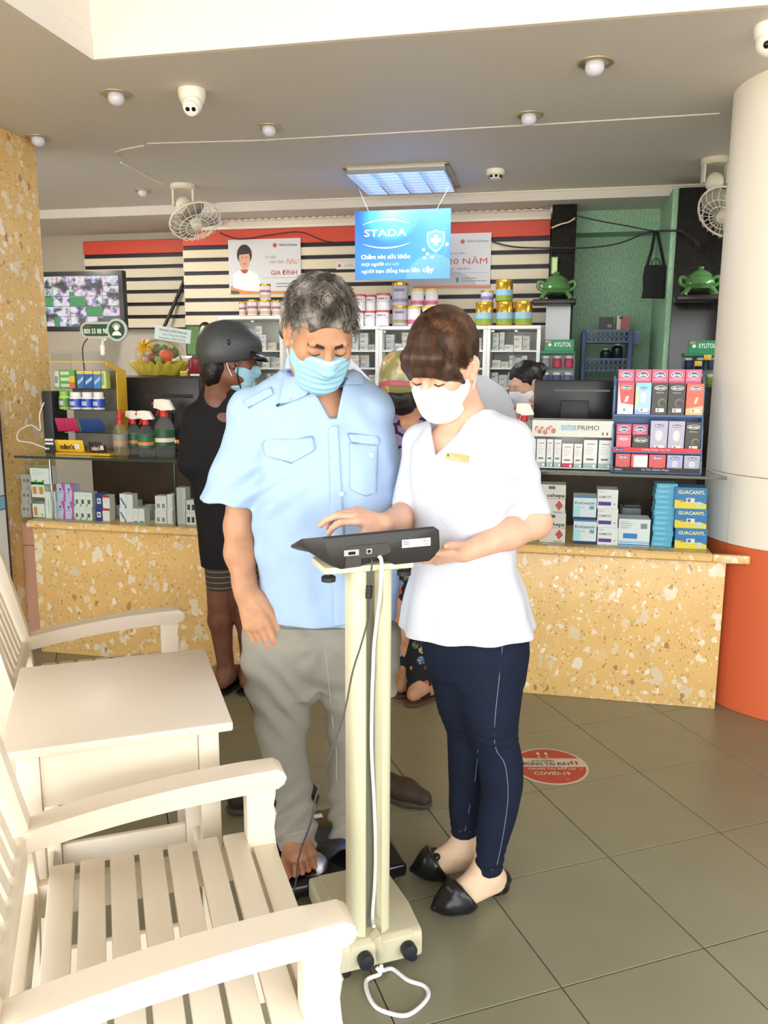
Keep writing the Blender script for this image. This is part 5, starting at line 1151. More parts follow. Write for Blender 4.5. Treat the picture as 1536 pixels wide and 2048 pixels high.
obj('board', MB().box(0, wS, 0, .006, 0, hS), 'sign_blue', sg)
tx = MB(); y_ = -.0008
put_text(tx, 'STADA', wS*.10, hS*.63, hS*.105, 0, y_, .012, w=wS*.445)
def arc(x0, x1, z, sag, th):
    n = 20; vs = []
    for i in range(n+1): s_ = i/n*2-1; x = x0+(x1-x0)*i/n; zz = z+sag*(1-s_*s_); t_ = th*(1-s_*s_)+.0003; vs += [(x, y_, zz-t_), (x, y_, zz+t_)]
    tx.add(vs, [(2*i, 2*i+2, 2*i+3, 2*i+1) for i in range(n)], 0)
arc(wS*.08, wS*.58, hS*.80, hS*.07, .0035); arc(wS*.08, wS*.58, hS*.525, -hS*.065, .0035)
put_text(tx, 'Chăm sóc sức khỏe', wS*.065, hS*.305, hS*.062, 0, y_, .03, w=wS*.52)
put_text(tx, 'mọi người', wS*.07, hS*.205, hS*.05, 0, y_, .02, w=wS*.235); put_text(tx, 'như một', wS*.32, hS*.205, hS*.045, 1, y_, 0, w=wS*.15)
put_text(tx, 'người bạn đồng hành', wS*.07, hS*.10, hS*.052, 0, y_, .012, w=wS*.51); put_text(tx, 'tin cậy', wS*.60, hS*.10, hS*.075, 0, y_, .03, w=wS*.235)
# shield emblem
sx, sz, sw = wS*.85, hS*.55, wS*.085
shp = [(0, 1.15), (.35, 1.0), (1, .85), (1.02, 0), (.8, -.6), (.4, -1.05), (0, -1.3), (-.4, -1.05), (-.8, -.6), (-1.02, 0), (-1, .85), (-.35, 1.0)]
tx.add([(sx+a*sw*1.08, y_*.6, sz+b_*sw*1.08) for a, b_ in shp][::-1], [list(range(12))], 1); tx.add([(sx+a*sw*.94, y_*.8, sz+b_*sw*.94) for a, b_ in shp][::-1], [list(range(12))], 2)
for w_, h_, yo_ in ((.22, .62, 1), (.62, .22, 1.15)): tx.add([(sx+i*w_*sw, y_*yo_, sz+j*h_*sw) for i, j in ((-1, -1), (1, -1), (1, 1), (-1, 1))], [(0, 1, 2, 3)], 0)
for (a, b_, r_, s_) in ((-.125, -.13, .016, 1), (-.085, -.19, .016, .8), (-.115, -.25, .014, 1), (-.035, -.24, .02, .6), (.115, -.06, .018, 1)): tx.add([(sx+a*wS+r_*wS*cos(k*pi/8), y_, sz+b_*hS+r_*wS*s_*sin(k*pi/8)) for k in range(16)], [list(range(16))], 0)
obj('lettering', tx, [mat('print_white', '#f4f8ff', rough=.5), mat('print_pale', '#9cc4f8', rough=.5), mat('print_sky', '#4aa3ee', rough=.5)], sg, fix=False)
stt = MB(); stt.tube([(sx-sw*.2+.0, y_, sz-sw*1.0), (sx+sw*.3, y_, sz-sw*1.9), (sx+sw*1.1, y_, sz-sw*1.9), (sx+sw*1.3, y_, sz-sw*.9), (sx+sw*.9, y_, sz-sw*.6), (sx+sw*.7, y_, sz+sw*.3), (sx+sw*1.2, y_, sz+sw*1.3), (sx+sw*1.55, y_, sz+sw*1.2)], .0012, 5); obj('stethoscope_print', stt, 'print_pale', sg)
for (bx, by), (ex, ey) in (((737, 419), (706, 352)), ((873, 416), (912, 348))):
    a = pY(bx, by, YSG)-Vector(sg.location); e = pz(ex, ey, ZC); e = Vector((e.x, e.y, ZC))-Vector(sg.location)
    b = MB(); b.tube([a+Vector((0, .003, -.012)), e], .0016, 5); obj('string', b, 'print_white', sg)
    b = MB(); b.tube([e, e+Vector((0, 0, -.012)), e+Vector((.01, 0, -.02))], .003, 6); obj('hook', b, 'brass_ring', sg)
# wire fans
mat('fan_cream', '#e2dccb', rough=.4); mat('wire_white', '#efeadc', rough=.4); mat('fan_blade', '#9a9688', rough=.4)
def fan(label, px, py, axis, rcen, R=.2):
    p = pz(px, py, ZC); t = thing('ceiling_fan', label, 'fan', (p.x, p.y, ZC), 0)
    obj('mount', MB().lathe([(.075, 0), (.076, -.02), (.066, -.03)], 28), 'fan_cream', t)
    for s_ in (-1, 1):
        b = MB(); b.M = Matrix.Rotation(YAW, 4, 'Z'); b.prism([(s_*.055, -.02), (s_*.066, -.02), (s_*.066, .02), (s_*.055, .02)][::s_], -.12); obj('yoke', b, 'fan_cream', t)
    c0 = Vector(rcen); a = Vector(axis).normalized()
    b = MB(); b.sphere((0, 0, -.115), (.048, .048, .05)); obj('swivel', b, 'fan_cream', t)
    b = MB(); b.tube([Vector((0, 0, -.11)), c0-a*.035], .018, 10); obj('neck', b, 'knob_black', t)
    b = MB(); b.tube([c0-a*.09, c0-a*.08, c0-a*.035, c0-a*.02], [.03, .05, .05, .03], 18); obj('motor', b, 'fan_cream', t)
    Rm = a.to_track_quat('Z', 'Y').to_matrix().to_4x4(); Tm = Matrix.Translation(c0) @ Rm
    w = MB(); w.M = Tm
    for i in range(22):
        th = 2*pi*i/22; prof = [(.035, .05), (.12, .052), (R*.88, .04), (R, .012), (R, -.012), (R*.88, -.035), (.10, -.045), (.045, -.045)]
        w.tube([(r*cos(th), r*sin(th), z) for r, z in prof], .0016, 4)
    for r, z in ((R, 0), (R*.7, .05), (R*.45, .053), (R*.7, -.045)): w.tube([(r*cos(k*pi/20), r*sin(k*pi/20), z) for k in range(40)], .0022 if z else .006, 5, closed=True)
    obj('cage', w, 'wire_white', t)
    for k in range(3):
        bl = MB(); bl.M = Tm @ Matrix.Rotation(k*2*pi/3, 4, 'Z'); n = 8; vs = []
        for i in range(n+1):
            r = .03+i/n*(R*.78); wd = .02+.055*sin(pi*min(1, i/n*.9+.1))
            for s_ in (-1, 1): vs.append((r, s_*wd, s_*wd*.35))
        bl.add(vs, [(2*i, 2*i+1, 2*i+3, 2*i+2) for i in range(n)], 0, True); o = obj('blade', bl, 'fan_blade', t); md = o.modifiers.new('s', 'SOLIDIFY'); md.thickness = .002
    b = MB(); b.M = Tm; b.lathe([(.032, -.01), (.034, .03), (.03, .056), (.012, .06)], 20); obj('hub', b, 'fan_cream', t)
    return t
pf = pz(366, 372, ZC); hub = pY(390, 443, pf.y-.02)
fan('cream wire cage ceiling fan near the dome camera', 366, 370, (.42, -.34, -.80), (hub.x-pf.x, -.02, hub.z-ZC), .155)
pf = pz(1425, 322, ZC); hub = pY(1437, 428, pf.y-.02)
fan('cream wire cage ceiling fan half hidden by the white column', 1432, 318, (-.45, -.55, -.60), (hub.x-pf.x+.02, -.02, hub.z-ZC), .15)
# ================================================================ goods: boxes with print
def colm(c, rough=.45, metal=0): return mat('ink_'+c.lstrip('#')+('m' if metal else ''), c, rough=rough, metal=metal)
def box_px(x0, x1, y0, y1, Y):
    a = pY(x0, (y0+y1)/2, Y).x; b = pY(x1, (y0+y1)/2, Y).x; xm = (x0+x1)/2; return a, b, pY(xm, y1, Y).z, pY(xm, y0, Y).z
def carton(name, label, cat, X0, X1, Z0, Z1, Y, dep, col, prints=(), group=None, parent=None, rough=.4, rz=0, rx=0):
    """printed box, front face at Y; prints are fractions of the front: ('r',u0,u1,v0,v1,c) ('t',text,u,v,h,c[,w[,bold]]) ('e',u,v,ru,rv,c)"""
    w, h = X1-X0, Z1-Z0; mats = [colm(col, rough)]; idx = {col: 0}; b = MB(); b.box(0, w, 0, dep, 0, h, 0)
    def mi(c):
        if c not in idx: idx[c] = len(mats); mats.append(colm(c, rough))
        return idx[c]
    for k, p in enumerate(prints):
        y = -.0004-.00025*k
        if p[0] == 'r': _, u0, u1, v0, v1, c = p; b.add([(u0*w, y, v0*h), (u1*w, y, v0*h), (u1*w, y, v1*h), (u0*w, y, v1*h)], [(0, 1, 2, 3)], mi(c))
        elif p[0] == 'e': _, u, v, ru, rv, c = p; b.add([(u*w+ru*w*cos(a*pi/10), y, v*h+rv*h*sin(a*pi/10)) for a in range(20)], [list(range(20))], mi(c))
        elif p[0] == 'p': _, pts, c = p; b.add([(u*w, y, v*h) for u, v in pts], [list(range(len(pts)))], mi(c))
        elif p[0] == 't':
            _, s_, u, v, hh, c = p[:6]; ww = p[6]*w if len(p) > 6 and p[6] else None; put_text(b, s_, u*w, v*h, hh*h, mi(c), y, p[7] if len(p) > 7 else .02, w=ww)
    o = obj(name, b, mats, parent, fix=False); o.location = (X0, Y, Z0); o.rotation_euler = (rx, 0, rz)
    if parent is None: tag(o, label, cat, group)
    return o
def cpx(name, label, cat, x0, x1, y0, y1, Y, dep, col, prints=(), group=None, z=None, **kw):
    a, b, c, d = box_px(x0, x1, y0, y1, Y)
    if z is not None: d += z-c; c = z
    return carton(name, label, cat, a, b, c, d, Y, dep, col, prints, group, **kw)
def lines(u0, u1, v0, v1, n, c): return [('r', u0, u0+(u1-u0)*(.6+.4*((i*37) % 10)/10), v1-(v1-v0)*i/n-.012, v1-(v1-v0)*i/n+.012, c) for i in range(n)]

# ---------------------------------------------------------------- under the glass, left
YU = YC+.045; MBX = 'medicine box'
def stack_px(x0, x1, ys, lab, col, prints, grp, dep=.05, Y=YU):
    """boxes standing on each other, rows of ys given top to bottom"""
    z = ZL+.001
    for i, (y0, y1) in enumerate(ys[::-1]):
        a, b, c, d = box_px(x0, x1, y0, y1, Y); hgt = d-c; carton('medicine_box', lab, MBX, a, b-.001, z, z+hgt, Y, dep, col, prints, grp); z += hgt+.0006
G_ = 'medicine boxes in the left glass case'
stack_px(42, 62, [(940, 970), (971, 999), (1000, 1027)], 'grey medicine box with two round marks against the terrazzo wall', '#aaa9a2', [('e', .3, .6, .12, .12, '#6d6d6a'), ('e', .7, .6, .12, .12, '#6d6d6a'), ('p', [(.1, .0), (.35, .0), (.22, .35)], '#8fb4cc'), ('p', [(.55, 0), (.8, 0), (.67, .35)], '#b98a7a')], G_)
gp = [('r', 0, 1, .93, 1, '#4f9a55'), ('r', 0, 1, 0, .05, '#4f9a55')]
stack_px(65, 89, [(997, 1027)], 'white medicine box with one orange cup picture', '#ecefe8', gp+[('r', .12, .4, .15, .72, '#e0913a'), ('e', .8, .22, .08, .08, '#6ab06a')], G_, .06)
z1 = pY(76, 996, YU).z
for x0, x1 in ((63, 76), (76, 89)): a, b, c, d = box_px(x0, x1, 962, 995, YU); carton('medicine_box', 'narrow white medicine box with an orange cup picture', MBX, a, b-.001, z1, z1+d-c, YU, .06, '#eef0ea', gp+[('r', .2, .8, .25, .68, '#e0913a')], G_)
a, b, c, d = box_px(60, 97, 924, 960, YU); carton('medicine_box', 'large white box with green edges on top of the orange cup boxes', MBX, a, b, z1+.0655, z1+.0655+d-c, YU, .06, '#eef1ea', gp+lines(.1, .8, .45, .8, 3, '#b9c9b4')+[('e', .28, .2, .06, .09, '#5fae66'), ('e', .68, .2, .06, .09, '#5fae66')], G_)
for x0, x1 in ((90, 101), (101, 112)): stack_px(x0, x1, [(976, 1029)], 'tall plain white medicine box with small green letters', '#e9efe8', [('r', .6, .7, .2, .7, '#7fb08a')]+lines(.15, .5, .4, .8, 3, '#c9d6c9'), G_)
pp = [('p', [(.55, 1), (1, 1), (1, 0), (.7, 0), (.85, .5)], '#c95aa8'), ('p', [(.3, .75), (.6, .75), (.45, .55)], '#3d4d9a'), ('r', .1, .6, .48, .52, '#8a94c4')]
for x0, x1 in ((113, 130), (130, 147)): stack_px(x0, x1, [(958, 993), (995, 1030)], 'lilac medicine box with a magenta curve', '#c3cbe6', pp, G_)
for x0, x1 in ((148, 159), (159, 171), (171, 184)): stack_px(x0, x1, [(975, 1004), (1006, 1032)], 'small white medicine box with a dark green mark', '#e6ece6', [('r', .25, .7, .2, .5, '#5b6f62'), ('r', 0, .3, .02, .2, '#7fc29a')]+lines(.15, .8, .65, .9, 3, '#bcd0c2'), G_)
stack_px(191, 205, [(979, 1006), (1007, 1034)], 'navy blue medicine box with a white code label', '#2e3b86', [('r', .2, .75, .25, .65, '#e6e8ee'), ('r', .3, .6, .35, .55, '#70737d')], G_)
stack_px(205, 219, [(982, 1008), (1010, 1035)], 'white medicine box with a red top band', '#eee9e6', [('r', 0, 1, .82, 1, '#b5323a')]+lines(.15, .8, .3, .7, 3, '#c8b4b4'), G_)
stack_px(239, 252, [(978, 1006), (1008, 1036)], 'white medicine box with a blue slash', '#e8ecf0', [('p', [(0, .7), (.35, .7), (.9, .2), (.55, .2)], '#5f8fc8'), ('r', .75, 1, .0, .2, '#d9604a')], G_)
stack_px(252, 265, [(978, 1006), (1010, 1037)], 'plain white medicine box beside the blue slash boxes', '#e9ebe9', lines(.15, .8, .4, .8, 3, '#bcc4c2'), G_)
for x0, x1 in ((265, 277), (277, 289)): stack_px(x0, x1, [(1010, 1038)], 'short white medicine box with a teal foot', '#e4e9e6', [('r', .2, .8, 0, .12, '#57a39a')]+lines(.2, .8, .5, .8, 2, '#bcc4c2'), G_)
stack_px(310, 333, [(982, 1010), (1013, 1040)], 'wide white medicine box with two grey crests', '#e4e6e2', [('r', .15, .4, .15, .45, '#8a8e8c'), ('r', .6, .85, .15, .45, '#8a8e8c')]+lines(.1, .9, .6, .85, 2, '#c3c8c6'), G_)
stack_px(334, 346, [(980, 1010), (1012, 1041)], 'narrow white medicine box with a grey edge', '#dfe3e0', [('r', .8, .95, .1, .9, '#a9b0ae')], G_)
stack_px(352, 371, [(968, 991), (992, 1017), (1019, 1044)], 'pale grey medicine box without print', '#cfd2cd', lines(.1, .7, .4, .8, 2, '#b4b9b5'), G_)
stack_px(372, 392, [(993, 1017), (1019, 1044)], 'pale medicine box with two black figures', '#d9dcd8', [('r', .12, .4, .2, .65, '#2c3338'), ('r', .58, .86, .2, .65, '#2c3338')], G_)
# second row, deeper in the case
rnd = random.Random(4)
for i in range(9):
    x = pY(150+i*27, 1000, YU+.12).x; h_ = rnd.uniform(.055, .085); carton('medicine_box', 'pale medicine box in the rear row of the left glass case', MBX, x, x+.045, ZL+.001, ZL+.001+h_, YU+.12, .05, rnd.choice(['#c9ccc8', '#d8dad6', '#bfc6c4']), lines(.1, .8, .3, .8, 3, '#9fa6a4'), 'rear boxes in the left glass case')

# ---------------------------------------------------------------- under the glass, right
G2 = 'medicine boxes in the right glass case'
def z_stack(x0, x1, ys, name, lab, col, prints, grp, dep=.1, Y=YU, fn=None):
    z = ZL+.001; out = []
    for i, (y0, y1) in enumerate(ys[::-1]):
        a, b, c, d = box_px(x0, x1, y0, y1, Y); h_ = d-c
        l_, c_, p_ = fn(i) if fn else (lab, col, prints); out.append(carton(name, l_, MBX, a, b, z, z+h_, Y, dep, c_, p_, grp)); z += h_+.0006
    return out
ce = [('r', 0, 1, .5, .515, '#c23b34'), ('t', 'cehepa', .3, .57, .13, '#1d1b1b', .66, .03), ('r', .35, .6, .85, .95, '#55534f'), ('p', [(.62, .28), (.77, .10), (.92, .28), (.77, .46)], '#c8503f'), ('r', .55, .9, .03, .06, '#8a8a86')]
z_stack(1078, 1131, [(968, 1025), (1026, 1084)], 'medicine_box', 'white and red medicine box with black lettering and a red diamond', '#dcd9d2', ce, G2)
el_ = [('r', 0, 1, 0, .12, '#22345f'), ('r', 0, 1, .93, 1, '#3f7fb8'), ('t', 'EroLeucin', .06, .66, .13, '#2a4f86', .86, .02), ('r', .06, .5, .5, .53, '#8fb6cf'), ('r', .7, .9, .45, .6, '#6f9cc0'), ('r', 0, .3, .14, .6, '#aee0ee')]
z_stack(1147, 1193, [(988, 1035), (1037, 1085)], 'medicine_box', 'pale blue medicine box with navy foot standing behind the glass', '#dfeaf0', el_, G2)
ag_ = [('r', .05, .68, .16, .36, '#4d3192'), ('t', 'AGIMOTI’S', .06, .56, .12, '#55565e', .62), ('e', .84, .25, .04, .05, '#9a9aa0'), ('r', .06, .3, .86, .89, '#a3a3a8')]
z_stack(1195, 1236, [(977, 1015), (1016, 1053), (1054, 1089)], 'medicine_box', 'white medicine box with a purple bar', '#ecebee', ag_, G2)
cpx('medicine_box', 'wide white medicine box with blue stripes under the grey device', MBX, 1237, 1300, 1037, 1091, YU, .11, '#e9eef2', [('r', .15, .6, .28, .47, '#2f7fd0'), ('r', 0, 1, .02, .08, '#3f94d8'), ('r', 0, 1, .12, .15, '#3f94d8'), ('r', 0, 1, .18, .2, '#8fc3ea'), ('r', .7, .9, .66, .85, '#8c9296')]+lines(.05, .5, .6, .9, 4, '#9aa7b2'), G2, z=ZL+.001)
zz = ZL+.001
for i in range(12):
    t_ = i/11; a, b, c, d = box_px(1303+9*t_, 1343+11*t_, 1080-120*t_, 1090.5-120*t_, YU+.02); h_ = d-c-.0004; carton('medicine_box', 'flat sky blue medicine box in the tall stack behind the glass', MBX, a+.002*((i*7) % 3), b+.002*((i*7) % 3), zz, zz+h_, YU+.02, .09, '#62b9df', [('r', .1, .6, .35, .6, '#8fd3ee')], 'stack of sky blue boxes'); zz += h_+.0005
gu = [('p', [(0, 0), (1, 0), (1, .22), (.8, .34), (.4, .3), (0, .42)], '#f2dc46'), ('t', 'GUACANYL', .09, .70, .17, '#f6ee9a', .84, .035), ('r', .36, .62, .28, .5, '#e9ecee'), ('r', .4, .5, .32, .46, '#6c7076'), ('e', .77, .2, .09, .13, '#bfe0e6'), ('r', .18, .26, .3, .42, '#d9923e')]
z_stack(1350, 1414, [(973, 1015), (1016, 1055), (1056, 1097)], 'medicine_box', 'blue and yellow medicine box beside the sky blue stack', '#2f7fc2', gu, G2, .1)
cpx('medicine_box', 'green medicine box half hidden by the pharmacist’s elbow', MBX, 1058, 1079, 1066, 1083, YU, .08, '#4f9a3f', [('r', .3, .7, .3, .7, '#cfe6b4')], G2, z=ZL+.001)
a, b, c, d = box_px(1243, 1283, 1010, 1035, YU+.14)
t = thing('label_printer', 'grey label printer standing at the back of the glass case', 'printer', (a, YU+.14, ZL+.0005))
obj('body', MB().rbox(0, b-a, 0, .12, 0, d-ZL-.012, .008), mat('printer_grey', '#6f7374', rough=.5), t); obj('lid', MB().rbox(.008, b-a-.004, -.004, .11, d-ZL-.0118, d-ZL, .004), mat('printer_dark', '#3d4142', rough=.4), t)

# ---------------------------------------------------------------- on the glass, right
ZT = ZG+.001; YT = YC+.02
# long display carton with tubes
a, b, c, d = box_px(1062, 1226, 840, 941, YT+.05); Yd = YT+.05
dc = thing('display_carton', 'long white display carton filled with slim cosmetic boxes', 'carton', (a, Yd, ZT)); w_, h_ = b-a, d-ZT
P0 = MB(); P0.box(0, w_, .0, .10, 0, .003); P0.box(0, w_, .098, .10, 0, h_); P0.box(0, .002, 0, .1, 0, h_); P0.box(w_-.002, w_, 0, .1, 0, h_); P0.box(0, w_, 0, .1, h_-.002, h_); P0.box(0, w_, 0, .0015, h_*.66, h_); P0.box(0, w_, 0, .0015, 0, .008)
obj('shell', P0, colm('#dfe0da'), dc)
pt = MB(); put_text(pt, 'DOTTOR', w_*.37, h_*.80, h_*.095, 0, -.0012, .015, w=w_*.18); put_text(pt, 'PRIMO', w_*.565, h_*.80, h_*.10, 1, -.0012, .0, w=w_*.26)
pt.add([(w_*.36, -.0006, h_*.785), (w_*.55, -.0006, h_*.785), (w_*.55, -.0006, h_*.90), (w_*.36, -.0006, h_*.90)], [(0, 1, 2, 3)], 2)
for u, c_ in ((.86, 3), (.885, 4), (.91, 5)): pt.add([(w_*u, -.0006, h_*.70), (w_*(u+.025), -.0006, h_*.70), (w_*(u+.025), -.0006, h_*.76), (w_*u, -.0006, h_*.76)], [(0, 1, 2, 3)], c_)
for k in range(14):
    q = (w_*(.05+.017*k), h_*(.75+.09*((k*5) % 7)/7)); pt.add([(q[0]+.010*cos(i*pi/4), -.0006-.0002*k, q[1]+.012*sin(i*pi/4)) for i in range(8)], [list(range(8))], 6 if k % 2 else 7)
obj('print', pt, [colm('#7fa7c0'), colm('#4d4d50'), colm('#c2d8e2'), colm('#4f9e6a'), colm('#f0f0ee'), colm('#cc4a44'), colm('#b98474'), colm('#e3cfc4')], dc, fix=False)
cs = [(1063, 1071, '#e8e8e4'), (1072, 1091, '#e3e3e0'), (1092, 1106, '#dfe4e2'), (1107, 1122, '#dfe3e1'), (1123, 1146, '#d9868a'), (1147, 1164, '#e6e7e3'), (1166, 1194, '#e9ecea'), (1196, 1223, '#dfe8e8')]
for i, (x0, x1, c_) in enumerate(cs):
    aa = pY(x0, 910, Yd+.012).x; bb = pY(x1, 910, Yd+.012).x; hh = h_*(.60 if i not in (4, 5) else .52); foot_ = '#b93f58' if i == 4 else '#9fb8b8'
    carton('cosmetic_box', 'pink slim cosmetic box in the display carton' if i == 4 else 'white slim cosmetic box in the display carton', 'box', aa+.002, bb, ZT+.0035, ZT+hh, Yd+.012, .03, '#ece9e6' if i == 4 else c_, [('r', 0, 1, 0, .2, foot_), ('e', .8, .1, .1, .05, '#f2f2f0'), ('r', .2, .8, .84, .88, '#b0a0a0'), ('r', .2, .75, .3, .36, '#6e6e6e')]+lines(.15, .8, .45, .75, 4, '#c8c4c2'), 'slim cosmetic boxes in the display carton')
# blue stand with small boxes
xa, xb, _, zt2 = box_px(1230, 1408, 748, 948, YT); Ys = YT+.015; ws = xb-xa
st = thing('display_stand', 'blue tiered display stand with small boxes on the glass counter', 'display stand', (xa, Ys, ZT)); mat('stand_blue', '#2f5f9a', rough=.3)
mat('stand_side', '#5f7fae', rough=.15, alpha=.75)
zs_ = [pY(1320, y, Ys+.03).z-ZT for y in (941, 903, 830)]; top_z = pY(1320, 752, Ys+.1).z-ZT
for x in (-.006, ws):
    b = MB(); b.M = Matrix(((0, 0, 1, x), (1, 0, 0, 0), (0, 1, 0, 0), (0, 0, 0, 1))); b.prism([(0, 0), (.13, 0), (.13, top_z), (.085, top_z-.002), (.06, top_z*.9), (.05, top_z*.62), (.028, top_z*.45), (.018, top_z*.25), (0, .05)], .006); obj('side_panel', b, 'stand_side', st)
obj('back_panel', MB().box(0, ws, .124, .13, 0, top_z-.01), 'stand_blue', st)
for z, y0 in zip(zs_, (0, .018, .045)): obj('shelf', MB().box(0, ws, y0, .124, z-.008, z), 'stand_blue', st)
def strip_(z, y, hgt, col, txt, nm, logo=True):
    b = MB(); b.box(0, ws, y-.003, y, z, z+hgt, 0); put_text(b, txt, ws*.33, z+hgt*.36, hgt*.36, 1, y-.0035, .01, w=ws*.32)
    if logo: b.add([(ws*.07+ws*.05*cos(i*pi/10), y-.0034, z+hgt*.5+hgt*.36*sin(i*pi/10)) for i in range(20)], [list(range(20))], 2); put_text(b, 'durex', ws*.03, z+hgt*.32, hgt*.3, 1, y-.0038, .03, w=ws*.08)
    obj(nm, b, [colm(col), colm('#e8dede'), colm('#31406e')], st, fix=False)
strip_(zs_[0]-.004, 0, .018, '#2a2224', 'Tự Tin Chinh Phục', 'front_strip'); strip_(zs_[1]-.002, .018, .018, '#d63c44', 'Cuồng Nhiệt Đam Mê', 'front_strip')
def dx(u, v, ru, rv, out='#e9e4f0', inn='#33406e', tc='#f4f2f8'): return [('e', u, v, ru, rv, out), ('e', u, v, ru*.88, rv*.82, inn), ('t', 'durex', u-ru*.72, v-rv*.45, rv*1.0, tc, ru*1.44, .03)]
GD = 'small boxes on the blue stand'
def dbox(x0, x1, y0, y1, yy, lab, col, pr, zb):
    a, b, c, d = box_px(x0, x1, y0, y1, Ys+yy); carton('condom_box', lab, 'box', a, b, ZT+zb, d if yy > .09 else ZT+zb+d-c, Ys+yy, .022, col, pr, GD, rough=.25)
tag_ = [('r', .28, .82, .08, .2, '#ece9e2'), ('r', .36, .5, .1, .18, '#8a8782')]
for i in range(5): x0 = 1236+33.6*i; dbox(x0, x0+32, 739, 800, .095, 'pink box in the top rear row of the blue stand', '#d4567c', dx(.5, .88, .36, .075)+[('r', .06, .9, .765, .785, '#eab0b8')], zs_[2]+.0008)
R2_ = [('red and white box on the upper shelf of the blue stand', '#d94a48', [('p', [(0, 0), (1, 0), (1, .3), (.2, .35), (0, 1)], '#f0e6e0'), ('p', [(.4, .38), (.5, .55), (.7, .58), (.62, .4)], '#f4e4dc')]+dx(.52, .85, .36, .07)+tag_),
       ('iridescent pale box on the upper shelf of the blue stand', '#a9cfe2', [('p', [(0, 1), (1, 1), (1, .75), (0, .9)], '#7fd6e6'), ('p', [(0, .1), (.25, .5), (.1, .8), (0, .9)], '#cfe8a4'), ('e', .5, .55, .2, .17, '#d3dde6'), ('r', 0, 1, 0, .12, '#9aa8dc')]+dx(.5, .83, .26, .05, '#8fa6d6', '#4a5f9a')+tag_),
       ('black box with a green ring on the upper shelf of the blue stand', '#2a2524', [('e', .66, .38, .26, .14, '#5f7a4a'), ('e', .70, .36, .2, .1, '#2a2524'), ('t', 'Performa', .25, .68, .045, '#c8c4c0', .5)]+dx(.52, .85, .4, .075, '#e8e6ea', '#2a2a33')+tag_),
       ('black box with a violet ring on the upper shelf of the blue stand', '#2a2524', [('e', .66, .38, .26, .14, '#6f5a6a'), ('e', .70, .36, .2, .1, '#2a2524'), ('t', 'Performa', .25, .68, .045, '#c8c4c0', .5)]+dx(.52, .85, .4, .075, '#e8e6ea', '#2a2a33')+tag_),
       ('orange box on the upper shelf of the blue stand', '#e0604a', [('p', [(0, 0), (1, 0), (1, .3), (0, .2)], '#efb878'), ('p', [(.45, .35), (.55, .55), (.72, .58), (.62, .38)], '#f0c89a')]+dx(.52, .85, .36, .07)+tag_)]
for (x0, x1), (lab, c_, pr) in zip(((1236, 1267.5), (1271, 1302), (1304, 1335), (1337, 1370), (1373, 1407)), R2_): dbox(x0, x1, 762, 825, .05, lab, c_, pr, zs_[2]+.0008)
for x0, x1 in ((1233, 1263), (1265, 1296)): dbox(x0, x1, 833, 885, .055, 'pink box at the rear of the middle shelf of the blue stand', '#c9476e', dx(.5, .82, .38, .12)+[('r', .06, .9, .64, .67, '#e6a4b4')], zs_[1]+.0008)
dbox(1233, 1262, 864, 895, .028, 'short pink box on the middle shelf of the blue stand', '#e26a80', dx(.5, .76, .36, .12, '#f0c8d0', '#c88aa0')+tag_, zs_[1]+.0008); dbox(1265, 1298, 864, 895, .028, 'short black box on the middle shelf of the blue stand', '#25201f', dx(.5, .7, .4, .16, '#d9dbe2', '#2a2c38')+tag_, zs_[1]+.0008)
sv_ = [('e', .5, .52, .22, .18, '#d8d6d8')]+dx(.5, .84, .3, .055, '#8890b4', '#4a5688')+tag_
for (x0, x1), w_n in (((1301, 1335), 'short black box'), ((1337, 1369), 'tall black box')): dbox(x0, x1, 836, 897, .028, 'silver lilac box beside the '+w_n+' on the blue stand', '#b4b1c9', sv_, zs_[1]+.0008)
dbox(1371, 1402, 838, 898, .028, 'black box on the middle shelf of the blue stand', '#2a2524', [('e', .66, .34, .26, .12, '#5f7a4a'), ('e', .70, .32, .2, .09, '#2a2524'), ('t', 'Performa', .25, .66, .045, '#c8c4c0', .5)]+dx(.5, .84, .42, .075, '#e8e6ea', '#2a2a33')+tag_, zs_[1]+.0008)
for (x0, x1), lab, c_, pr in (((1231, 1260), 'red box on the bottom shelf at the end of the blue stand', '#d5464a', dx(.5, .8, .32, .13, '#c0a0b0', '#4a4f86')+tag_), ((1262, 1295), 'white and red box on the bottom shelf of the blue stand', '#d8525a', [('r', .15, 1, .1, .92, '#f2e8e8')]), ((1298, 1331), 'red box on the bottom shelf between the white and lilac boxes', '#d5464a', dx(.5, .8, .3, .13, '#c0a0b0', '#4a4f86')+tag_), ((1334, 1365), 'lilac box on the bottom shelf of the blue stand', '#a7a7d4', [('e', .5, .45, .2, .22, '#c9cad8')]+dx(.5, .8, .3, .1, '#7a80b4', '#565c9a')+tag_), ((1368, 1400), 'silver grey box on the bottom shelf of the blue stand', '#a9adc0', [('e', .5, .45, .2, .22, '#c9cad8')]+dx(.5, .8, .3, .1, '#7a80a4', '#565c8a')+tag_)): dbox(x0, x1, 909, 941, .012, lab, c_, pr, zs_[0]+.0008)

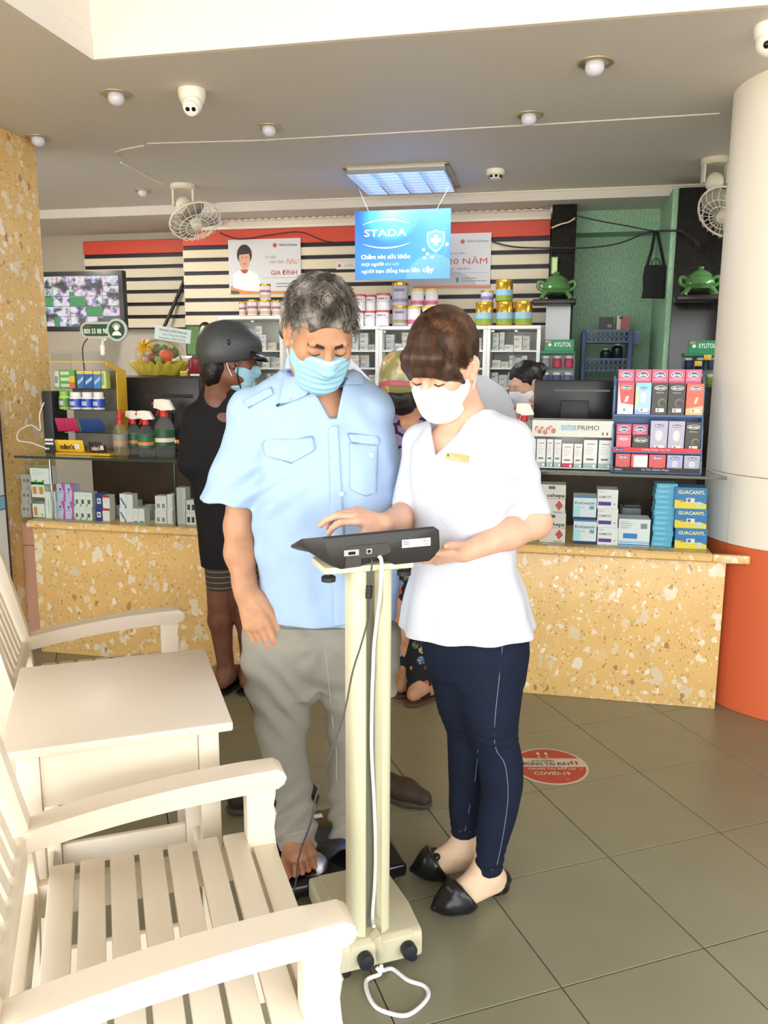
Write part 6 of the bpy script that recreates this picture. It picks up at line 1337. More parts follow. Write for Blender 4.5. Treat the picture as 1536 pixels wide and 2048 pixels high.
# computer screens
def monitor(label, x0, x1, y0, y1, Y, rz=0):
    a, b, c, d = box_px(x0, x1, y0, y1, Y); w, h = b-a, d-c; t = thing('computer_monitor', label, 'monitor', ((a+b)/2, Y, ZG+.001), rz)
    c -= ZG+.001; d -= ZG+.001; c = max(c, .012)
    obj('back_shell', MB().rbox(-w/2, w/2, 0, .03, c, d, .006), mat('monitor_black', '#1a1a1b', rough=.35), t); obj('vent', MB().box(-w*.26, w*.42, -.0008, .0, c+(d-c)*.72, c+(d-c)*.77), 'black_gloss', t)
    obj('mount_plate', MB().rbox(-.06, .06, -.02, .0, max(c, .01)+.0, c+(d-c)*.5, .003), mat('monitor_grey', '#232324', rough=.5), t)
    obj('stand_neck', MB().rbox(-.025, .025, -.012, .0, .010, c+.05, .003), 'monitor_grey', t); obj('stand_base', MB().rbox(-.1, .1, -.035, .09, 0, .010, .004), 'monitor_grey', t)
    obj('screen', MB().box(-w/2+.012, w/2-.012, .030, .0306, c+.012, d-.012), mat('screen_lit', '#3a4a5c', emit='#8fb0d8', es=.6), t)
    return t
monitor('black computer monitor behind the blue display stand', 1068, 1234, 760, 842, YC+.28)
monitor('large black computer monitor behind the spray bottles', 250, 400, 754, 905, YC+.28)

# ---------------------------------------------------------------- on the glass, left
def bottle(label, xc, y0, y1, w, Y, pump=False, lblc='#2f6a4a', big=False):
    x = pY(xc, y1, Y).x; top = pY(xc, y0, Y).z; h = top-ZT; r = (pY(xc+w/2, y1, Y).x-pY(xc-w/2, y1, Y).x)/2
    t = thing('spray_bottle', label, 'bottle', (x, Y, ZT), 0, 'spray bottles on the glass counter')
    bh = h*.72; prof = [(r*.9, 0), (r, .006), (r, bh*.35), (r*.95, bh*.5), (r, bh*.6), (r, bh*.72), (r*.75, bh*.85), (r*.36, bh*.96), (r*.34, bh)]
    obj('bottle_body', MB().lathe(prof, 24), mat('bottle_clear', '#f2f7f6', rough=.04, trans=.9, ior=1.12, alpha=.6), t)
    obj('label_wrap', MB().lathe([(r*1.015, bh*.28), (r*1.015, bh*.66)], 24, cap=False), colm(lblc), t)
    b = MB(); b.lathe([(r*1.02, bh*.36), (r*1.02, bh*.46)], 24, cap=False); obj('label_band', b, colm('#d98a5a' if not big else '#e6ddc8'), t)
    obj('collar', MB().lathe([(r*.42, bh*.97), (r*.42, bh*1.06), (r*.30, bh*1.12)], 16), mat('spray_red', '#cf3434', rough=.4), t)
    if pump:
        obj('nozzle', MB().lathe([(r*.3, bh*1.1), (r*.42, bh*1.2), (r*.2, bh*1.3), (r*.22, h)], 14), 'spray_red', t)
    else:
        zt_ = bh*1.12; b = MB(); b.M = Matrix(((1, 0, 0, 0), (0, 0, -1, r*.28), (0, 1, 0, 0), (0, 0, 0, 1)))
        L2 = r*1.0; b.prism([(-L2*1.0, zt_+.010), (-L2*.9, h-.002), (-L2*.2, h), (L2*.6, h-.003), (L2*1.15, zt_+.006), (L2*1.1, zt_), (L2*.3, zt_+.002), (L2*.1, zt_-.006), (-L2*.2, zt_-.004), (-L2*.35, zt_+.006)], r*.56, bev=.002); obj('trigger_head', b, 'white_plastic', t)
        b = MB(); b.tube([(-L2*.5, 0, zt_+.004), (-L2*.62, 0, zt_-.010), (-L2*.8, 0, zt_-.024)], [(.004, .005)]*3, 8); obj('trigger', b, 'spray_red', t)
        b = MB(); b.tube([(-L2*1.0, 0, (zt_+h)/2+.003), (-L2*1.25, 0, (zt_+h)/2+.004)], .006, 10); obj('nozzle', b, 'spray_red', t)
    return t
bottle('clear pump bottle with a grey label between the yellow rack and the spray bottles', 243, 820, 911, 27, YC+.10, True, '#8f948c')
bottle('small spray bottle with a green label next to the pump bottle', 269, 821, 907, 27, YC+.17)
bottle('small spray bottle with a green label next to the large spray bottle', 294, 821, 913, 30, YC+.08)
bottle('large clear spray bottle with a green and cream label', 331, 798, 910, 36, YC+.12, False, '#2b5a3a', True)
bottle('clear spray bottle with a white trigger beside the long display carton', 1045, 806, 930, 34, YC+.2, False, '#b9b4a6')
p = pY(366, 912, YC+.06); t = thing('tape_dispenser', 'orange plastic tool standing on the glass beside the big monitor', 'tool', (p.x, YC+.06, ZT)); mat('orange_plastic', '#e2873c', rough=.4)
b = MB(); b.M = Matrix(((1, 0, 0, 0), (0, 0, -1, .01), (0, 1, 0, 0), (0, 0, 0, 1))); b.prism([(-.004, 0), (.022, 0), (.012, .08), (-.03, .085), (-.03, .075), (-.012, .068)], .02, bev=.002); obj('body', b, 'orange_plastic', t); obj('blade', MB().box(-.034, -.029, -.008, .008, .07, .086), 'chrome', t)
# yellow rack
Yr = YC+.06; xa, xb, _, ztp = box_px(106, 216, 722, 908, Yr); wr_ = xb-xa; hr = ztp-ZT; dr = .17
rk = thing('acrylic_rack', 'clear and yellow acrylic rack with sweets and gum on the glass counter', 'rack', (xa, Yr, ZT)); mat('rack_yellow', '#e3b432', rough=.3); mat('acrylic', '#f2f4f0', rough=.03, trans=1, ior=1.08)
obj('base', MB().rbox(0, wr_, -.006, dr, 0, .010, .002), 'rack_yellow', rk)
b = MB(); b.M = Matrix(((0, 0, 1, wr_), (1, 0, 0, 0), (0, 1, 0, 0), (0, 0, 0, 1))); b.prism([(.08, .0101), (dr, .0101), (dr, hr-.045), (.0, hr+.0), (.0, hr-.02), (.085, hr-.05)], .006); obj('side_panel', b, 'rack_yellow', rk)
obj('side_panel', MB().box(0, .003, 0, dr, .0101, hr+.035), 'acrylic', rk); obj('side_panel', MB().box(wr_-.004, wr_-.001, 0, .08, .0101, hr+.0), 'acrylic', rk)
obj('header', MB().box(.0035, wr_-.002, .002, .004, hr+.0, hr+.045), 'acrylic', rk); obj('top_edge', MB().box(0.0035, wr_, 0, .006, hr-.006, hr-.001), 'rack_yellow', rk)
obj('back_panel', MB().box(.0035, wr_-.002, dr-.006, dr-.002, .0101, hr-.045), mat('rack_back', '#8b8a80', rough=.4), rk)
zr = [pY(160, y, Yr+.03).z-ZT for y in (903, 864, 819, 777)]
for z in zr[1:]: obj('shelf', MB().box(.0035, wr_-.005, .01, dr-.0065, z-.003, z), 'acrylic', rk)
RG = 'goods on the yellow rack'; Yq = Yr+.03
def rpx(name, lab, cat, x0, x1, y0, y1, row, col, pr, dep=.03, **kw): return cpx(name, lab, cat, x0, x1, y0, y1, Yq, dep, col, pr, RG, z=ZT+(zr[row] if row else .0105)+.0006, **kw)
ga = rpx('gum_pack', 'green gum pack at the bottom of its pile on the yellow rack', 'gum', 119, 150, 764, 776, 3, '#5f9a4a', [('r', .1, .65, .2, .75, '#b9d2a4'), ('r', .66, 1, 0, 1, '#cf6a4a')])
z_ = ga.location.z
for k, (c_, l_) in enumerate((('#e0b64a', 'orange'), ('#5fae5a', 'green'))): a, b, c, d = box_px(119, 150, 764, 776, Yq); carton('gum_pack', 'gum pack with '+l_+' end on the pile of the yellow rack', 'gum', a, b, z_+(d-c+.0005)*(k+1), z_+(d-c+.0005)*(k+2)-.0005, Yq, .03, '#6aa651', [('r', .1, .65, .2, .75, '#c4d8b4'), ('r', .66, 1, 0, 1, c_)], RG)
rpx('gum_pack', 'upright white and green gum pack on the yellow rack', 'gum', 108, 118, 742, 776, 3, '#cfd8c8', [('r', 0, 1, .0, .1, '#8fc05a'), ('r', .2, .8, .3, .7, '#8a93a4')])
for x0, x1, c_ in ((154, 168, '#3f6fae'), (169, 186, '#2f5a9c'), (187, 202, '#4a7fb8')): rpx('gum_pack', 'blue gum carton on the top shelf of the yellow rack', 'gum', x0, x1, 742, 777, 3, c_, [('r', 0, 1, .82, 1, '#e0c45a'), ('p', [(.1, .2), (.9, .5), (.9, .7), (.1, .4)], '#9fc4e0')])
rpx('gum_pack', 'yellow green gum pack at the end of the top shelf of the yellow rack', 'gum', 203, 213, 742, 777, 3, '#d8dc7a', [('r', 0, .5, .2, .9, '#7aa88a')])
def jar(label, x0, x1, y0, y1, cap, body, band):
    a = pY(x0, y1, Yq).x; b = pY(x1, y1, Yq).x; z0 = ZT+zr[2]+.0006; h = pY(x0, y0, Yq).z-z0; r = (b-a)/2-.0006; t = thing('gum_jar', label, 'jar', ((a+b)/2, Yq+r, z0), 0, 'gum jars on the yellow rack')
    obj('jar_body', MB().lathe([(r*.94, 0), (r, .003), (r, h*.66), (r*.9, h*.72)], 24), colm(body, .3), t); obj('cap', MB().lathe([(r*.86, h*.70), (r*.88, h*.73), (r*.88, h*.98), (r*.8, h)], 24), colm(cap, .4), t); b_ = MB(); b_.lathe([(r*1.012, h*.10), (r*1.012, h*.60)], 24, cap=False); obj('label_wrap', b_, colm(band, .3), t)
    b_ = MB(); b_.M = Matrix.Rotation(-.4, 4, 'Z'); vs = [(r*1.03*sin(a_), -r*1.03*cos(a_), z) for a_ in (-.5, -.1, .3, .7) for z in (h*.22, h*.46)]; b_.add(vs, [(0, 2, 3, 1), (2, 4, 5, 3), (4, 6, 7, 5)], 0, True); obj('crest', b_, colm('#bfc8dc'), t)
jar('lime green gum jar on the yellow rack', 114, 134, 782, 818, '#86c84a', '#b7d86a', '#5f8a3a')
for x0, x1 in ((135, 158), (159, 181), (182, 203), (204, 227)): jar('blue gum jar with white lid on the yellow rack', x0, min(x1, 214) if x1 > 214 else x1, 784, 819, '#f0f0ee', '#e9ecf2', '#2f4fb8') if x1 < 220 else None
def sachet(lab, x0, x1, y0, y1, col, row, tilt=.0, txt=None, tcol='#2c1c18', dep=.012, cat='sachet', name='sachet', yo=0):
    a, b, c, d = box_px(x0, x1, y0, y1, Yq); z = ZT+(zr[row] if row else .0105)+.0008; w, h = b-a, d-c; n = 8; m_ = 6; vs = []; bb = MB()
    for s_ in (-1, 1):
        for j in range(m_+1):
            for i in range(n+1):
                u, v = i/n, j/m_; e_ = (sin(pi*u)**.5)*(sin(pi*v)**.5); jag = .0012*((i*7+j) % 2) if j in (0, m_) else 0; vs.append((u*w, s_*dep*.5*e_, v*h+jag))
    k = (n+1)*(m_+1)
    for s_ in (0, 1):
        for j in range(m_):
            for i in range(n): q = [s_*k+j*(n+1)+i, s_*k+j*(n+1)+i+1, s_*k+(j+1)*(n+1)+i+1, s_*k+(j+1)*(n+1)+i]; bb.add([vs[t_] for t_ in q], [(0, 1, 2, 3)], 0, True)
    if txt: put_text(bb, txt, w*.2, h*.3, h*.42, 1, -dep*.5-.0012, .05, w=w*.5); bb.add([(w*.72, -dep*.5-.0008, h*.35), (w*.9, -dep*.5-.0008, h*.35), (w*.9, -dep*.5-.0008, h*.75), (w*.72, -dep*.5-.0008, h*.75)], [(0, 1, 2, 3)], 2)
    o = obj(name, bb, [mat('foil_'+col.lstrip('#'), col, rough=.25), colm(tcol), colm('#e6e4e0')], None); o.location = (a, Yq-.004+yo, z); o.rotation_euler = (-tilt, 0, 0); tag(o, lab, cat, RG)
sachet('yellow sweet bag with dark lettering at the foot of the yellow rack', 114, 170, 876, 901, '#ecc02f', 0, -.25, 'm&m’s', '#3a2018', .02, 'sweet bag', 'sweet_bag')
sachet('dark brown sweet bag with pale lettering at the foot of the yellow rack', 181, 215, 879, 901, '#3b2a26', 0, -.25, 'm&m’s', '#d8cfc8', .02, 'sweet bag', 'sweet_bag')
for i in range(5): sachet('pink sachet on the third shelf of the yellow rack', 116+7.5*i, 126+7.5*i, 833, 862, '#b8325f', 1, -.35, yo=.004*i)
for i in range(2): sachet('green sachet between pink and blue ones on the yellow rack', 154+5*i, 164+5*i, 834, 862, '#3f8a5a', 1, -.35, yo=.022+.004*i)
for i in range(6): sachet('navy blue sachet on the third shelf of the yellow rack', 164+7*i, 174+7*i, 834, 863, '#27447e', 1, -.35, yo=.002*i)
# clip sign
px0 = pY(162, 660, Yr+.002); cxs = pY(234, 660, Yr).x; czs = pY(234, 660, Yr).z
hs = thing('hotline_sign', 'green phone number sign with headset figure clipped above the yellow rack', 'sign', (cxs, Yr, czs)); r0 = pY(254.5, 660, Yr).x-cxs; Lp = cxs-pY(160, 660, Yr).x; hp = (pY(190, 644, Yr).z-pY(190, 677, Yr).z)/2
def pill(mb, x0, x1, hh, y, mi, n=12): mb.add([(x1, y, -hh), (x1, y, hh)]+[(x0+hh-hh*cos(pi/2-0)*0-hh*sin(pi*i/n), y, hh*cos(pi*i/n)) for i in range(n+1)], [list(range(n+3))], mi)
b = MB(); b.M = Matrix(((1, 0, 0, 0), (0, 0, -1, .006), (0, 1, 0, 0), (0, 0, 0, 1))); b.prism([(-Lp+hp-hp*sin(pi*i/12), hp*cos(pi*i/12)) for i in range(13)]+[(0, -hp), (0, hp)], .006); b.prism([(r0*cos(2*pi*i/40), r0*sin(2*pi*i/40)) for i in range(40)], .009); obj('plate', b, mat('sign_silver', '#b9c4c4', rough=.25, metal=.4), hs)
b = MB(); b.add([(-Lp+hp-hp*.72*sin(pi*i/12), -.0006, hp*.72*cos(pi*i/12)) for i in range(13)]+[(-.005, -.0006, -hp*.72), (-.005, -.0006, hp*.72)], [list(range(15))], 0); b.add([(r0*.78*cos(2*pi*i/40), -.0042, r0*.78*sin(2*pi*i/40)) for i in range(40)], [list(range(40))], 0)
put_text(b, '1800 55 88 98', -Lp*.93, -hp*.42, hp*.62, 1, -.0010, .02, w=Lp*.66); put_text(b, 'Hotline', -Lp*.9, hp*.32, hp*.25, 2, -.0010, .0, w=Lp*.2)
b.add([(r0*.26*cos(i*pi/8), -.0048, r0*.20+r0*.27*sin(i*pi/8)) for i in range(16)], [list(range(16))], 1); b.add([(r0*.46*cos(i*pi/10), -.0048, -r0*.48+r0*.38*sin(i*pi/10)) for i in range(11)], [list(range(11))], 1)
obj('print', b, [colm('#1f4a36'), colm('#eef0ec'), colm('#c0563c')], hs, fix=False); bt = MB(); bt.tube([(r0*.36*cos(i*pi/10), -.005, r0*.22+r0*.36*sin(i*pi/10)) for i in range(11)], .0016, 6); obj('headset_print', bt, colm('#eef0ec'), hs)
b = MB(); b.tube([(-Lp*.42, .004, -hp), (-Lp*.42, .004, -hp-.018), (-Lp*.42, .003, -hp-.03)], [.006, .004, .007], 8); obj('ball_joint', b, 'white_plastic', hs); b = MB(); b.rbox(-Lp*.42-.010, -Lp*.42+.010, -.006, .010, -hp-.078, -hp-.03, .005); obj('clip', b, 'white_plastic', hs); b = MB(); b.rbox(-Lp*.42-.022, -Lp*.42+.022, -.001, .006, -hp-.012, -hp+.002, .002); obj('holder', b, 'sign_silver', hs)
# computer tower and cables
a, b, c, d = box_px(86, 106, 782, 900, YC+.08); t = thing('network_box', 'dark metal network box with stickers beside the yellow rack', 'device', (a, YC+.08, ZT)); obj('case', MB().rbox(0, b-a, 0, .12, 0, d-ZT, .004), mat('case_dark', '#34363a', rough=.45), t)
b_ = MB(); [b_.box(.004+.012*i, .012+.012*i, -.001, 0, .02, .03) for i in range(2)]; [b_.box(.004, (b-a)-.006, -.001, 0, .045+.018*k, .055+.018*k) for k in range(2)]; obj('sticker', b_, 'sticker_white', t)
b_ = MB(); b_.tube([tuple(Vector(p)-Vector((a, YC+.08, ZT))) for p in bez([pY(88, 805, YC+.075), pY(79, 830, YC+.05), pY(80, 860, YC+.04), pY(62, 850, YC+.05), pY(38, 862, YC+.05), pY(36, 880, YC+.05), pY(60, 885, YC+.06), pY(75, 890, YC+.06), pY(95, 898, YC+.06)], 6)], .003, 6); obj('cable', b_, 'cable_white', t)
# ================================================================ back of the shop
YK = 5.28                                   # cabinet fronts
mat('cab_white', '#ecebe6', rough=.4); mat('cab_inside', '#b9b8b2', rough=.6); mat('cab_glass', '#fbfdfc', rough=.02, trans=1, ior=1.03)
rnd = random.Random(11)
def cabinet(label, x0, x1, y0, group=None, shelves=(700, 735, 775), sign=None, green=False):
    a, b, _, zt_ = box_px(x0, x1, y0, 800, YK); zt_ = pY((x0+x1)/2, y0, YK).z; w = b-a; t = thing('wall_cabinet', label, 'cabinet', (a, YK, 0), 0, 'white wall cabinets'); D_ = .34; T = .022
    c = MB(); c.box(0, w, D_-.012, D_, .001, zt_-T-.0003); c.box(0, T, 0, D_, .001, zt_-T-.0003); c.box(w-T, w, 0, D_, .001, zt_-T-.0003); obj('body', c, 'cab_white', t); obj('top', MB().rbox(-.0, w, -.004, D_, zt_-T, zt_, .003), 'cab_white', t)
    zs = [pY((x0+x1)/2, y, YK).z for y in shelves]
    for z in zs+[.9]: obj('shelf', MB().box(T+.0005, w-T-.0005, .012, D_-.0125, z-.012, z), 'cab_white', t)
    n = 2 if w > .3 else 1
    for i in range(n):
        u0, u1 = T+(w-2*T)*i/n, T+(w-2*T)*(i+1)/n; dr = obj('door', MB().box(u0+.001, u1-.001, .0, .003, .92, zt_-T-.002), 'cab_glass' if not green else 'cab_glass', t); obj('hinge', MB().rbox(u0+.006, u0+.024, -.004, .006, zt_-T-.02, zt_-T-.004, .002), 'chrome', dr)
        if green: obj('door_edge', MB().box(u0+.001, u0+.004, -.0005, .0045, .92, zt_-T-.003), 'glass_edge', dr)
    obj('plinth', MB().box(T+.0005, w-T-.0005, .001, .02, .001, .899), 'cab_white', t)
    lo = [z for z in zs]
    for zi, z in enumerate(zs):
        zup = zt_-T if zi == 0 else zs[zi-1]-.012; x = T+.006
        while x < w-T-.03:
            bw = rnd.uniform(.03, .065); 
            if x+bw > w-T: break
            kk = rnd.randint(1, 4); zz = z+.0006; yb = .05+rnd.uniform(0, .06)
            for q in range(kk):
                hh = rnd.uniform(.028, .05)
                if zz+hh > zup-.006: break
                c_ = rnd.choice(['#e4e4df', '#dcdcd6', '#d4dade', '#e8e2d8', '#c9d3da', '#d8c9b8']); st_ = rnd.choice(['#b5656a', '#7c98b8', '#8a8f92', '#c9a45a', '#6f9c8c'])
                carton('medicine_box', 'small medicine box on the shelves of the white wall cabinets', 'medicine box', a+x, a+x+bw-.002, zz, zz+hh, YK+yb, .06, c_, [('r', .08, .6, .35, .5, st_), ('r', .08, .9, .62, .7, '#b4b4b0')], 'small boxes in the wall cabinets'); zz += hh+.0004
            x += bw+.002+(.04 if rnd.random() < .06 else 0)
    if sign:
        s_ = MB(); s_.box(w*.1, w*.9, -.0065, -.0045, zt_-T+.001, zt_-.001, 0); put_text(s_, sign, w*.2, zt_-T+.007, .009, 1, -.0068, .01, w=w*.55); obj('shelf_label', s_, [colm('#e6e8e4'), colm('#8fa89a')], t, fix=False)
    return t
cabinet('white glass door cabinet behind the grey helmet', 441, 566, 632)
cabinet('white glass door cabinet with a shelf label, below the white and red cans', 648, 757, 652, sign='THUỐC KÊ ĐƠN')
cabinet('wide white glass door cabinet behind the painted helmet', 757.5, 972, 652)
cabinet('narrow white glass door cabinet next to the granite pier', 972.5, 1079, 651, green=True)
# cans on the cabinets
mat('can_gold', '#c9a13a', rough=.25, metal=.7); mat('can_steel', '#cfcdc6', rough=.25, metal=.8)
def can(label, xc, y0, y1, w, cap, body, bands, group, Y=YK+.08, txt=None):
    base = pY(xc, y1, Y); top = pY(xc, y0, Y); h = top.z-base.z; r = w/2*(Y/cos(YAW))/F*1.0
    t = thing('milk_can', label, 'can', (base.x, Y, base.z+.0), 0, group)
    obj('can_body', MB().lathe([(r*.96, 0), (r, .004), (r, h*.86), (r*.97, h*.88)], 20), body if body in MATS else colm(body, .3), t); obj('lid', MB().lathe([(r*1.0, h*.86), (r*1.02, h*.88), (r*1.02, h*.985), (r*.98, h)], 20), cap if cap in MATS else colm(cap, .3), t)
    for v0, v1, c in bands: o_ = obj('label_band', MB().lathe([(r*1.012, h*v0), (r*1.012, h*v1)], 20, cap=False), c if c in MATS else colm(c, .35), t)
    if txt:
        b = MB(); vs, fs, wd_ = text_geo(txt, .03); sc_2 = r*1.3/wd_; b.add([(r*1.03*sin((v[0]*sc_2-r*.65)/r), -r*1.03*cos((v[0]*sc_2-r*.65)/r), h*.62+v[1]*h*.13) for v in vs], fs, 0); obj('can_print', b, colm('#4a3f6e'), t, fix=False)
    return t
zc1 = None
for xc, y0, y1, w, wh_ in ((486, 604, 632, 15, 'small, ending the row over the helmet'), (506, 600, 632, 22, 'beside the smallest can over the grey helmet'), (531, 600, 632, 23, 'under another can over the grey helmet'), (553, 601, 632, 18, 'beside the man’s hair on the left cabinet'), (531, 568, 600, 22, 'on top of the row over the grey helmet')): can('white milk can with golden lid '+wh_, xc, y0, y1, w, 'can_gold', '#d9cfd0', [(.1, .3, '#c9b08a'), (.45, .6, '#a06a7a')], 'golden lid cans over the left cabinet')
for xc, y0, y1, w in ((716, 622, 652, 25), (740, 622, 652, 21), (765, 621, 652, 27), (719, 589, 622, 25), (742, 590, 622, 19), (767, 587, 621, 27)): can('white milk can with red rim '+('standing on the cabinet beside the man’s head' if y1 > 640 else 'stacked on another beside the man’s head'), xc, y0, y1, w, '#cf5a52', '#e6e4ea', [(.5, .54, '#d8b8b8')], 'white and red cans', txt='NAN 2')
can('silver milk can with golden lid and violet lettering on top of its pair', 800, 566, 612, 32, 'can_gold', '#b9b4c4', [(.15, .3, '#8a7fae')], 'silver cans', txt='Calokid'); can('silver milk can with golden lid and violet lettering under its twin', 800, 612, 652, 30, 'can_gold', '#b0aab8', [(.15, .3, '#8a8a5a')], 'silver cans', txt='Calokid')
for xc, y0, y1, w in ((828, 613, 652, 26), (857, 613, 652, 25), (835, 578, 613, 26), (863, 578, 613, 25)): can('white milk can with pink swirl '+('standing on the wide cabinet' if y1 > 640 else 'stacked under the hanging sign'), xc, y0, y1, w, '#d9c86a', '#e3dfe0', [(.08, .3, '#c9628a'), (.3, .36, '#e8b4c4')], 'pink swirl cans')
for xc, y0, y1, w, wh_ in ((968, 605, 651, 33, 'under the small silver can'), (1009, 604, 651, 32, 'between two golden cans, carrying another'), (1046, 603, 651, 33, 'next to the jade urn shelf'), (1008, 560, 604, 32, 'on top of the golden cans')): can('golden milk can '+wh_, xc, y0, y1, w, 'can_gold', 'can_gold', [(.05, .28, '#7f9a3a'), (.28, .55, '#8fb8d0')], 'golden cans over the right cabinet')
can('small silver milk can with violet print on top of the golden cans', 974, 582, 605, 24, 'can_gold', '#b9b4c4', [(.2, .5, '#7a6fa0')], 'silver cans')
# posters on the slats
def poster(label, q, fn, th=.008):
    Yp = YB-.03; p0 = pY(q[0], q[2], Yp); p1 = pY(q[1], q[3], Yp); x0, x1, z0, z1 = p0.x, p1.x, p1.z, p0.z; t = thing('poster_board', label, 'poster', (x0, Yp, z0)); w, h = x1-x0, z1-z0; obj('board', MB().box(0, w, 0, th, 0, h), colm('#d5d6da'), t); b = MB(); mats = []; fn(b, w, h, mats); obj('print', b, [colm(c) for c in mats], t, fix=False); return t
def logo(b, w, h, u, v, mi_r, mi_d, y=-.0008):
    s = h*.05; b.add([(u*w-s, y, v*h), (u*w, y, v*h-s), (u*w+s, y, v*h), (u*w, y, v*h+s)], [(0, 1, 2, 3)], mi_r); put_text(b, 'TRUNG SƠN Pharma', u*w+s*1.6, v*h-s*.35, s*.8, mi_d, y, .02, w=w*.25)
def post1(b, w, h, mats):
    mats += ['#c9cbd2', '#d98a66', '#2c2624', '#d9a58c', '#eef0f3', '#c8503a', '#77787c', '#e58a4a', '#2f5a3a', '#b5463c']
    def poly(pts, m, y): b.add([(u*w, y, v*h) for u, v in pts], [list(range(len(pts)))], m)
    poly([(.02, .0), (1, 0), (1, .05), (.5, .04), (.2, .06), (.02, .16)], 7, -.0004); poly([(.02, 0), (.15, 0), (.13, .05), (.02, .07)], 8, -.0006)
    poly([(.06, .12), (.20, .06), (.42, .04), (.45, .18), (.40, .36), (.28, .44), (.15, .44), (.06, .36)], 4, -.0008); poly([(.16, .45), (.2, .38), (.25, .38), (.28, .45)], 9, -.0010)
    b.add([(w*.225+w*.105*cos(i*pi/10), -.0012, h*.72+h*.19*sin(i*pi/10)) for i in range(20)], [list(range(20))], 2); b.add([(w*.225+w*.078*cos(i*pi/10), -.0014, h*.64+h*.19*sin(i*pi/10)) for i in range(20)], [list(range(20))], 3); poly([(.15, .72), (.3, .74), (.28, .84), (.17, .84)], 2, -.0016)
    for u in (.195, .255): b.add([(w*u+w*.012*cos(i*pi/5), -.0018, h*.67+h*.008*sin(i*pi/5)) for i in range(10)], [list(range(10))], 2)
    poly([(.2, .545), (.25, .545), (.245, .56), (.205, .56)], 9, -.0018)
    logo(b, w, h, .65, .88, 5, 2); put_text(b, 'TƯ VẤN', .51*w, .64*h, h*.05, 6, -.0008, .0, w=w*.15); put_text(b, 'TẬN TÌNH', .57*w, .55*h, h*.05, 6, -.0008, .0, w=w*.2); put_text(b, 'Như', .80*w, .53*h, h*.11, 1, -.0010, .0, w=w*.16, slant=.3); put_text(b, 'GIA ĐÌNH', .59*w, .34*h, h*.085, 9, -.0008, .015, w=w*.36); b.box(.48*w, .97*w, -.0008, -.0002, .285*h, .29*h, 6)
    for i in range(2): b.box(.66*w, (.85+.06*i)*w, -.0008, -.0002, (.17-.05*i)*h, (.185-.05*i)*h, 6)
poster('white poster with a portrait in a white coat on the slat wall', (456, 602, 480, 586), post1)
def post2(b, w, h, mats):
    mats += ['#d58a70', '#6f7074', '#c0503f', '#8f9096', '#b9bac2', '#4f8a6a']
    b.box(.1*w, w, -.0006, -.0001, 0, .05*h, 0); b.add([(w*.35+w*.5*cos(i*pi/16), -.0004, 0+h*.36*sin(i*pi/16)) for i in range(17)], [list(range(17))], 4)
    logo(b, w, h, .67, .85, 2, 1); put_text(b, 'Tự tin hơn', .5*w, .62*h, h*.045, 1, -.0008, .0, w=w*.2); put_text(b, '20 NĂM', .5*w, .44*h, h*.11, 2, -.0008, .0, w=w*.46); put_text(b, 'kinh nghiệm', .5*w, .34*h, h*.045, 1, -.0008, 0, w=w*.26); b.box(.4*w, .96*w, -.0008, -.0002, .275*h, .28*h, 3)
    for i in range(2): b.box(.66*w, (.85+.11*i)*w, -.0008, -.0002, (.17-.05*i)*h, (.185-.05*i)*h, 3)
    b.box(.60*w, .63*w, -.0008, -.0002, .11*h, .19*h, 5)
poster('white poster about twenty years, half hidden by the hanging blue sign', (812, 980, 470, 575), post2)
p0 = pY(672, 530, YB-.024); t = MB(); t.box(0, .17, 0, .004, 0, .05, 0); put_text(t, 'Sản Phẩm', .06, .02, .012, 1, -.0006, .0); t.add([(.012, -.0006, .025), (.025, -.0006, .012), (.038, -.0006, .025), (.025, -.0006, .038)], [(0, 1, 2, 3)], 2); o = obj('shelf_card', t, [colm('#dedcd4'), colm('#55565a'), colm('#c0583c')], fix=False); o.location = (p0.x, YB-.024, p0.z-.03); tag(o, 'small white shelf card with a red diamond on the slat wall', 'card')
# television with security pictures
YV = 5.15; q0 = pY(62, 537, YV); q1 = pY(251, 668, YV); w, h = q1.x-q0.x, pY(251, 540, YV).z-pY(251, 662, YV).z
tv = thing('television', 'black wall television showing a grid of security pictures', 'television', (q0.x, YV, pY(251, 662, YV).z)); obj('case', MB().rbox(0, w, 0, .05, 0, h, .006), 'monitor_black', tv)
m = mat('cctv_screen', '#000000', rough=.3); nt, N, L, B = nodes(m); tc = N('ShaderNodeTexCoord'); n1 = N('ShaderNodeTexNoise', i_Scale=15.0, i_Detail=5.0); L(tc.outputs['Object'], n1.inputs['Vector']); v = N('ShaderNodeTexVoronoi', i_Scale=24.0); L(tc.outputs['Object'], v.inputs['Vector']); r = ramp(N, [(.36, '#15151c'), (.44, '#4d4a5c'), (.5, '#b9a9c0'), (.56, '#e9e4ee'), (.64, '#d8ccd6')]); L(n1.outputs[0], r.inputs[0])
mx = N('ShaderNodeMix', data_type='RGBA', blend_type='OVERLAY'); mx.inputs[0].default_value = .35; L(r.outputs[0], mx.inputs[6]); L(v.outputs['Color'], mx.inputs[7]); L(mx.outputs[2], B.inputs['Emission Color']); B.inputs['Emission Strength'].default_value = .85
m2 = mat('cctv_green', '#0a1a0a', emit='#3fa05a', es=.7); scr = obj('screen', MB().box(.03, w-.03, -.001, 0, .03, h-.03), 'black_gloss', tv)
nx_, ny_ = 5, 5; cw, ch = (w-.066)/nx_, (h-.064)/ny_
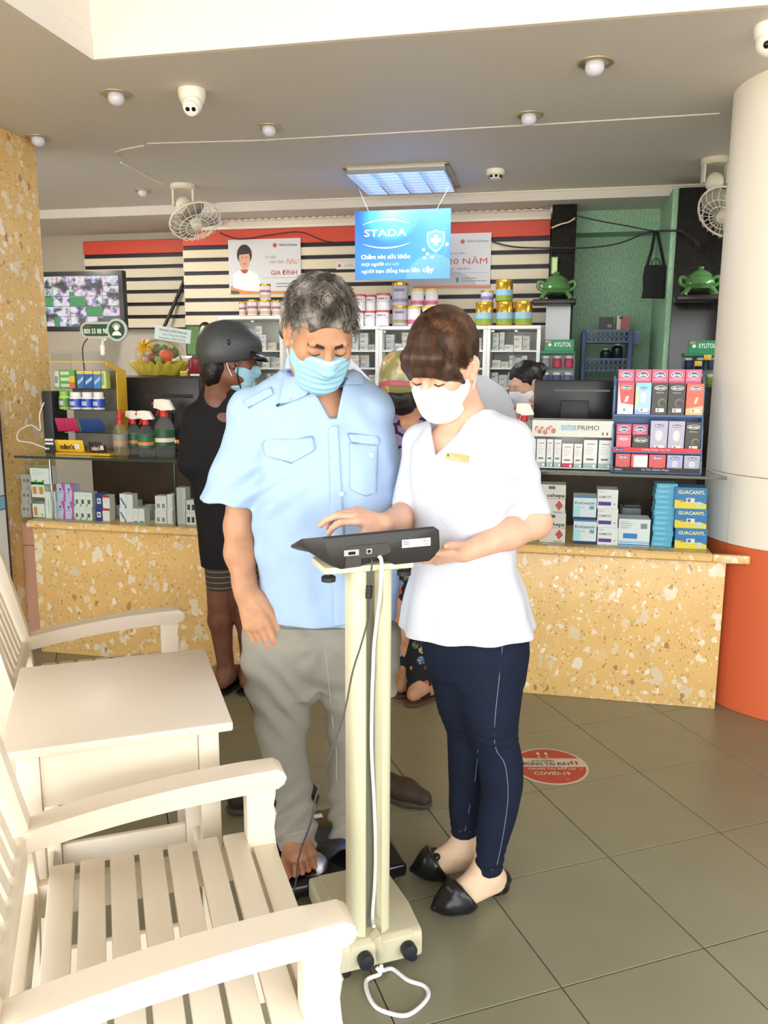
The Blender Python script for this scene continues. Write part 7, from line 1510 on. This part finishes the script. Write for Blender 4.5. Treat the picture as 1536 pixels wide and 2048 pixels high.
for i in range(nx_):
    for j in range(ny_):
        if i == nx_-1 and j == 0: continue
        x, z = .033+i*cw, .032+j*ch; pn = obj('camera_picture', MB().box(x+.002, x+cw-.002, -.0022, -.0012, z+.002, z+ch-.002), 'cctv_screen', scr)
        if (i, j) in ((2, 2), (2, 3), (3, 1), (1, 0), (0, 2)): obj('camera_picture', MB().box(x+.002, x+cw*(.35 if (i+j) % 2 else .98)-.002, -.0025, -.0023, z+.002, z+ch*(.5 if j == 3 else .98)-.002), 'cctv_green', scr)
obj('bracket', MB().box(w*.12, w*.22, .0501, YB+.348-YV, h*.3, h*.7), 'case_dark', tv)
b = MB(); b.tube(bez([(w*.62, .02, -.0), (w*.56, .02, -.05), (w*.52, .0, -.12), (w*.53, .0, -.3)], 6), .005, 6); obj('cable', b, 'knob_black', tv)
# cables over the slats and the alcove
def cable(label, pts, r, m='knob_black', cat='cable', name='cable'):
    b = MB(); P = bez(pts, 6); o0 = P[0].copy(); b.tube([p-o0 for p in P], r, 6); o = obj(name, b, m); o.location = o0; tag(o, label, cat)
cable('thick black cable slanting down the recessed slat wall', [pY(371, 555, YB+.26), pY(352, 600, YB+.25), pY(330, 650, YB+.22), pY(318, 668, YB+.2)], .014)
cable('thin dark cable sagging over the red band', [pY(440, 466, YB-.09), pY(480, 478, YB-.07), pY(540, 470, YB-.08), pY(600, 464, YB-.09), pY(650, 482, YB-.07), pY(700, 487, YB-.07), pY(760, 478, YB-.06)], .004)
cable('dark cables from the slat wall to the alcove rail', [pY(985, 484, YB-.06), pY(1030, 494, YB-.1), pY(1100, 496, 5.50), pY(1180, 495, 5.50), pY(1240, 486, 5.40), pY(1300, 464, 5.3), pY(1365, 461, 5.15)], .005)
cable('taut dark cable across the top of the alcove', [pY(1155, 432, 5.5), pY(1200, 442, 5.45), pY(1260, 453, 5.35), pY(1310, 462, 5.25), pY(1365, 464, 5.15), pY(1400, 490, 5.1)], .004)
cable('bundle of pale wires on the granite pier', [pY(1103, 456, 5.53), pY(1120, 449, 5.53), pY(1138, 444, 5.53), pY(1150, 436, 5.53)], .006, 'brass_ring')
# black bag on the cable
Yb = 5.30; b0 = pY(1283, 597, Yb); w = pY(1334, 560, Yb).x-b0.x; h = pY(1300, 531, Yb).z-b0.z
bag = thing('bag', 'flat black fabric bag hanging by its strap from the alcove cable', 'bag', (b0.x, Yb, b0.z)); S = Sdf(); S.stack([(0, w/2-.004, 0, w/2, .028), (h*.5, w/2, 0, w/2*.97, .026), (h, w/2+.006, 0, w/2*.96, .016)], 0, p=5); S.warp(lambda P: -.003*nz(P, 22, 1)); obj('pouch', S.build('pouch', .006), fabric('bag_black', '#262628', 600), bag)
tp = pY(1312, 463, Yb)-Vector((b0.x, Yb, b0.z))
for x in (.02, w-.02): b = MB(); b.tube([(x, 0, h-.01), Vector((x, 0, h)).lerp(tp, .5)+Vector((.004, 0, 0)), tp+Vector(((x-w/2)*.12, 0, .004))], [(.002, .011)]*3, 6, up=(0, 1, 0)); obj('strap', b, 'bag_black', bag)
b = MB(); b.tube([(w*.3, -.002, h-.005), (w*.36, -.004, h+.03), (w*.5, -.004, h+.04), (w*.64, -.004, h+.03), (w*.7, -.002, h-.005)], [(.003, .006)]*5, 6); obj('handle', b, 'bag_black', bag)
# jade urns on dark shelves
mat('jade', '#4f7d45', rough=.15, vary=.35, vscale=18, spec=.6); mat('shelf_dark', '#231d1a', rough=.35)
def urn(label, xc, yb, Y, w, slab, lab2):
    p = pY(xc, yb, Y); R = w/2*(Y/cos(YAW))/F; sh_ = MB(); x0, x1 = pY(slab[0], yb, Y).x, pY(slab[1], yb, Y).x; sh_.rbox(0, x1-x0, -.09, .09, -.03, 0, .006); o = obj('shelf', sh_, 'shelf_dark'); o.location = (x0, Y, p.z); tag(o, lab2, 'shelf')
    t = thing('jade_urn', label, 'urn', (p.x, Y, p.z+.0005), 0, 'jade urns'); k = R*.62
    for s_ in (-1, 1):
        for q in (-1, 1): b = MB(); b.tube([(s_*R*.55, q*R*.3, R*.42), (s_*R*.75, q*R*.4, R*.18), (s_*R*.8, q*R*.42, R*.03)], [R*.14, R*.12, R*.15], 10); obj('leg', b, 'jade', t)
        b = MB(); b.tube(bez([(s_*R*.55, 0, R*.85), (s_*R*.95, 0, R*1.0), (s_*R*1.0, 0, R*.7), (s_*R*.7, 0, R*.5)], 5), R*.11, 10); obj('handle', b, 'jade', t)
    obj('bowl', MB().lathe([(R*.3, R*.28), (R*.62, R*.36), (R*.78, R*.6), (R*.74, R*.85), (R*.58, R*.98), (R*.6, R*1.02)], 28), 'jade', t); obj('lid', MB().lathe([(R*.6, R*1.02), (R*.62, R*1.06), (R*.5, R*1.2), (R*.3, R*1.32), (R*.12, R*1.38), (R*.16, R*1.45), (R*.14, R*1.52), (R*.03, R*1.56)], 28), 'jade', t)
urn('green jade urn with lid on the granite pier shelf beside the cans', 1112, 600, 5.42, 66, (1066, 1152), 'dark wooden shelf under the jade urn beside the cans'); urn('green jade urn with lid next to the white column', 1398, 592, 5.05, 66, (1350, 1450), 'dark wooden shelf under the jade urn next to the column')
cpx('leaf_ornament', 'pale green upright ornament on the jade urn beside the cans', 'ornament', 1103, 1115, 514, 548, 5.51, .02, '#9fbf6a', [('r', .2, .8, .1, .9, '#c9dc9a')])
# steel panel and gum racks by the piers
cpx('steel_panel', 'brushed steel panel fixed below the shelf of the jade urn', 'panel', 1091, 1140, 612, 692, 5.50, .02, '#b9bec2', [('r', .02, .98, .02, .98, '#c4c9cc')], rough=.2)
def gumrack(label, x0, x1, y0, y1, Y, txt, rows):
    a, b, c, d = box_px(x0, x1, y0, y1, Y); w, h = b-a, d-c; t = thing('gum_rack', label, 'rack', (a, Y, c)); obj('tray', MB().rbox(0, w, -.02, .12, h-.02, h, .003), mat('rack_green', '#2f7a52', rough=.4), t); obj('back', MB().box(0, w, .1, .12, 0, h-.0205), mat('rack_glass', '#9fb0ac', rough=.2), t)
    s_ = MB(); s_.box(w*.12, w*.95, -.002, .02, h+.0003, h+.07, 0); put_text(s_, txt, w*.38, h+.028, .026, 1, -.0026, .03, w=w*.5); s_.add([(w*.27+.01*cos(i*pi/6), -.0026, h+.038+.01*sin(i*pi/6)) for i in range(12)], [list(range(12))], 1); s_.add([(w*.14, -.0026, h+.05), (w*.3, -.0026, h+.05), (w*.3, -.0026, h+.064), (w*.14, -.0026, h+.064)], [(0, 1, 2, 3)], 2); obj('topper', s_, [colm('#2f8a5f'), colm('#e6f0ea'), colm('#c9807a')], t, fix=False)
    obj('bracket', MB().box(w*.3, w*.7, .1205, (5.545 if x0 < 1200 else 5.186)-Y, h*.3, h*.7), 'case_dark', t)
    if x0 > 1200:
        for tx_, tz_ in ((.3, .62), (.55, .8)): obj('price_tag', MB().rbox(w*tx_, w*tx_+.04, -.024, -.0205, h*tz_, h*tz_+.028, .001), colm('#d9b43a'), t)
    for u in (0, w-.004): obj('side', MB().box(u, u+.004, -.018, .0995, 0, h-.0205), 'acrylic', t)
    for k, row in enumerate(rows):
        z = h*(1-(k+1)/len(rows)*.95); obj('shelf', MB().box(.0045, w-.0045, -.016, .0995, z-.005, z), 'acrylic', t); n = len(row)
        for i, c_ in enumerate(row):
            r = w/n*.40; x = w*(i+.5)/n; hh = h/len(rows)*.68; g = thing('gum_jar', 'small gum jar in the '+('rack under the steel panel' if x0 < 1200 else 'rack beside the white column'), 'jar', (a+x, Y+.03, c+z+.0005), 0, 'gum jars in the green topped racks'); obj('jar_body', MB().lathe([(r*.9, 0), (r, .003), (r, hh*.7), (r*.8, hh*.78)], 16), colm(c_), g); obj('cap', MB().lathe([(r*.82, hh*.78), (r*.82, hh)], 16), colm('#e9e9e6'), g)
gumrack('clear gum rack with green top under the steel panel', 1079, 1149, 702, 772, 5.28, 'XYLITOL', [['#8a8f96', '#b5435f', '#b5435f'], ['#5a4f86', '#4f5a8a', '#6f6f96']])
gumrack('clear gum rack with green top next to the white column', 1366, 1436, 706, 775, 4.95, 'XYLITOL', [['#26345a', '#26345a', '#3f4a66'], ['#7a9a4a', '#7a9a4a', '#7a9a4a']])
# blue plastic rack in the alcove
Yg = 5.62; a, b, c, d = box_px(1161, 1264, 658, 800, Yg); w = b-a; pr = thing('plastic_rack', 'blue plastic tier rack with pierced edges in the green alcove', 'rack', (a, Yg, 0)); mat('plastic_blue', '#4d5c8a', rough=.4)
tz = pY(1212, 660, Yg).z
for x in (0, w-.03):
    for y in (0, .22): obj('post', MB().rbox(x, x+.03, y, y+.03, 0, tz, .006), 'plastic_blue', pr)
for y in (684, 742, 800): z = pY(1212, y, Yg).z; obj('tray', MB().box(.0305, w-.0305, .02, .23, z-.006, z), 'plastic_blue', pr)
for y0, y1 in ((661, 685), (718, 743), (778, 800)):
    z1_, z0_ = pY(1212, y0, Yg).z, pY(1212, y1, Yg).z; e = MB(); nxh = 9; hw2 = (w-.062)/nxh; 
    e.box(.031, w-.031, .002, .010, z1_-.010, z1_+.006); e.box(.031, w-.031, .002, .010, z0_, z0_+.010)
    for i in range(nxh+1): x = .031+i*hw2; e.box(max(x-.005, .031), min(x+.005, w-.031), .003, .009, z0_+.01, z1_-.01)
    zm = (z0_+z1_)/2; e.box(.031, w-.031, .003, .009, zm-.004, zm+.004)
    obj('pierced_edge', e, 'plastic_blue', pr)
def lidjar(name, label, cat, xc, y0, y1, wpx, Y, col, capc):
    p = pY(xc, y1, Y); h = pY(xc, y0, Y).z-p.z; r = wpx/2*(Y/cos(YAW))/F; t = thing(name, label, cat, (p.x, Y+r, p.z+.0005)); obj('body', MB().lathe([(r*.85, 0), (r, h*.1), (r, h*.7), (r*.5, h*.86)], 20), colm(col, .25), t); obj('cap', MB().lathe([(r*.48, h*.86), (r*.5, h*.97), (r*.3, h)], 20), colm(capc), t)
cpx('black_pouch', 'black printed cosmetic jar on top of the blue plastic rack', 'jar', 1199, 1227, 634, 664, Yg+.05, .06, '#1c1a1a', [('t', 'TS', .55, .3, .2, '#d8d4cc')]); lidjar('water_bottle', 'dark plastic bottle on the left of the blue plastic rack shelf', 'bottle', 1211, 696, 722, 20, Yg+.08, '#2c3540', '#cfd6da'); lidjar('water_bottle', 'dark plastic bottle on the right of the blue plastic rack shelf', 'bottle', 1234, 686, 722, 21, Yg+.08, '#1f2a34', '#cfd6da')
cpx('folder', 'red folder in a clear sleeve on top of the blue plastic rack', 'folder', 1233, 1260, 632, 664, Yg+.06, .04, '#a86a60', [('r', .0, .3, .0, 1, '#d9d4ce'), ('p', [(.1, .9), (.45, 1.0), (.4, .75)], '#2a2626')], rz=.1)
cpx('blue_bin', 'blue plastic cup hung on the side of the rack', 'cup', 1264, 1280, 662, 688, Yg+.06, .05, '#5a6f9a', [('r', 0, 1, .85, 1, '#6f84ae')])
# shelf behind the monitor with the gift basket
Yh = 4.35; zb_ = pY(300, 752, Yh).z; x0, x1 = pY(225, 752, Yh).x, pY(440, 752, Yh).x
t = thing('side_cupboard', 'dark cupboard behind the large monitor carrying the gift basket', 'cupboard', (x0, Yh-.06, 0)); obj('carcass', MB().box(0, x1-x0, .012, .4, 0, zb_-.025), 'dark_wood', t); obj('top', MB().rbox(-.01, x1-x0+.01, -.01, .41, zb_-.0245, zb_, .004), 'dark_wood', t)
for i in range(2): dd = obj('door', MB().rbox((x1-x0)*i/2+.003, (x1-x0)*(i+1)/2-.003, .0, .0115, .06, zb_-.03, .003), 'dark_wood', t); obj('knob', MB().sphere(((x1-x0)*.5+(.03 if i else -.03), -.01, .7), .012), 'chrome', dd)
cx_ = pY(304, 740, Yh).x; bs = thing('gift_basket', 'fruit gift basket in clear wrap with a yellow ribbon', 'basket', (cx_, Yh+.10, zb_+.001)); mat('wrap_yellow', '#b9aa3a', rough=.35); mat('film', '#f0f4f2', rough=.05, trans=.9, alpha=.22)
S = Sdf(); S.stack([(0, 0, 0, .13, .09), (.03, 0, 0, .15, .10), (.075, 0, 0, .175, .115)], 0); S.warp(lambda P: -.010*np.sin(np.arctan2(P[:, 1], P[:, 0])*15)*sstep(.0, .08, P[:, 2])-.003*nz(P, 40, 1)); obj('wrap', S.build('wrap', .006), 'wrap_yellow', bs)
b = MB(); b.tube(bez([(-.14, 0, .06), (-.12, 0, .14), (-.05, 0, .20), (.03, 0, .205), (.11, 0, .16), (.14, 0, .06)], 6), .007, 8); obj('basket_handle', b, mat('wicker', '#b39a6a', rough=.7, bump=.6, bscale=150), bs)
b = MB()
for i in range(7): a_ = i*.9; b.tube(bez([(-.05, -.06, .165), (-.05+.05*cos(a_), -.075, .165+.04*sin(a_)), (-.05+.02*cos(a_+.5), -.085, .165+.02*sin(a_+.5)), (-.05, -.065, .165)], 5), [(.009, .0015)]*16, 6)
for s_ in (-1, 1): b.tube(bez([(-.05, -.07, .16), (-.05+s_*.03, -.085, .11), (-.05+s_*.02, -.09, .06)], 5), [(.009, .0015)]*11, 6)
obj('ribbon', b, mat('ribbon_gold', '#d9a92c', rough=.35), bs)
for i, (x, y, z, r, c_) in enumerate([(.07, -.04, .11, .042, '#d2603c'), (.0, -.05, .10, .034, '#8a4a3a'), (-.08, -.03, .10, .034, '#9a86b0'), (.03, .02, .14, .04, '#5c7a3a'), (-.02, .03, .15, .036, '#6f7a42'), (.09, .02, .13, .034, '#4f6a34'), (.04, -.07, .09, .026, '#7fa05a'), (-.04, -.07, .09, .024, '#b9a27a')]):
    f_ = thing('fruit', ['orange fruit', 'brown fruit', 'violet fruit', 'dark green fruit', 'olive green fruit', 'leaf green fruit', 'small pale green fruit', 'small beige fruit'][i]+' inside the gift basket', 'fruit', (cx_+x, Yh+.08+y, zb_+z-r*.9), 0, 'fruit in the gift basket'); obj('flesh', MB().lathe([(r*.2, r*.06), (r*.7, r*.3), (r, r*.9), (r*.85, r*1.5), (r*.4, r*1.8), (r*.08, r*1.72)], 18), mat('fruit_'+c_.lstrip('#'), c_, rough=.35, vary=.15, vscale=30), f_); b = MB(); b.tube([(0, 0, r*1.7), (r*.1, 0, r*2.0)], r*.06, 6); obj('stem', b, 'dark_wood', f_)
S = Sdf(); S.ell((0, 0, .115), (.155, .095, .11)); S.warp(lambda P: -.004*nz(P, 30, 2)); obj('film', S.build('film', .008), 'film', bs)
q = [pY(x, y, Yh+.05) for x, y in ((312, 651), (382, 661), (380, 688), (308, 678))]; o0 = q[3].copy(); b = MB(); u_ = (q[2]-q[3]); v_ = (q[0]-q[3]); L1, L2 = u_.length, v_.length; an2 = atan2(u_.z, u_.x)
gs = thing('gift_card', 'pale blue handwritten card leaning on the gift basket', 'card', o0); gs.rotation_euler = (0, -an2, 0); b.rbox(0, L1, 0, .003, 0, L2, .0012, seg=1); obj('card', b, colm('#cfe2e2'), gs); b = MB(); put_text(b, 'TRUNG SƠN Pharma', L1*.12, L2*.66, L2*.17, 0, -.0006, .02, w=L1*.78); put_text(b, 'Chúc Mừng Sinh Nhật', L1*.22, L2*.38, L2*.14, 0, -.0006, .0, w=L1*.66); put_text(b, 'Pymepharco Bình Dương', L1*.14, L2*.12, L2*.14, 1, -.0006, .01, w=L1*.72); obj('writing', b, [colm('#7a4a66'), colm('#3f7a72')], gs, fix=False); b = MB(); b.tube([(L1*.4, .004, 0), (L1*.38, .02, -.12)], .003, 6); obj('stick', b, 'wicker', gs)
lidjar('pickle_jar', 'glass jar of red sweets with a green lid on the cupboard', 'jar', 386, 708, 748, 32, Yh+.02, '#8f2f3a', '#4a6a4a'); cpx('paper_cup', 'small yellow cup at the end of the cupboard', 'cup', 360, 374, 742, 752, Yh+.03, .04, '#d9b94a', [('r', 0, 1, .7, 1, '#efe2b0')])
# framed picture by the cabinet, floor mark, board on the left
a, b, c, d = box_px(372, 404, 650, 712, YB-.02); fr = thing('framed_picture', 'dark framed picture standing beside the left cabinet', 'picture', (a, YB-.025, c)); obj('frame', MB().rbox(0, b-a, 0, .02, 0, d-c, .003), colm('#2f352c'), fr); obj('picture', MB().box(.012, b-a-.012, -.001, .0, .012, d-c-.012), mat('picture_green', '#4f7a3a', rough=.4, vary=.5, vscale=25), fr)
lb = pY(410, 712, YB-.1); t = thing('figurine', 'small standing figurine with black hair beside the left cabinet', 'figurine', (pY(411, 700, YB-.12).x, YB-.12, pY(411, 712, YB-.12).z)); S = Sdf(); S.stack([(0, 0, 0, .05, .04), (.10, 0, 0, .045, .035), (.15, 0, 0, .02, .02)], 0); S.ell((0, 0, .185), (.034, .034, .042), k=.01); obj('figure', S.build('figure', .006), mat('figurine', '#cfc6b4', rough=.5), t); S = Sdf(); S.ell((0, .008, .20), (.042, .042, .045)); S.ell((0, -.035, .18), (.03, .03, .04), op=1); obj('hair', S.build('hair', .006), 'hair_black', t)
c, d = pY(411, 712, YB-.12).z, .9; o = obj('wall_shelf', MB().rbox(-.16, .18, -.16, .09, -.02, -.0005, .003), 'cab_white'); o.location = (pY(411, 700, YB-.12).x, YB-.1, c); tag(o, 'white wall shelf under the framed picture and the figurine', 'shelf')
ctr = pz(1100, 1532, .0); R_ = .5*((pz(1174, 1530, 0)-pz(1026, 1534, 0)).length); fm = thing('floor_sticker', 'worn round red floor sticker behind the pharmacist', 'sticker', (ctr.x, ctr.y, .0003), radians(12))
b = MB(); n = 48; b.add([(R_*cos(2*pi*i/n)*(1+.004*sin(i*7)), R_*sin(2*pi*i/n)*(1+.004*cos(i*5)), .0006) for i in range(n)]+[(R_*cos(2*pi*i/n), R_*sin(2*pi*i/n), 0) for i in range(n)], [list(range(n))]+[(i, n+i, n+(i+1) % n, (i+1) % n) for i in range(n)], 0)
def seg(z0, z1, mi, r=.94):
    pts = [(r*R_*cos(t_), r*R_*sin(t_)) for t_ in [2*pi*i/96 for i in range(96)] if z0*R_ <= r*R_*sin(t_) <= z1*R_]; pts = sorted(pts, key=lambda p: 0)
    lft = sorted([p for p in pts if p[0] < 0], key=lambda p: p[1]); rgt = sorted([p for p in pts if p[0] >= 0], key=lambda p: p[1]); poly = rgt+lft[::-1]; b.add([(p[0], p[1], .0010) for p in poly], [list(range(len(poly)))], mi)
seg(.38, .94, 1); seg(-.94, -.05, 1)
def ftext(s, x, y, hh, mi, w): vs, fs, wd_ = text_geo(s, .03); b.add([(x+v[0]*w/wd_, y+v[1]*hh, .0014) for v in vs], fs, mi)
ftext('VUI LÒNG', -.45*R_, .22*R_, .10*R_, 2, .6*R_); ftext('ĐỨNG TẠI ĐÂY', -.72*R_, .02*R_, .16*R_, 2, 1.3*R_); ftext('CHUNG TAY ĐẨY LÙI', -.62*R_, -.22*R_, .10*R_, 0, 1.25*R_); ftext('COVID-19', -.5*R_, -.5*R_, .17*R_, 0, .95*R_)
for x in (-.2, .02):
    for (dy, ra, rb) in ((.68, .045, .085), (.50, .035, .05)): b.add([(x*R_+ra*R_*cos(i*pi/6), dy*R_+rb*R_*sin(i*pi/6), .0014) for i in range(12)], [list(range(12))], 0)
for x in (.62, .74): b.add([(x*R_+.035*R_*cos(i*pi/6), .16*R_+.11*R_*sin(i*pi/6), .0014) for i in range(12)], [list(range(12))], 1)
m = mat('sticker_red', '#b2402f', rough=.5); nt, N, L, B = nodes(m); tc = N('ShaderNodeTexCoord'); n1 = N('ShaderNodeTexNoise', i_Scale=26.0, i_Detail=5.0); L(tc.outputs['Object'], n1.inputs['Vector']); r = ramp(N, [(.66, '#b2402f'), (.70, '#cdbfae')]); L(n1.outputs[0], r.inputs[0]); L(r.outputs[0], B.inputs['Base Color'])
obj('sticker', b, [colm('#cdc2ae', .6), 'sticker_red', colm('#4a4440', .6)], fm, fix=False)
# notice board standing at the left edge
p = pz(10, 1210, .05); q = [pX(x, y, XL+.02) for x, y in ((0, 1000), (16, 1000))]
nb_ = thing('notice_board', 'tall framed notice board leaning on the terrazzo wall', 'board', (XL+.012, pX(18, 1030, XL+.02).y-.62, .35)); hN = 1.0
obj('frame', MB().rbox(0, .02, 0, .6, 0, hN, .004), mat('board_frame', '#3a3f44', rough=.4), nb_); obj('sheet', MB().box(.0202, .0212, .02, .58, .45, hN-.02), colm('#d8dde0'), nb_); obj('sheet', MB().box(.0202, .0212, .02, .58, .02, .38), colm('#e6e9ea'), nb_); obj('sheet', MB().box(.0202, .0212, .02, .58, .385, .445), colm('#7fb8d8'), nb_)
p = pz(1545, 50, ZC); t2 = thing('dome_camera', 'white dome security camera above the white column', 'camera', (p.x, p.y, ZC), 0); obj('mount', MB().lathe([(.055, 0), (.056, -.01), (.053, -.03), (.046, -.048), (.03, -.06)], 32), 'white_plastic', t2); obj('eyeball', MB().sphere((-.01, -.02, -.062), .040, 24, 16), 'white_plastic', t2); obj('lens', MB().sphere((-.022, -.052, -.075), .012), 'black_gloss', t2)
